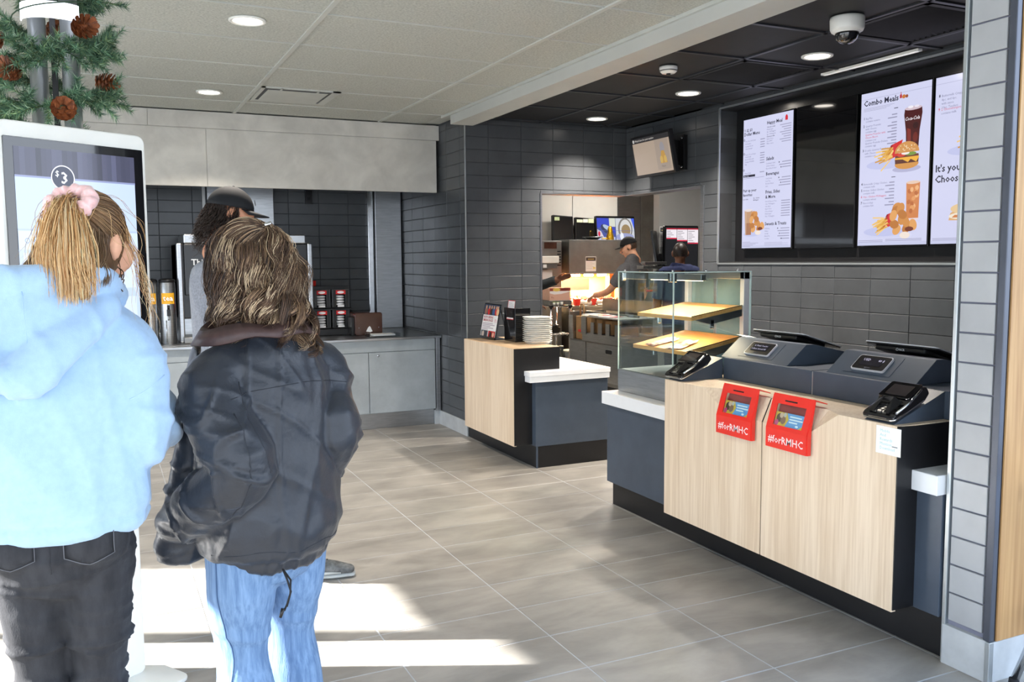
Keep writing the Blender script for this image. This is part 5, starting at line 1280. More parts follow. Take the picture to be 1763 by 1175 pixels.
def shoe(par, x, y, rot, m, sole, z=0.0, pitch=0.0, scale=1.0, laces=True):
    """low trainer; local toe towards +y"""
    R = Matrix.Translation((x, y, z)) @ Matrix.Rotation(rot, 4, 'Z') @ Matrix.Rotation(pitch, 4, 'X') @ Matrix.Scale(scale, 4)
    b = Blob(); T = lambda pts: xform(R, pts); ref = tuple(R.to_3x3() @ Vector((1, 0, 0)))
    b.tube(T([(0, -.075, .055), (0, .0, .058), (0, .08, .046), (0, .165, .034)]), [(.036, .046), (.038, .046), (.043, .036), (.034, .022)], ref=ref)
    b.tube(T([(0, -.062, .06), (0, -.052, .115)]), [(.036, .046), (.036, .042)], ref=ref, dome=(True, False))
    V, F = b.get(.006, 3); up = skin('shoe', V, F, m, par)
    s = Blob(); s.tube(T([(0, -.08, .014), (0, 0, .014), (0, .08, .014), (0, .178, .014)]), [(.037, .015), (.036, .015), (.046, .015), (.036, .013)], ref=ref)
    V, F = s.get(.005, 2); V[:, 2] = np.maximum(V[:, 2], z+.001); skin('sole', V, F, sole, up)
    if laces:
        for k in range(5):
            yy = .005+.024*k; q = MB(); zz = .104-.0085*k-.0006*k*k
            q.M = R; q.tube([(-.024, yy-.004, zz-.008), (0, yy+.006, zz+.004), (.024, yy-.004, zz-.008)], .0032, 6); q.build('lace', M_rubber, up, local=True)
        q = MB(); q.M = R; q.tube([(.0, .0, .108), (-.035, -.01, .118), (-.03, .02, .10)], .003, 6); q.tube([(.0, .0, .108), (.035, -.008, .116), (.03, .024, .098)], .003, 6); q.build('bow', M_rubber, up, local=True)
    for sd in (-1, 1):
        q = MB(); q.M = R; q.tube([(sd*.036, -.07, .05), (sd*.041, -.01, .042), (sd*.045, .05, .036), (sd*.036, .12, .03)], [.006, .008, .007, .004], 6); q.build('side_stripe', sole, up, local=True)
    return up
from mathutils.bvhtree import BVHTree
def drape(name, V, F, pts, faces, direction, off, m, par, thick=.002):
    bvh = BVHTree.FromPolygons([tuple(v) for v in V], F); d = Vector(direction); out = []
    for p in pts:
        h = bvh.ray_cast(Vector(p), d)
        out.append(tuple(h[0]-d*off) if h[0] is not None else tuple(Vector(p)+d*.2))
    me = bpy.data.meshes.new(name); me.from_pydata(out, [], faces); me.materials.append(m); me.polygons.foreach_set('use_smooth', [True]*len(faces))
    o = bpy.data.objects.new(name, me); COL.objects.link(o); o.parent = par
    s = o.modifiers.new('s', 'SOLIDIFY'); s.thickness = thick; s.offset = 1
    return o
def seam(name, V, F, pts, direction, r, m, par, off=.0):
    bvh = BVHTree.FromPolygons([tuple(v) for v in V], F); d = Vector(direction); out = []
    for p in pts:
        h = bvh.ray_cast(Vector(p), d)
        if h[0] is not None: out.append(h[0]-d*off)
    if len(out) > 2: return MB().tube(out, r, 6).build(name, m, par, local=True)

# ------------------------------------------------------------------ the woman in the pale blue hoodie
M_hood = mat('pale_blue_cotton', (160, 190, 222), .9, var=.02, scale=60, bump=.10, bscale=420, sheen=.25, coords='obj')
M_bjean = mat('black_denim', (50, 51, 55), .85, var=.16, scale=30, stretch=(1, 1, .35), bump=.15, bscale=380, coords='obj', col2=(34, 35, 39))
M_shoew = mat('white_trainer', (222, 222, 224), .6, var=.04); M_shoeg = mat('grey_trainer', (96, 98, 98), .6, var=.2, scale=40)
def female(name, label, loc, rz, headM, hands, skinm, arms, hip=.13, sh=.165, zs=1.33, zh=.84, legs=None, voxel=.0085, k=1.0):
    """bare body under the clothes: one continuous skin"""
    b = Blob(); add_head(b, headM)
    b.tube([(0, 0, zh-.02), (0, 0, zh+.06), (0, .0, zh+.22), (0, -.005, zs-.10), (0, -.02, zs+.02), tuple(headM @ Vector((0, -.045, -.16)))], [(hip, .10), (hip+.015, .105), (.115, .085), (sh-.02, .095), (sh-.03, .07), (.055, .055)], dome=(False, True))
    for s, A in zip((-1, 1), arms):
        b.tube([(s*(sh-.05), -.015, zs-.01)]+[a for a in A], [.052, .052, .042, .040, .034, .026][:len(A)+1])
    for s, Lg in zip((-1, 1), legs): b.tube(Lg, [.070, .060, .040, .038, .032][:len(Lg)])
    for w, f, n, sd, cu in hands: add_hand(b, w, f, n, sd, cu, k)
    for Lg in legs: b.tube([Lg[-1], (Lg[-1][0], Lg[-1][1]+.05, .035), (Lg[-1][0], Lg[-1][1]+.13, .022)], [(.034, .034), (.036, .026), (.032, .014)])
    V, F = b.get(voxel, 3)
    o = skin(name, V, F, skinm, None, loc, rz); tag(o, label, 'person')
    eyes(headM, o); return o
lean = Matrix.Identity(4)
hM = Matrix.Translation((.088, .040, 1.534)) @ Matrix.Rotation(math.radians(-28), 4, 'Z') @ Matrix.Rotation(math.radians(-4), 4, 'X')
armsL = [(-.205, -.015, 1.20), (-.212, -.02, 1.06), (-.19, .09, 1.09), (-.15, .20, 1.13), (-.12, .245, 1.15)]
armsR = [(.178, -.015, 1.19), (.178, -.02, 1.075), (.196, .09, 1.10), (.17, .20, 1.14), (.14, .245, 1.15)]
legL = [(-.075, 0, .82), (-.066, .005, .66), (-.055, .02, .46), (-.055, 0, .29), (-.06, -.02, .09)]
legR = [(.075, 0, .82), (.068, .005, .66), (.057, .02, .46), (.057, 0, .29), (.062, -.02, .09)]
w1 = female('person', 'person in pale blue hoodie and black jeans, blonde ponytail in a pink scrunchie', (-.104, 2.315, 0), math.radians(-10), hM,
            [((-.12, .245, 1.15), (.25, .9, .1), (-.3, 0, 1), 1, .55), ((.14, .245, 1.15), (-.25, .9, .25), (.3, 0, 1), -1, .5)], M_skin, (armsL, armsR), legs=(legL, legR), zs=1.345)
# jeans
b = Blob()
b.tube([(0, .0, .97), (0, -.005, .90), (0, -.01, .82)], [(.150, .115), (.160, .128), (.155, .125)], dome=(False, True))
for s, Lg in ((-1, legL), (1, legR)):
    b.ball((s*.072, -.055, .865), (.088, .088, .092))
    b.tube([Lg[0], Lg[1], (Lg[1][0]*.97, .012, .56), Lg[2], Lg[3], (Lg[4][0], Lg[4][1], .10)], [(.088, .100), (.080, .088), (.066, .072), (.057, .062), (.055, .060), (.050, .052)], dome=(True, False))
V, F = b.get(.007, 4); n = vnormals(V, F)
leg = np.clip((.86-V[:, 2])/.12, 0, 1)
f = ridge(V, 21, (1.5, 1.5, 7.5)); f2 = ridge(V, 22, (3, 3, 13)); f3 = snoise(V, 23, (5, 5, 9))
kn = np.exp(-((V[:, 2]-.50)/.12)**2)+np.exp(-((V[:, 2]-.80)/.05)**2)*.8+.35
d = leg*kn*(.0095*np.clip(f-.45, 0, 1)*1.9+.0070*np.clip(f2-.5, 0, 1)*2)+.0014*f3-.003*leg
V1 = V+n*d[:, None]
jn = skin('jeans', V1, F, M_bjean, w1)
M_stitch = mat('grey_stitching', (96, 97, 102), .8, var=.05)
for s in (-1, 1):
    u0, u1, zt, zb_, zm = (.030, .132, .918, .835, .815) if s > 0 else (-.132, -.030, .918, .835, .815)
    nx, nz = 7, 7; pts = []; um = (u0+u1)/2
    for j in range(nz):
        for i in range(nx):
            u = u0+(u1-u0)*i/(nx-1); q = 1-abs((u-um)/((u1-u0)/2)); zb2 = zb_-(zb_-zm)*q
            pts.append((u, -.5, zt+(zb2-zt)*j/(nz-1)))
    drape('back_pocket', V1, F, pts, [(j*nx+i, j*nx+i+1, (j+1)*nx+i+1, (j+1)*nx+i) for j in range(nz-1) for i in range(nx-1)], (0, 1, 0), .0008, M_bjean, jn, .0022)
    e = [(u0, zt), (u0, zb_), (um, zm), (u1, zb_), (u1, zt)]
    pl = []
    for a, c in zip(e[:-1], e[1:]):
        for q in range(6): pl.append((a[0]+(c[0]-a[0])*q/6, -.5, a[1]+(c[1]-a[1])*q/6))
    seam('pocket_stitching', V1, F, pl, (0, 1, 0), .0011, M_stitch, jn, .003)
seam('centre_seam', V1, F, [(0, -.5, z) for z in np.linspace(.96, .80, 18)], (0, 1, 0), .0014, M_bjean, jn)
for s, Lg in ((-1, legL), (1, legR)): shoe(w1, Lg[4][0], .035, math.radians(-s*5), M_shoew, M_wwhite)
# hoodie
b = Blob()
b.tube([(0, .0, .868), (0, .0, .90), (0, -.002, .95), (0, -.004, 1.06), (0, -.006, 1.18), (0, -.010, 1.29), (.008, -.012, 1.365), (.018, -.010, 1.42), (.026, -.004, 1.455)],
       [(.186, .146), (.196, .156), (.204, .160), (.202, .155), (.196, .146), (.190, .128), (.155, .104), (.098, .082), (.076, .070)], dome=(False, False))
for s, A in ((-1, armsL), (1, armsR)):
    b.tube([(s*.115, -.012, 1.335), (A[0][0]*.88, -.015, 1.285), A[0], A[1], A[2], A[3], (A[4][0], A[4][1]-.004, A[4][2])], [.070, .078, .076, .070, .066, .054, .040], dome=(True, False))
# hood lying on the back and round the neck
b.tube([(-.135, .045, 1.400), (-.135, -.045, 1.435), (-.075, -.105, 1.452), (.01, -.118, 1.462), (.085, -.095, 1.468), (.128, -.03, 1.452), (.118, .045, 1.41)], [.040, .046, .044, .038, .036, .036, .034])
b.tube([(-.170, -.02, 1.38), (-.130, -.135, 1.315), (-.045, -.185, 1.245), (.050, -.150, 1.325), (.125, -.060, 1.40)], [(.052, .044), (.056, .040), (.054, .034), (.052, .036), (.042, .036)])
b.tube([(-.02, -.10, 1.41), (-.02, -.125, 1.34), (-.02, -.130, 1.29)], [(.12, .055), (.105, .042), (.06, .030)])
V, F = b.get(.0075, 4); n = vnormals(V, F)
z = V[:, 2]; ax = np.abs(V[:, 0])
arm = np.clip((ax-.165)/.04, 0, 1)*np.clip((1.34-z)/.06, 0, 1)
q = V.copy(); q[:, 2] += .55*V[:, 0]
big = ridge(q, 31, (2.6, 2.6, 1.5)); med = ridge(q, 32, (4.5, 4.5, 3.0)); sm = snoise(V, 33, (3, 3, 3))
elb = np.exp(-((z-1.07)/.07)**2)*arm
d = .017*(np.clip(big-.30, 0, 1))*(1-.5*arm)+.009*np.clip(med-.35, 0, 1)+.003*sm+.018*elb*np.clip(ridge(V, 34, (3, 3, 6))-.3, 0, 1)
d += .014*arm*np.clip(ridge(V, 36, (3, 3, 4.5))-.40, 0, 1)
hem = np.exp(-((z-.885)/.016)**2); d -= .0045*np.exp(-((z-.915)/.007)**2)+.0*hem
d *= np.clip((z-.862)/.03, .25, 1)
gro = (np.abs(snoise(q, 35, (3.2, 3.2, 1.6))) < .10)*np.clip((1.28-z)/.05, 0, 1)*np.clip((z-.93)/.05, 0, 1); d -= .002*gro
V1 = V+n*d[:, None]
hd = skin('hoodie', V1, F, M_hood, w1)
M_hseam = mat('pale_blue_seam', (164, 193, 225), .9, var=.03)
seam('sleeve_seam', V1, F, [(.175+.012*k, -.5, 1.185+.0045*k+.0006*k*k) for k in range(9)], (0, 1, 0), .0016, M_hseam, hd, -.0005)
seam('hood_seam', V1, F, [(-.02+.001*k, -.5, zz) for k, zz in enumerate(np.linspace(1.44, 1.27, 16))], (0, 1, 0), .0010, M_hseam, hd, -.0005)
# hair
GOLD = [(216, 172, 118), (230, 192, 140), (190, 140, 90), (242, 218, 176), (168, 122, 80)]; ROOT = [(112, 84, 60), (138, 106, 76), (160, 126, 90), (92, 68, 50), (186, 152, 112)]; ASH = [(150, 122, 92), (128, 100, 74), (176, 150, 118), (108, 84, 62), (196, 170, 134)]
scr = np.array([.022, -.096, .084]); sdir = scr-np.array([0, -.012, .022]); sdir /= np.linalg.norm(sdir)
Mn = np.array(hM)
N, P = 2600, 14
r0 = dirs(N, lambda q: q[2] > -.05 and not (q[1] > .62 and q[2] < .30) and q @ sdir < .93)
tt = np.linspace(0, 1, P)[None, :, None]
om = np.arccos(np.clip(r0 @ sdir, -1, 1))[:, None, None]
sl_ = (np.sin((1-tt)*om)*r0[:, None, :]+np.sin(tt*om)*sdir[None, None, :])/np.sin(om)
lift = 1.0+(.03+.10*rs.rand(N, 1, 1))*np.sin(math.pi*np.clip(tt*1.05, 0, 1))**.8
A = np.array([0, -.012, .022])+sl_*np.array([.079, .097, .103])*lift+rs.normal(size=(N, 1, 3))*.0015
A[:, -1] = scr+rs.normal(size=(N, 3))*.010
ap = A @ Mn[:3, :3].T+Mn[:3, 3]
N2 = 3000; s_ = np.linspace(0, 1, P)[None, :]; sp = rs.normal(size=(N2, 1))*.9; L = (.135+.065*np.repeat(rs.rand(N2//75), 75)+.015*rs.rand(N2))[:, None]; pz, off = clumped(N2, 75, 1.0)
off1 = off[:, :1]; off2 = off[:, 1:2]
X = scr[0]+.022*np.clip(s_*2, 0, 1)+rs.normal(size=(N2, 1))*.014+(sp*.009+off1*.021)*np.clip(s_*1.6, 0, 1)**.8+.013*np.sin(s_*5.5+pz[:, None])*s_
Yh = scr[1]-.012-.050*np.sin(np.clip(s_*2.2, 0, 1.57))*(1-.15*s_)+rs.normal(size=(N2, 1))*.007-off2*.016*np.clip(s_*1.5, 0, 1)+.007*np.cos(s_*8+pz[:, None])*s_
Z = scr[2]+rs.normal(size=(N2, 1))*.010+.012*np.sin(np.clip(s_*6, 0, 3.14))-L*s_**1.25
Bp = np.stack([X, Yh, Z], 2); Bp[:, :, 0] += .022*s_**2*(off1 > 0)
bp = Bp @ Mn[:3, :3].T+Mn[:3, 3]
r1 = locks(55, 44, lambda q: q[2] < .35 and q[2] > -.40 and q[1] < .42 and not (q[0] > .62 and q[1] > -.45)); nr = len(r1)
cp = fall(r1, hM, .085+.055*np.repeat(rs.rand(55), 44)+.015*rs.rand(nr), P=P, spread=.22, curl=.012, wave=.15, per=44, lift=1.04+.14*np.repeat(rs.rand(55), 44)+.05*rs.rand(nr), back=.12)
r2 = dirs(26, lambda q: q[2] < .4 and q[2] > .0 and q[0] > .55 and q[1] > .0)
dp = fall(r2, hM, .17+.08*rs.rand(26), P=P, spread=.35, curl=.012, wave=.18, per=5, lift=1.05+.2*rs.rand(26))
r3 = dirs(30, lambda q: q[2] > .6); ep = fall(r3, hM, .10+.06*rs.rand(30), P=P, spread=.5, curl=.014, wave=.12, per=2, lift=1.2+.25*rs.rand(30))
allp = np.concatenate([ap, bp, cp, dp, ep]); cols = np.concatenate([pick(N, ROOT, (2, 3, 3, 1.2, 1.2)), pick(N2, GOLD, (3, 3, 1.6, 1.6, .8), 10), pick(nr, ASH, (3, 3, 2, 1.4, 1.2), 11), pick(26, GOLD, (2, 2, 1, 1, 1)), pick(30, GOLD, (2, 2, 1, 1, 1))])
rad = np.concatenate([np.full(N, .0010), np.full(N2, .0010), np.full(nr, .0011), np.full(56, .0006)])
hair_build('hair', allp, rad, cols, w1, (*scalp_base(hM), (104, 78, 56)))
M_pink = mat('pink_satin', (236, 190, 188), .38, var=.08, scale=40, sheen=.5, coords='obj', bump=.3)
vs = []; fs = []; nu, nv = 72, 14
e1 = Vector((1, 0, 0)); e3 = Vector(tuple(sdir)); e2 = e3.cross(e1).normalized(); Sc = Vector(tuple(scr))+e3*.004+Vector((0, -.004, .004))
for i in range(nu):
    a = 2*math.pi*i/nu
    for j in range(nv):
        bq = 2*math.pi*j/nv; rr = .0175*(1+.10*math.sin(a*13+1.3*math.sin(a*3))+.10*math.sin(a*8+bq*2)); R0 = .042+.003*math.sin(a*3)
        vs.append(hM @ (Sc+(e1*math.cos(a)*1.12+e2*math.sin(a))*(R0+rr*math.cos(bq))+e3*(rr*1.15*math.sin(bq))))
for i in range(nu):
    for j in range(nv): fs.append((i*nv+j, ((i+1) % nu)*nv+j, ((i+1) % nu)*nv+(j+1) % nv, i*nv+(j+1) % nv))
MB().add(vs, fs, True).build('scrunchie', M_pink, w1, local=True)['label'] = 'pale pink satin scrunchie'
er = MB(); c0 = hM @ Vector((.088, -.012, -.075)); rg = []
for k in range(21): rg.append(c0+Vector((.004*math.sin(k), .026*math.cos(2*math.pi*k/20), .028*math.sin(2*math.pi*k/20))))
er.tube(rg, .0014, 6, cap=False)
for k in range(6): er.tube([c0, c0+Vector((.003, .014*math.cos(k*1.05), .014*math.sin(k*1.05)))], .0016, 5)
er.tube([hM @ Vector((.082, -.012, -.030)), c0+Vector((0, 0, .028))], .001, 5)
er.build('earring', mat('dark_bronze', (80, 62, 48), .35, .8, var=.05), w1, local=True)

# ------------------------------------------------------------------ the woman in the charcoal jacket
M_jack = mat('charcoal_nylon', (34, 39, 48), .42, var=.06, scale=20, bump=.12, bscale=90, coords='obj', sheen=.1, spec=.55)
M_bluej = mat('blue_denim', (118, 148, 184), .85, var=.20, scale=14, stretch=(6, 6, .5), bump=.15, bscale=60, coords='obj', col2=(88, 117, 154))
hM2 = Matrix.Translation((-.005, .055, 1.480)) @ Matrix.Rotation(math.radians(14), 4, 'Z') @ Matrix.Rotation(math.radians(-8), 4, 'X')
aL = [(-.178, -.070, 1.085), (-.158, -.125, .985), (-.190, .0, .885), (-.203, .10, .825)]
aR = [(.158, -.055, 1.09), (.140, -.105, 1.03), (.170, .01, .90), (.175, .10, .83)]
l2L = [(-.085, .0, .74), (-.088, .01, .62), (-.080, .03, .44), (-.085, .005, .28), (-.092, -.02, .09)]
l2R = [(.085, .0, .74), (.096, .02, .62), (.102, .055, .44), (.106, .04, .28), (.112, .02, .09)]
w2 = female('person', 'person in dark nylon jacket and blue jeans with wavy brown hair, seen from behind', (.393, 2.43, 0), math.radians(28), hM2,
            [((-.203, .10, .825), (.6, .6, -.5), (-.6, 0, .5), 1, .5), ((.175, .10, .83), (-.5, .6, -.5), (.6, 0, .5), -1, .5)], M_skin, (aL, aR), legs=(l2L, l2R), zs=1.21, zh=.76, sh=.155)
b = Blob()
b.tube([(0, 0, .88), (0, -.01, .80), (0, -.01, .74)], [(.15, .12), (.165, .135), (.16, .13)], dome=(False, True))
for s, Lg in ((-1, l2L), (1, l2R)):
    b.tube([Lg[0], Lg[1], Lg[2], Lg[3], (Lg[4][0], Lg[4][1], .035)], [(.094, .104), (.088, .094), (.068, .074), (.078, .084), (.108, .118)], dome=(True, False))
V, F = b.get(.007, 4); n = vnormals(V, F)
f = ridge(V, 41, (2.0, 2.0, 6.5)); f2 = snoise(V, 42, (6, 6, 5)); low = np.clip((.66-V[:, 2])/.2, 0, 1)
V1 = V+n*(.0085*np.clip(f-.42, 0, 1)*(.35+.9*np.exp(-((V[:, 2]-.47)/.14)**2)+.5*np.exp(-((V[:, 2]-.2)/.1)**2))+.0014*f2+.004*low*snoise(V, 43, (4, 4, 1.2)))[:, None]
jn = skin('jeans', V1, F, M_bluej, w2)
M_bseam = mat('denim_seam', (58, 84, 120), .85, var=.05)
seam('side_seam', V1, F, [(-.4, -.012, zz) for zz in np.linspace(.74, .06, 40)], (1, 0, 0), .002, M_bseam, jn)
for s, Lg in ((-1, l2L), (1, l2R)): shoe(w2, Lg[4][0], Lg[4][1]+.05, math.radians(-s*6), M_shoeg, M_wwhite)
# jacket
b = Blob()
b.tube([(0, 0, .690), (0, 0, .715), (0, 0, .745), (0, -.002, .82), (0, -.005, .95), (0, -.010, 1.07), (0, -.018, 1.17), (0, -.02, 1.245), (0, -.014, 1.30), (0, -.006, 1.345)],
       [(.160, .145), (.166, .150), (.186, .170), (.198, .178), (.196, .172), (.188, .158), (.182, .142), (.158, .116), (.110, .092), (.088, .084)], dome=(False, False))
for s, A in ((-1, aL), (1, aR)):
    b.tube([(s*.110, -.02, 1.220), (s*.168, -.022, 1.182), A[0], A[1], A[2], (A[3][0], A[3][1], A[3][2])], [.076, .084, .086, .082, .074, .060], dome=(True, True))
b.tube([(-.105, .075, 1.14), (-.150, .085, .99), (-.165, .115, .84), (-.178, .135, .755), (-.178, .140, .700)], [(.055, .036), (.066, .040), (.070, .040), (.068, .040), (.060, .034)], ref=(-.9, .4, 0), dome=(True, False))
V, F = b.get(.0075, 3); n = vnormals(V, F)
z = V[:, 2]; ax = np.abs(V[:, 0]); arm = np.clip(np.maximum((ax-.165)/.04, (-V[:, 1]-.175)/.03), 0, 1)*np.clip((1.22-z)/.06, 0, 1)*np.clip((ax-.04)/.03, 0, 1)
pl = ridge(V, 51, (4.2, 4.2, .9)); ar = ridge(V, 52, (2.6, 2.6, 4.6)); ar2 = ridge(V, 53, (4, 4, 9)); sm = snoise(V, 54, (3, 3, 2.4)); dg_ = ridge(V @ np.array([[1, 0, 0], [0, 1, 0], [.6, 0, 1]]).T, 55, (3.2, 3.2, 3.0))
d = (1-arm)*(.015*np.clip(pl-.45, 0, 1)**1.3+.010*np.clip(dg_-.45, 0, 1)**1.2)+arm*(.022*np.clip(ar-.42, 0, 1)**1.2+.011*np.clip(ar2-.5, 0, 1))+.004*sm
band = np.clip((.765-z)/.05, 0, 1); d += band*.006*np.clip(ridge(V, 56, (9, 9, 1.2))-.3, 0, 1)
d += .012*np.exp(-((z-.80)/.035)**2)*np.clip(ridge(V, 57, (4, 4, 3))-.3, 0, 1)
V1 = V+n*d[:, None]
ar_hi = np.exp(-((V[:, 2]-.70)/.03)**2); V1[:, 2] -= .012*ar_hi*np.clip(snoise(V, 58, (3.5, 3.5, .2)), -1, 1)
jk = skin('jacket', V1, F, M_jack, w2)
M_jseam = mat('jacket_seam', (34, 38, 46), .6, var=.05)
seam('sleeve_seam', V1, F, [(-.195-.0*k, -.5, zz) for k, zz in enumerate(np.linspace(1.13, .86, 22))], (0, 1, 0), .0016, M_jseam, jk, -.0004)
seam('yoke_seam', V1, F, [(u, -.5, 1.165+.02*math.cos(u*9)) for u in np.linspace(-.19, .19, 24)], (0, 1, 0), .0014, M_jseam, jk, -.0004)
seam('armhole_seam', V1, F, [(-.150-.012*math.sin(k*.25), -.5, zz) for k, zz in enumerate(np.linspace(1.20, .98, 18))], (0, 1, 0), .0016, M_jseam, jk, -.0004)
seam('hem_seam', V1, F, [(u, -.5, .752+.006*math.sin(u*40)) for u in np.linspace(-.19, .19, 30)], (0, 1, 0), .0016, M_jseam, jk, -.0006)
M_coll = mat('brown_leather', (66, 48, 46), .45, var=.12, scale=30, bump=.15)
vs = []; fs = []; nn = 30
for k in range(nn+1):
    ad = -90-160+320*k/nn; a = math.radians(ad); op = abs(k/nn-.5)*2; fl = .022+.050*math.exp(-((op-.62)/.22)**2)*(1 if ad < -90 else .1)
    r0, r1 = .094, .094+fl
    vs += [(r0*1.04*math.cos(a), -.008+r0*math.sin(a), 1.312), (r1*1.04*math.cos(a), -.008+r1*math.sin(a), 1.352+.006*math.sin(k*.9)-.022*fl/.07), ((r1+.026)*1.04*math.cos(a), -.008+(r1+.022)*math.sin(a), 1.322-.035*fl/.07+.004*math.sin(k*1.3))]
for k in range(nn):
    for j in range(2): fs.append((3*k+j, 3*k+3+j, 3*k+4+j, 3*k+1+j))
c = MB().add(vs, fs, True).build('collar', M_coll, w2, local=True); c.modifiers.new('s', 'SOLIDIFY').thickness = .006; c['label'] = 'brown leather-lined stand-up collar'
# the left front edge standing open with its zip, and the drawcord
fr = MB(); n0 = 14; vs = []; fs = []
for k in range(n0+1):
    q = k/n0; zz = 1.28-.56*q; bul = .05*math.sin(q*math.pi)
    vs += [(-.150-.02*math.sin(q*3), .07+.02*bul, zz), (-.125-.03*math.sin(q*3.0), .155+bul*.9, zz-.005), (-.070-.035*math.sin(q*3.0), .165+1.5*bul, zz)]
for k in range(n0):
    for j in range(2): fs.append((3*k+j, 3*k+1+j, 3*k+4+j, 3*k+3+j))
fo = fr.add(vs, fs, True).build('front_edge', M_jack, jk, local=True); fo.modifiers.new('s', 'SOLIDIFY').thickness = .012; fo.modifiers.new('u', 'SUBSURF').levels = 1; fo.modifiers['u'].render_levels = 1
zp = MB()
for k in range(60):
    q = .05+.88*k/60; zz = 1.28-.56*q; bul = .05*math.sin(q*math.pi); x, y = -.070-.035*math.sin(q*3.0), .168+1.5*bul
    zp.box(x-.004, x+.004, y-.003, y+.003, zz-.0025, zz+.0025)
tag(zp.build('zip_teeth', M_bplast, jk, local=True), kind='stuff')
dc = MB().tube([(-.085, -.166, .712), (-.088, -.186, .69), (-.080, -.190, .655), (-.092, -.188, .625), (-.10, -.186, .61)], .0026, 6).tube([(-.085, -.166, .712), (-.078, -.188, .685), (-.084, -.192, .65), (-.094, -.190, .62)], .0026, 6).build('drawcord', M_rubber, jk, local=True)
MB().tube([(-.104, -.187, .618), (-.112, -.185, .596)], [.005, .004], 8).build('toggle', M_bplast, dc, local=True)
# hair
BR = [(80, 60, 47), (104, 80, 62), (60, 46, 38), (150, 122, 94), (206, 182, 150)]
G_ = 105; N = G_*46
r0 = locks(G_, 46, lambda q: q[2] > -.5 and not (q[1] > .45 and q[2] < .5) and not (q[1] > .75), .085)
ln = np.where(np.repeat(r0[::46, 2], 46) > .45, .240, .160)+.085*np.repeat(rs.rand(G_), 46)+.02*rs.rand(N)
hp = fall(r0, hM2, ln, P=26, spread=.16, curl=.0215, wave=.115, per=46, lift=1.02+.12*np.repeat(rs.rand(G_), 46)+.04*rs.rand(N), back=.10, taper=.5)
r1 = dirs(1400, lambda q: q[2] > .1 and q[1] < .55)
clip = np.array([.0, -.085, .085]); cdir = clip-np.array([0, -.012, .022]); cdir /= np.linalg.norm(cdir)
om = np.arccos(np.clip(r1 @ cdir, -1, 1))[:, None, None]; P2 = 26; tt = np.linspace(0, 1, 13)[None, :, None]
g = (np.sin((1-tt)*om)*r1[:, None, :]+np.sin(tt*om)*cdir[None, None, :])/np.sin(om)
A = np.array([0, -.012, .022])+g*np.array([.081, .099, .105])*(1.02+(.03+.07*rs.rand(1400, 1, 1))*np.sin(math.pi*tt))
s2 = np.linspace(0, 1, 13)[None, :]; pz, off = clumped(1400, 50, 1.0); L = (.10+.09*np.repeat(rs.rand(28), 50))[:, None]
X = clip[0]+(off[:, :1]*.024+rs.normal(size=(1400, 1))*.010)*np.clip(s2*1.5, 0, 1)+.016*np.sin(s2*9+pz[:, None])*s2
Yy = clip[1]-.018-.045*np.sin(np.clip(s2*2, 0, 1.57))+.016*np.cos(s2*9+pz[:, None])*s2+rs.normal(size=(1400, 1))*.006
Z = clip[2]+rs.normal(size=(1400, 1))*.008-L*s2**1.2
Bq = np.stack([X, Yy, Z], 2); Mn2 = np.array(hM2)
up = np.concatenate([A, Bq], 1) @ Mn2[:3, :3].T+Mn2[:3, 3]
r3 = dirs(90, lambda q: q[2] > .1 and q[1] < .5); fz = fall(r3, hM2, .16+.09*rs.rand(90), P=26, spread=.25, curl=.020, wave=.12, per=2, lift=1.03+.14*rs.rand(90))
hair_build('hair', np.concatenate([hp, up, fz]), np.concatenate([np.full(N+1400, .0010), np.full(90, .0007)]), np.concatenate([pick(N, BR, (3.2, 3, 2.6, 1.6, 1.3), 23), pick(1400, BR, (3, 3, 1.5, 2.2, 1.5), 10), pick(90, BR, (2, 2, 1, 2, 1.5))]), w2, (*scalp_base(hM2), (58, 46, 38)))
cl_ = MB(); T = lambda p: hM2 @ Vector(p)
cl_.tube([T((-.016, -.096, .104)), T((0, -.104, .108)), T((.016, -.096, .104))], [.004, .006, .004], 8)
cl_.build('hair_clip', M_chrome, w2, local=True); MB().tube([T((.008, -.100, .106)), T((.012, -.116, .086)), T((.002, -.112, .07))], [.004, .005, .003], 8).build('clip_claw', mat('amber_clip', (170, 138, 92), .3, var=.1), w2, local=True)

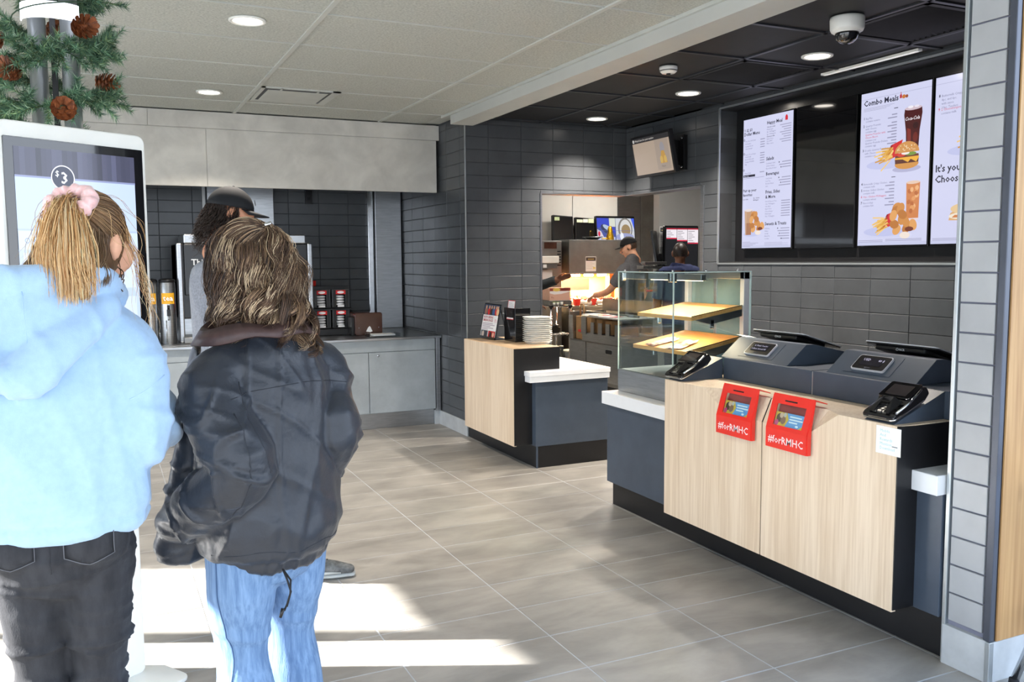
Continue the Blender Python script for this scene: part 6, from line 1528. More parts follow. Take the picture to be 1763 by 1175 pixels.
# ------------------------------------------------------------------ other people, built with the same pieces
def person(label, loc, rz, H, headM, shirt, pants, skinm, hair_col, arms, handspec, legs, sleeve='long', cap=None, hair='short', voxel=.011, shoes=(M_bplast, M_rubber), collar=False, sh=.185, dep=.115, name='person', strideshoe=None):
    zs, zh = H*.815, H*.52; k = H/1.75
    b = Blob(); add_head(b, headM)
    b.tube([(0, 0, zh-.0), (0, 0, zh+.08), (0, 0, zh+.25), (0, -.01, zs-.10), (0, -.02, zs+.01), tuple(headM @ Vector((0, -.045, -.16)))], [(.12, .09), (.13, .09), (.12, .085), (.13, .085), (.10, .06), (.055, .055)], dome=(False, True))
    for s, A in zip((-1, 1), arms): b.tube([(s*(sh-.06), -.015, zs-.05)]+list(A), [.045, .046, .042, .040, .030][:len(A)+1])
    for Lg in legs: b.tube(Lg, [.070, .060, .040, .038, .032][:len(Lg)])
    for w, f, n, sd, cu in handspec: add_hand(b, w, f, n, sd, cu, 1.08)
    for Lg in legs: b.tube([Lg[-1], (Lg[-1][0], Lg[-1][1]+.05, Lg[-1][2]-.05), (Lg[-1][0], Lg[-1][1]+.12, Lg[-1][2]-.065)], [(.034, .034), (.034, .026), (.03, .014)])
    V, F = b.get(voxel*.8, 3); o = skin(name, V, F, skinm, None, loc, rz); tag(o, label, 'person'); eyes(headM, o)
    b = Blob()
    b.tube([(0, 0, zh-.06), (0, 0, zh+.08), (0, 0, zh+.25), (0, -.01, zs-.12), (0, -.015, zs-.03), (0, -.018, zs+.035), tuple(headM @ Vector((0, -.042, -.135)))], [(sh-.005, dep+.02), (sh-.005, dep+.018), (sh-.008, dep+.015), (sh, dep+.01), (sh-.015, dep-.01), (.11, .075), (.068, .066)], dome=(False, False))
    for s, A in zip((-1, 1), arms):
        if sleeve == 'long': b.tube([(s*(sh-.065), -.015, zs-.040), (s*(sh-.010), -.016, zs-.085)]+list(A[:-1])+[tuple(Vector(A[-1])*.97+Vector(A[-2])*.03)], [.068, .072, .066, .058, .052, .040][:len(A)+2], dome=(True, False))
        else: b.tube([(s*(sh-.065), -.015, zs-.040), (s*(sh-.010), -.016, zs-.085), tuple((Vector(A[0])*.75+Vector(A[1])*.25))], [.068, .074, .070], dome=(True, False))
    V, F = b.get(voxel, 3); n = vnormals(V, F)
    q = V.copy(); q[:, 2] += .5*np.abs(V[:, 0])
    V1 = V+n*(.010*np.clip(ridge(q, 61, (3, 3, 2))-.4, 0, 1)+.003*snoise(V, 62, (3, 3, 3)))[:, None]
    sh_o = skin('shirt', V1, F, shirt, o)
    if collar:
        MB().lathe((0, 0, 0), [(.074, 0), (.082, .012), (.076, .030), (.070, .012)], 24).build('collar', shirt, o, local=True).matrix_local = Matrix.Translation(headM @ Vector((0, -.040, -.155)))
    b = Blob(); b.tube([(0, 0, zh+.08), (0, 0, zh-.02), (0, 0, zh-.08)], [(.155, .118), (.16, .125), (.15, .12)], dome=(False, True))
    for Lg in legs: b.tube(list(Lg[:-1])+[(Lg[-1][0], Lg[-1][1], Lg[-1][2]-.02)], [(.088, .095), (.080, .085), (.064, .068), (.060, .064), (.056, .06)][:len(Lg)], dome=(True, False))
    V, F = b.get(voxel, 3); n = vnormals(V, F); V1 = V+n*(.008*np.clip(ridge(V, 63, (2, 2, 6))-.4, 0, 1))[:, None]
    skin('trousers', V1, F, pants, o)
    for s, Lg in zip((-1, 1), legs): shoe(o, Lg[-1][0], Lg[-1][1]+.05, -s*.08, *shoes, z=max(0, Lg[-1][2]-.09), laces=strideshoe is not None)
    bs = scalp_base(headM, (.077, .095, .1), keep=(lambda x, y, z: (y < .25 and z > -.55 and not (abs(x) > .93 and -.35 < z < .2)) or z > .5))
    N = 700; r0 = dirs(N, lambda q: (q[1] < .3 and q[2] > -.5) or q[2] > .55)
    if hair == 'short': paths = fall(r0, headM, .02+.02*rs.rand(N), P=5, spread=.1, curl=.001, lift=1.0+.05*rs.rand(N), r=(.077, .095, .1)); rad = .0016
    else: r0 = dirs(N, lambda q: q[1] < .3 and -.5 < q[2] < .35); paths = fall(r0, headM, .07+.10*rs.rand(N), P=28, spread=.20, curl=.012, wave=.045, per=9, lift=1.03+.14*rs.rand(N)); rad = .0013
    hair_build('hair', paths, rad, np.clip(np.array(hair_col)[None, :]*(1+.18*rs.normal(size=(N, 1))), 0, 255), o, (*bs, hair_col))
    if cap is not None:
        T = headM; cv = []; cf = []; n1, n2 = 32, 10
        for i in range(n2+1):
            th = math.radians(2+84*i/n2)
            for k_ in range(n1):
                ph = 2*math.pi*k_/n1; cv.append(T @ Vector((.086*math.sin(th)*math.cos(ph), -.010+.106*math.sin(th)*math.sin(ph), .034+.104*math.cos(th))))
        for i in range(n2):
            for k_ in range(n1): cf.append((i*n1+k_, (i+1)*n1+k_, (i+1)*n1+(k_+1) % n1, i*n1+(k_+1) % n1))
        cf.append(tuple(range(n1)))
        c = MB().add(cv, cf, True).build('cap', cap, o, local=True); c.modifiers.new('s', 'SOLIDIFY').thickness = .004
        vv = []; ff = []; m1 = 14
        for k_ in range(m1+1):
            a = math.radians(22+136*k_/m1); x, y = math.cos(a), math.sin(a)
            vv += [T @ Vector((.086*x, -.010+.106*y, .040)), T @ Vector((.092*x, -.010+.106*y+.072*max(0, y)**.8, .030-.012*x*x))]
        for k_ in range(m1): ff.append((2*k_, 2*k_+1, 2*k_+3, 2*k_+2))
        br = MB().add(vv, ff, True).build('brim', cap, c, local=True); br.modifiers.new('s', 'SOLIDIFY').thickness = .004
        MB().ball(T @ Vector((0, -.010, .134)), .008, 8, 6).build('button', cap, c, local=True)
        if cap.name == 'black_cap':
            d = Draw(); d.oval(0, 0, .014, .014, (226, 226, 228)); d.oval(-.005, -.003, .0035, .008, (30, 30, 32)); d.oval(.005, -.003, .0035, .008, (30, 30, 32))
            d.build('badge', M_print, c, T @ Vector((0, .094, .082)), T.to_3x3() @ Vector((-1, 0, 0)), T.to_3x3() @ Vector((0, -.35, 1)), local=True)
    return o
M_grey = mat('grey_marl', (132, 136, 146), .9, var=.10, scale=120, coords='obj', sheen=.2); M_cap = mat('black_cap', (22, 24, 28), .8, var=.08, scale=40); M_dkp = mat('dark_trousers', (44, 44, 50), .85, var=.1, scale=40)
M_slate = mat('slate_polo', (98, 97, 100), .85, var=.06, scale=60); M_capk = mat('black_crew_cap', (26, 26, 28), .8, var=.06); M_navy = mat('navy_polo', (38, 46, 84), .85, var=.06, scale=60)
M_dkg = mat('dark_grey_sleeve', (44, 48, 50), .85, var=.08, scale=60)
# tall customer with the cap, turned to the right, mid-step
hm3 = Matrix.Translation((0, .02, 1.705)) @ Matrix.Rotation(math.radians(8), 4, 'Z') @ Matrix.Rotation(math.radians(-10), 4, 'X')
p3 = person('person in black cap and grey sweatshirt, standing behind the dark-jacketed person', (.545, 4.22, 0), math.radians(-98), 1.84, hm3, M_grey, M_dkp, M_skin2, (52, 40, 34),
            ([(-.22, -.02, 1.27), (-.215, .02, 1.06), (-.15, .20, 1.10), (-.08, .27, 1.16)], [(.22, -.02, 1.27), (.225, -.01, 1.05), (.17, .17, 1.06), (.10, .26, 1.12)]),
            [((-.08, .27, 1.16), (.6, .6, .2), (-.3, .3, 1), 1, .5), ((.10, .26, 1.12), (-.6, .7, .2), (.3, .3, 1), -1, .5)],
            ([(-.09, 0, .90), (-.095, .02, .72), (-.10, .04, .50), (-.10, .02, .30), (-.10, .02, .09)], [(.09, 0, .90), (.10, .08, .72), (.105, .20, .50), (.105, .26, .30), (.105, .29, .09)]),
            cap=M_cap, hair='curly', shoes=(M_shoeg, mat('pale_sole', (176, 180, 178), .5, var=.05)), strideshoe=1, voxel=.010, dep=.155)
# cook with the cap, reaching into the warming cabinet
hm4 = Matrix.Translation((0, .045, 1.635)) @ Matrix.Rotation(math.radians(38), 4, 'Z') @ Matrix.Rotation(math.radians(-16), 4, 'X')
p4 = person('person in a dark grey shirt and black cap reaching into the glowing warming cabinet', (5.86, 9.07, 0), math.radians(16), 1.76, hm4, M_slate, M_dkp, M_skin, (70, 52, 40),
            ([(-.225, .04, 1.22), (-.23, .20, 1.10), (-.20, .40, 1.06)], [(.225, -.01, 1.20), (.23, .03, 1.02), (.19, .22, 1.02)]),
            [((-.20, .40, 1.06), (.05, .9, -.35), (-.1, .3, 1), 1, .45), ((.19, .22, 1.02), (-.3, .9, 0), (.2, 0, 1), -1, .5)],
            ([(-.09, 0, .86), (-.09, .01, .68), (-.09, .02, .47), (-.09, .0, .29), (-.09, -.02, .09)], [(.09, 0, .86), (.09, .01, .68), (.09, .02, .47), (.09, .0, .29), (.09, -.02, .09)]), sleeve='short', cap=M_capk)
hm5 = Matrix.Translation((0, .03, 1.545)) @ Matrix.Rotation(math.radians(-4), 4, 'Z') @ Matrix.Rotation(math.radians(-4), 4, 'X')
p5 = person('person in a navy polo with short dark hair facing the tall order monitor', (5.42, 7.47, 0), math.radians(-32), 1.715, hm5, M_navy, M_dkp, M_skin3, (44, 34, 30),
            ([(-.22, -.01, 1.13), (-.225, .02, .96), (-.17, .20, .98)], [(.22, -.01, 1.13), (.225, .02, .96), (.17, .20, .98)]),
            [((-.17, .20, .98), (.3, .9, 0), (-.2, 0, 1), 1, .5), ((.17, .20, .98), (-.3, .9, 0), (.2, 0, 1), -1, .5)],
            ([(-.09, 0, .82), (-.09, .01, .64), (-.09, .02, .45), (-.09, .0, .28), (-.09, -.02, .09)], [(.09, 0, .82), (.09, .01, .64), (.09, .02, .45), (.09, .0, .28), (.09, -.02, .09)]), sleeve='short', collar=True)
hm6 = Matrix.Translation((0, .04, 1.60)) @ Matrix.Rotation(math.radians(10), 4, 'Z')
p6 = person('person almost hidden behind the kitchen wall, only a dark sleeve and raised hand showing', (4.12, 8.78, 0), math.radians(-113), 1.72, hm6, M_dkg, M_dkp, M_skin3, (40, 32, 28),
            ([(-.22, .04, 1.24), (-.16, .26, 1.20), (-.06, .50, 1.27)], [(.22, .0, 1.20), (.22, .04, 1.02), (.17, .22, 1.0)]),
            [((-.06, .50, 1.27), (.05, .85, .35), (-.5, .3, .6), 1, .25), ((.17, .22, 1.0), (-.3, .9, 0), (.2, 0, 1), -1, .5)],
            ([(-.09, 0, .85), (-.09, .01, .67), (-.09, .02, .46), (-.09, .0, .29), (-.09, -.02, .09)], [(.09, 0, .85), (.09, .01, .67), (.09, .02, .46), (.09, .0, .29), (.09, -.02, .09)]))
# ================================================================== KIOSK, POLES, GARLAND
kz = math.atan2(.533, .846)
t = thing('self_order_kiosk', 'tall white self-order kiosk with lit touchscreen behind the hoodie woman', 'kiosk', (-.042, 3.267, 0), kz)
# local x along the width (right), y away from the customer
MB().rbox(-.257, .250, .80, 1.942, -.0, .055, .028, seg=6).build('frame', M_wwhite, t, local=True, bevel=.005)
MB().rbox(-.243, .236, .93, 1.892, -.004, .002, .004).build('bezel', M_gblack, t, local=True, bevel=.001)
MB().rbox(-.17, .17, .012, .83, .015, .10, .02).build('pedestal', M_wwhite, t, local=True, bevel=.005)
MB().rbox(-.23, .22, .0, .10, -.14, .20, .0001).build('pedestal_shroud', M_wwhite, t, local=True, bevel=.01) if False else None
MB().rbox(-.24, .235, -.16, .20, .0, .014, .04, 'z').build('base_plate', M_wwhite, t, local=True, bevel=.003)
MB().rbox(-.12, .12, .82, .915, -.03, .01, .01).build('card_reader', M_bplast, t, local=True, bevel=.004)
sw, shh = .414, .875; d = Draw(); TOP = shh
d.rect(0, 0, sw, shh, (190, 208, 240)); d.rect(0, TOP-.088, sw, TOP, (70, 74, 96))
for k in range(24): d.rect(sw*k/24, TOP-.088, sw*(k+1)/24, TOP, tuple(int(q*(1+.16*math.sin(k*1.1)+.18*k/24+.1*math.sin(k*2.7))) for q in (66, 68, 88)))
d.rect(0, TOP-.094, sw, TOP-.088, (140, 150, 190)); d.rect(0, TOP-.26, sw, TOP-.255, (176, 194, 228)); d.rect(0, TOP-.32, sw, TOP-.262, (204, 220, 246))
d.oval(.028, TOP-.292, .008, .008, (120, 150, 200)); d.oval(.028, TOP-.292, .0062, .0062, (204, 220, 246)); d.text('Americana', .045, TOP-.297, .016, (96, 120, 180))
for r in range(4):
    for q in range(2): d.rect(.012+.20*q, TOP-.45-.15*r, .20+.20*q, TOP-.33-.15*r, (208, 222, 248))
cxk = .154; d.oval(cxk, TOP-.088, .040, .040, (236, 240, 250), 32); d.oval(cxk, TOP-.088, .0365, .0365, (34, 40, 66), 32); d.text('$', cxk-.026, TOP-.084, .026, (240, 244, 252), .008); d.text('3', cxk-.008, TOP-.106, .052, (240, 244, 252), .014)
d.build('screen', screen_mat('kiosk_screen', .82), t, (-.213, -.0046, .988), (1, 0, 0), (0, 0, 1), local=True)

M_poleg = mat('pole_aluminium', (172, 176, 178), .35, .7, var=.04, scale=3)
pl_ = thing('twin_pole', 'pair of grey metal poles rising behind the kiosk to the ceiling', 'pole', (-.112, 3.79, 0))
for x, y in ((-.166, 3.815), (-.056, 3.763)):
    MB().tube([(x, y, 0), (x, y, ZC)], .0315, 24).build('pole', M_poleg, pl_)
bx('dark_strut', M_black, pl_, -.122, -.102, 3.78, 3.80, .02, ZC, .001)
bx('floor_plate', M_poleg, pl_, -.225, .0, 3.69, 3.89, 0, .008, .002)
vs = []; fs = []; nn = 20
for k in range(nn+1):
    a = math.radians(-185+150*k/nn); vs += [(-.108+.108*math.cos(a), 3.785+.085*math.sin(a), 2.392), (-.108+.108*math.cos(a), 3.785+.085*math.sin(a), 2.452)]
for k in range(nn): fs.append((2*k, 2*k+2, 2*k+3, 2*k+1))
bd = MB().add(vs, fs, True).build('white_band', mat('white_band_added_glow', (250, 250, 255), .4, var=0, emit=(236, 240, 255), estr=1.4), pl_); bd.modifiers.new('s', 'SOLIDIFY').thickness = .004; bd['label'] = 'white curved plastic band with added glow'  # white plastic band, no lamp; its sunlit brightness is put in as emission

# garland: a spiral of tufted twigs round the poles
g = thing('pine_garland', 'green artificial pine garland with brown cones wound round the twin poles above the kiosk', 'garland', (-.112, 3.79, 1.95))
rg = np.random.RandomState(5)
C0 = np.array([-.112, 3.79]); turns = 3.9; za, zb = 1.97, 2.67
def spine(q): a = 2*math.pi*turns*q+.9; return np.array([C0[0]+.135*math.cos(a), C0[1]+.115*math.sin(a), za+(zb-za)*q]), a
sp_ = [tuple(spine(q)[0]) for q in np.linspace(0, 1, 90)]
MB().tube(sp_, .0026, 5).build('stem', mat('garland_stem', (58, 82, 60), .8, var=.1), g)
tw = []
for i in range(460):
    q = rg.rand(); p, a = spine(q); out = np.array([math.cos(a), math.sin(a), 0]); tang = np.array([-math.sin(a), math.cos(a), .18])
    
    if 2.35 < p[2] < 2.50 and p[1] < 3.80: continue
    d = out*(.5+.5*rg.rand())+tang*rg.normal()*.8+np.array([0, 0, 1])*rg.normal()*.42; d /= np.linalg.norm(d)
    L = .07+.065*rg.rand(); tw.append((p, p+d*L*.5+np.array([0, 0, .008]), p+d*L+np.array([0, 0, .014*rg.normal()])))
tb = MB()
for a, b_, c in tw: tb.tube([a, b_, c], [.0022, .0018, .001], 4)
tag(tb.build('twig', mat('twig_green', (84, 92, 56), .8, var=.1), g), kind='stuff')
# needles, vectorised: thin three-sided spikes raked forward along each twig
base = []; tip = []; col = []
for a, b_, c in tw:
    n = 110; s = rg.rand(n)**.85; P = ((1-s)**2)[:, None]*a+(2*s*(1-s))[:, None]*b_+(s**2)[:, None]*c
    ax = c-a; ax /= np.linalg.norm(ax); r = rg.normal(size=(n, 3)); r -= (r @ ax)[:, None]*ax; r /= np.linalg.norm(r, axis=1, keepdims=True)
    dv = r*.8+ax*(.45+.5*rg.rand(n))[:, None]; dv /= np.linalg.norm(dv, axis=1, keepdims=True); ln = (.020+.020*rg.rand(n))
    base.append(P); tip.append(P+dv*ln[:, None]); hue = rg.rand(); cc = np.array([(84, 118, 92), (106, 140, 108), (60, 94, 76), (128, 152, 104), (166, 190, 160)])[rg.choice(5, n, p=[.3, .28, .22, .12, .08])]*(.85+.3*hue)
    col.append(cc)
base = np.concatenate(base); tip = np.concatenate(tip); col = np.clip(np.concatenate(col), 0, 255); N = len(base)
t_ = tip-base; t_ /= np.linalg.norm(t_, axis=1, keepdims=True); rf = rg.normal(size=(N, 3)); u = np.cross(t_, rf); u /= np.linalg.norm(u, axis=1, keepdims=True); v = np.cross(t_, u); w = .0015
V = np.stack([base+u*w, base-u*w*.5+v*w*.87, base-u*w*.5-v*w*.87, tip], 1).reshape(-1, 3); i4 = np.arange(N)*4
F = np.concatenate([np.stack([i4, i4+1, i4+3], 1), np.stack([i4+1, i4+2, i4+3], 1), np.stack([i4+2, i4, i4+3], 1)])
me = bpy.data.meshes.new('needles'); me.from_pydata(V.tolist(), [], F.tolist()); at = me.attributes.new('Col', 'FLOAT_COLOR', 'POINT')
lc = ((col/255.0)**2.2); at.data.foreach_set('color', np.repeat(np.concatenate([lc, np.ones((N, 1))], 1), 4, 0).astype(np.float32).ravel())
me.materials.append(mat('pine_needles', (255, 255, 255), .5, var=.1, scale=30, attr=True)); me.update()
o = bpy.data.objects.new('needles', me); COL.objects.link(o); o.parent = g; o.location = -wt(g); o['kind'] = 'stuff'
M_cone = mat('pine_cone_scale', (150, 84, 44), .55, var=.2, scale=60, coords='obj', col2=(96, 50, 28))
def cone(c, axis, r=.034):
    m = MB(); axis = Vector(axis).normalized(); R = axis.to_track_quat('Z', 'Y').to_matrix().to_4x4(); R.translation = Vector(c); m.M = R
    m.lathe((0, 0, 0), [(.0, -r*.9), (r*.45, -r*.7), (r*.45, 0), (r*.22, r*.6), (0, r*.85)], 12); k = 0
    for ring in range(7):
        hz = -r*.75+ring*r*.27; rr = r*(.62+.42*math.sin(math.pi*(ring+.6)/7.2)); n = 9 if ring < 5 else 6
        for j in range(n):
            a = 2*math.pi*(j+.5*(ring % 2))/n; ca, sa = math.cos(a), math.sin(a); w = r*.30; up = .04+.10*ring
            q0 = Vector((ca*rr*.45, sa*rr*.45, hz)); q1 = Vector((ca*rr*1.12, sa*rr*1.12, hz+r*up)); tn = Vector((-sa, ca, 0))
            m.add([q0-tn*w*.4, q0+tn*w*.4, q1+tn*w, q1-tn*w, q1+Vector((ca, sa, .6))*r*.14, q0-Vector((0, 0, r*.10)), q1-Vector((0, 0, r*.12))], [(0, 1, 2, 3), (3, 2, 4), (1, 5, 6, 2), (5, 0, 3, 6), (6, 3, 4), (2, 6, 4)])
    return m.build('pine_cone', M_cone, g)
for c, ax in (((-.010, 3.60, 2.345), (.6, -.8, .1)), ((-.085, 3.585, 2.048), (.1, -1, .1)), ((-.248, 3.65, 2.185), (-.7, -.7, .2)), ((.055, 3.74, 2.175), (1, -.2, 0)), ((-.30, 3.70, 2.30), (-.9, -.4, .1)), ((-.10, 3.92, 2.4), (0, 1, 0))): cone(c, ax)

# ================================================================== MENU SCREENS IN THE NICHE
def board(yl, label, draw):
    """portrait screen; yl: world y of its left (far) edge"""
    o = thing('menu_screen', label, 'screen', (4.50, yl-.27, 1.57), group=None)
    SW, SH = .545, .985; z0 = 1.568
    MB().box(4.497, 4.535, yl-SW, yl, z0-.004, z0+SH).build('case', M_bplast, o, bevel=.002)
    MB().box(4.4955, 4.4975, yl-SW+.004, yl-.004, z0, z0+SH-.004).build('bezel', M_gblack, o)
    if draw is not None: draw.build('picture', screen_mat('menu_lit', .66), o, (4.4953, yl-.008, z0+.008), (0, -1, 0), (0, 0, 1))
    return o
BG, BG2, INK, GR, RD = (206, 208, 236), (190, 194, 230), (44, 44, 60), (120, 120, 150), (206, 60, 84)
MW, MH = .529, .965
def page():
    d = Draw(); d.rect(0, 0, MW, MH, BG); d.rect(0, 0, MW, .02, (196, 200, 228)); return d
def fries(d, x, y, s):
    d.oval(x+.01*s, y+.0*s, .16*s, .030*s, BG2)
    d.poly([(x-.02*s, y+.01*s), (x+.085*s, y+.04*s), (x+.115*s, y+.13*s), (x+.03*s, y+.105*s)], (206, 46, 50)); d.poly([(x-.02*s, y+.01*s), (x+.01*s, y+.02*s), (x+.045*s, y+.11*s), (x+.03*s, y+.105*s)], (150, 24, 36))
    r = random.Random(int(s*100))
    for k in range(26):
        a = math.radians(170+75*r.random()); l = (.05+.07*r.random())*s; u, v = x+(.0+.05*r.random())*s, y+(.02+.07*r.random())*s
        d.bar((u, v), (u+l*math.cos(a), v+l*math.sin(a)*.62), .0085*s, [(228, 180, 96), (206, 152, 66), (238, 200, 126)][k % 3])
def nuggets(d, x, y, s):
    r = random.Random(8)
    for k in range(11): d.oval(x+.075*s*(r.random()-.5)*2, y+.07*s*r.random()*2, .034*s, .026*s, [(206, 142, 76), (186, 120, 58), (222, 162, 96)][k % 3], rot=r.random()*3)
    d.oval(x+.02*s, y-.03*s, .036*s, .020*s, (236, 222, 210)); d.oval(x+.05*s, y+.005*s, .03*s, .014*s, (120, 62, 40))
def cola(d, x, y, s):
    d.poly([(x-.045*s, y), (x+.045*s, y), (x+.05*s, y+.10*s), (x+.066*s, y+.20*s), (x+.062*s, y+.235*s), (x-.062*s, y+.235*s), (x-.066*s, y+.20*s), (x-.05*s, y+.10*s)], (74, 30, 30))
    d.poly([(x-.038*s, y+.01*s), (x-.01*s, y+.01*s), (x-.015*s, y+.11*s), (x-.042*s, y+.12*s)], (128, 52, 44)); d.oval(x+.02*s, y+.06*s, .018*s, .03*s, (110, 44, 36)); d.oval(x+.02*s, y+.13*s, .02*s, .02*s, (52, 22, 24))
    d.oval(x, y+.235*s, .062*s, .012*s, (206, 186, 196)); d.oval(x-.02*s, y+.243*s, .02*s, .008*s, (236, 232, 240)); d.oval(x+.025*s, y+.243*s, .018*s, .007*s, (226, 222, 236))
    d.text('Coca-Cola', x-.060*s, y+.165*s, .030*s, (244, 240, 246), .012, shear=.35, sx=.82)
def burger(d, x, y, s):
    d.oval(x, y-.006*s, .105*s, .02*s, (176, 176, 206)); d.oval(x, y+.022*s, .088*s, .030*s, (206, 146, 72)); d.poly([(x-.085*s, y+.028*s), (x+.085*s, y+.028*s), (x+.088*s, y+.055*s), (x-.088*s, y+.055*s)], (92, 50, 38))
    d.poly([(x-.09*s, y+.055*s), (x-.03*s, y+.052*s), (x+.01*s, y+.032*s), (x+.03*s, y+.05*s), (x+.07*s, y+.03*s), (x+.09*s, y+.056*s), (x+.085*s, y+.066*s), (x-.085*s, y+.066*s)], (236, 176, 60))
    d.poly([(x-.088*s, y+.064*s), (x+.088*s, y+.064*s), (x+.085*s, y+.078*s), (x-.085*s, y+.078*s)], (112, 60, 44)); d.oval(x-.04*s, y+.080*s, .03*s, .012*s, (206, 70, 50)); d.oval(x+.03*s, y+.082*s, .04*s, .011*s, (120, 150, 66)); d.oval(x-.01*s, y+.088*s, .03*s, .009*s, (238, 232, 226))
    pts = [(x-.09*s, y+.092*s)]+[(x+.09*s*math.cos(math.pi-math.pi*k/14), y+.092*s+.066*s*math.sin(math.pi*k/14)) for k in range(1, 14)]+[(x+.09*s, y+.092*s)]
    d.poly(pts, (206, 148, 84)); r = random.Random(4)
    for k in range(26): a = r.random()*math.pi; q = r.random()**.5; d.oval(x+.075*s*q*math.cos(a), y+.10*s+.05*s*q*math.sin(a), .0042*s, .0026*s, (244, 226, 190), 6)
def tea(d, x, y, s):
    d.poly([(x-.044*s, y), (x+.044*s, y), (x+.05*s, y+.215*s), (x-.05*s, y+.215*s)], (206, 130, 76)); r = random.Random(2)
    for k in range(14): d.oval(x-.03*s+.06*s*r.random(), y+.02*s+.17*s*r.random(), .016*s, .013*s, [(222, 156, 98), (184, 106, 56), (232, 176, 124)][k % 3], 7, r.random()*3)
    d.oval(x, y+.215*s, .05*s, .010*s, (226, 196, 176)); d.poly([(x-.044*s, y-.012*s), (x+.044*s, y-.012*s), (x+.044*s, y), (x-.044*s, y)], (226, 210, 214))
T_ = .965
d1 = page()   # dollar menu page
d1.text('1 $2 $3', .012, .876, .028, INK, .018); d1.text('$', .002, .886, .014, INK); d1.text('Dollar Menu', .008, .845, .034, INK, .022)
rows = [(.80, 'Any Size Soft Drink'), (.78, 'McChicken'), (.762, 'Sausage Biscuit'), (.744, 'Cheeseburger'), (.70, 'Triple Cheeseburger'), (.682, 'Small Drink'), (.664, 'Bacon McDouble'), (.646, 'Sausage McMuffin'), (.628, 'Egg'), (.56, 'Happy Meal')]
for zz, tx in rows: d1.text(tx, .022, zz, .0145, GR); d1.rect(.19, zz, .238, zz+.006, (150, 150, 176))
for zz in (.815, .712, .59): d1.oval(.012, zz, .008, .008, INK, 14); d1.oval(.012, zz, .005, .005, BG, 12)
d1.rect(.008, .535, .14, .552, INK); d1.text('Any 2 for', .014, .538, .015, BG, .01); d1.rect(.01, .525, .24, .527, GR)
d1.text('Pair up your', .008, .425, .030, INK, .02); d1.text('favorites', .008, .392, .030, INK, .02); d1.text('Iced Coffee', .008, .365, .013, INK, .01); d1.text('4pc. Chicken', .125, .37, .013, INK, .01); d1.text('McNuggets', .125, .355, .013, INK, .01)
d1.oval(.11, .105, .09, .018, BG2); d1.poly([(.040, .10), (.105, .10), (.118, .285), (.030, .285)], (166, 116, 84)); d1.poly([(.036, .19), (.112, .19), (.118, .285), (.030, .285)], (190, 150, 116)); d1.oval(.074, .285, .044, .010, (226, 214, 212)); d1.rect(.042, .10, .05, .28, (204, 172, 144)); nuggets(d1, .165, .14, .85)
for k in range(5): d1.rect(.01, .045-.008*k, .10+.09*((k*3) % 4)/3, .0475-.008*k, (150, 150, 176))
d1.text('Happy Meal', .262, .900, .034, INK, .022); d1.rect(.452, .905, .478, .932, (206, 44, 56)); d1.oval(.465, .935, .010, .008, (206, 44, 56))
for k in range(8): zz = .875-.017*k; d1.text(('Choose a main', 'Hamburger', '4pc. McNuggets', '6pc. McNuggets', 'Choose a side', 'Apple Slices', 'Go-GURT', 'Milk or juice')[k], .262, zz, .0145, INK if k in (0, 4) else GR, .012 if k in (0, 4) else 0); d1.rect(.40+.02*(k % 3), zz, .515, zz+.006, (160, 160, 186))
def sec(title, z, items, zz=None):
    d1.text(title, .262, z, .034, INK, .022)
    for k, i in enumerate(items): d1.text(i, .262, z-.028-.0185*k, .0145, GR); d1.rect(.43-.03*(k % 2), z-.028-.0185*k, .52, z-.022-.0185*k, (150, 150, 176)); (d1.oval(.40+.01*k, z-.025-.0185*k, .005, .005, INK, 8) if k % 2 == 0 else None)
sec('Salads', .640, ('Southwest Salad', 'Grilled Chicken', 'Bacon Ranch Salad')); sec('Beverages', .530, ('Soft Drinks', 'Iced Tea', 'Bottled Water', 'Juice'))
d1.text('Fries, Sides', .262, .398, .034, INK, .022); d1.text('& More', .262, .362, .034, INK, .022)
for k, i in enumerate(('World Famous Fries', '10pc. McNuggets', 'Side Salad', 'Apple Slices', 'Cheeseburger', 'Hamburger', '20pc. McNuggets')): d1.text(i, .262, .335-.018*k, .0145, GR); d1.rect(.43, .335-.018*k, .52, .341-.018*k, (150, 150, 176))
sec('Sweets & Treats', .165, ('McFlurry', 'Shakes', 'Sundae', 'Baked Pie', 'Cookies'))
for k in range(4): d1.rect(.262, .038-.007*k, .45+.06*(k % 2), .040-.007*k, (160, 160, 186))
board(5.415, 'lit menu screen headed Dollar Menu at the far end of the niche', d1)
board(4.845, 'switched-off black menu screen between the lit ones', None)
d2 = page()   # combo meals
d2.text('Combo Meals', .020, .885, .048, INK, .022); d2.rect(.30, .893, .315, .915, (180, 40, 50)); d2.oval(.33, .900, .014, .012, (196, 120, 60)); d2.oval(.352, .899, .010, .010, (150, 80, 50)); d2.rect(.306, .915, .311, .93, (206, 40, 50))
for k in range(3): d2.rect(.022, .868-.008*k, .26-.03*k, .870-.008*k, (150, 150, 176))
d2.rect(.0, .925, MW, .9265, (150, 152, 180))
def combo(n, z, lines, red=()):
    d2.text(str(n), .022, z, .022, INK if n != 6 else RD, .02)
    for k, l in enumerate(lines): d2.text(l, .040, z-.018*k, .0175, RD if k in red else GR); d2.rect(.215 if k % 2 else .245, z-.018*k, .285, z-.018*k+.007, (150, 150, 176))
d2.rect(.26, .838, .29, .842, INK)
combo(1, .800, ('Big Mac', 'contains sesame')); combo(2, .752, ('Quarter Pounder', 'with Cheese', 'contains egg', 'Quarter Pounder with', 'Cheese Bacon', 'contains soy', 'Quarter Pounder Deluxe', 'contains egg'), (3, 4)); combo(3, .598, ('Double Quarter Pounder', 'with Cheese', 'contains soy'))
cola(d2, .405, .585, 1.0); fries(d2, .215, .505, 1.05); burger(d2, .368, .468, 1.0)
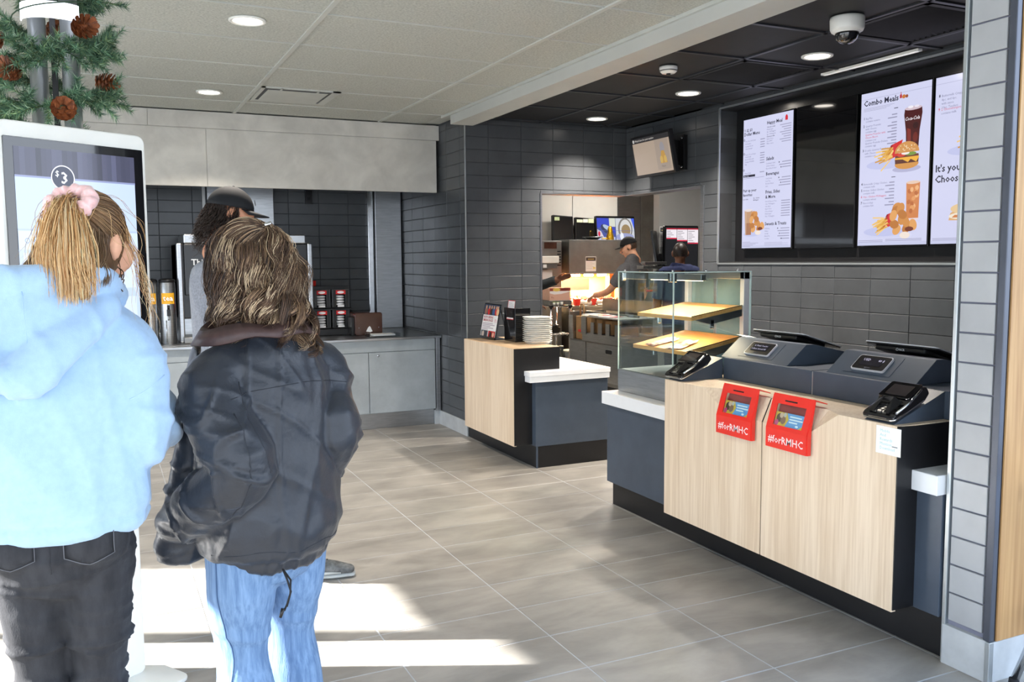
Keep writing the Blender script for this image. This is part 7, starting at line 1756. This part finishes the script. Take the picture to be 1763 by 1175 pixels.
d2.rect(.26, .418, .29, .422, INK)
combo(4, .385, ('Buttermilk Crispy Chicken', 'contains milk')); combo(5, .345, ('Artisan Grilled Chicken', 'contains milk')); combo(6, .305, ('10pc. Chicken McNuggets', 'contains wheat'), (0,)); combo(7, .265, ('Filet-O-Fish', 'contains fish'))
tea(d2, .425, .160, 1.0); fries(d2, .205, .085, 1.0); nuggets(d2, .355, .090, 1.05)
for k in range(2):
    d2.rect(.015, .030-.009*k, .21, .033-.009*k, (150, 150, 176)); d2.rect(.23, .034-.009*k, .50, .037-.009*k, (150, 150, 176))
board(4.272, 'lit menu screen headed Combo Meals with burger and drink pictures', d2)
d3 = page()
d3.rect(.0, .925, MW, .9265, (150, 152, 180))
for n, z, ls, rd in ((8, .850, ('Buttermilk Crispy Tenders', '4pc. and 6pc.', 'with sauce', '10pc. Tenders'), ()), (9, .772, ('2 Cheeseburgers', 'contains milk'), (0,))):
    d3.text(str(n), .022, z, .024, INK if n == 8 else RD, .02)
    for k, l in enumerate(ls): d3.text(l, .042, z-.022*k, .019, RD if k in rd else GR); d3.rect(.26, z-.022*k, .30, z-.022*k+.007, (150, 150, 176))
fries(d3, .25, .530, 1.05); burger(d3, .40, .50, 1.0)
d3.text("It's your meal.", .018, .420, .058, INK, .022); d3.text('Choose side & drink', .018, .358, .058, INK, .022)
d3.poly([(.12, .135), (.30, .13), (.33, .16), (.30, .20), (.18, .205), (.13, .175)], (216, 172, 122)); d3.oval(.22, .20, .09, .03, (226, 196, 150)); d3.oval(.22, .158, .10, .02, (236, 226, 206)); d3.poly([(.14, .15), (.31, .146), (.30, .16), (.16, .165)], (206, 130, 80))
for k in range(2): d3.rect(.015, .030-.009*k, .21, .033-.009*k, (150, 150, 176)); d3.rect(.23, .034-.009*k, .50, .037-.009*k, (150, 150, 176))
board(3.715, "lit menu screen nearest the grey column, partly hidden by it", d3)

# ================================================================== ORDER-NUMBER TELEVISION ON THE MENU WALL
t = thing('order_number_screen', 'small wall television above the kitchen opening showing a beige picture', 'television', (4.25, 6.15, 2.36))
A = Vector((4.235, 6.475, 2.19)); Uv = Vector((-.015, -.585, .0)).normalized(); Nt = Vector((-.96, .02, -.20)).normalized(); Vv = Nt.cross(Uv).normalized(); Nn = Uv.cross(Vv)
Rm = Matrix((Uv, Vv, Nn)).transposed().to_4x4(); Rm.translation = A
m = MB(); m.M = Rm; m.rbox(0, .585, 0, .345, -.035, 0, .008, 'z'); m.build('case', M_bplast, t, bevel=.002)
d = Draw(); d.rect(0, 0, .545, .305, (176, 158, 140)); d.rect(0, .265, .545, .305, (46, 44, 44)); d.oval(.022, .285, .014, .014, (206, 204, 200)); d.text('m', .014, .278, .02, (60, 56, 54)); d.text('Watch here for your number', .045, .278, .024, (206, 200, 194), .01)
d.rect(.33, .02, .52, .262, (164, 148, 134)); d.oval(.43, .19, .032, .05, (150, 146, 150)); d.poly([(.38, .07), (.48, .07), (.45, .17), (.41, .17)], (190, 146, 70)); d.oval(.40, .10, .02, .03, (206, 170, 90)); d.oval(.455, .10, .02, .03, (206, 170, 90)); d.text('Happy', .39, .04, .022, (110, 100, 100))
d.build('picture', screen_mat('tv_lit', .58), t, A+Uv*.020+Vv*.020+Nn*.0006, Uv, Vv)
bx('wall_plate', M_bplast, t, 4.33, 4.368, 5.94, 5.99, 2.22, 2.50, .002)
bx('mount', M_bplast, t, 4.262, 4.35, 6.0, 6.2, 2.26, 2.46, .003)
for z in (2.245, 2.475): MB().lathe((4.329, 5.965, z), [(.012, 0), (.010, -.004), (0, -.005)], 10, 'x').build('screw', M_chrome, t)
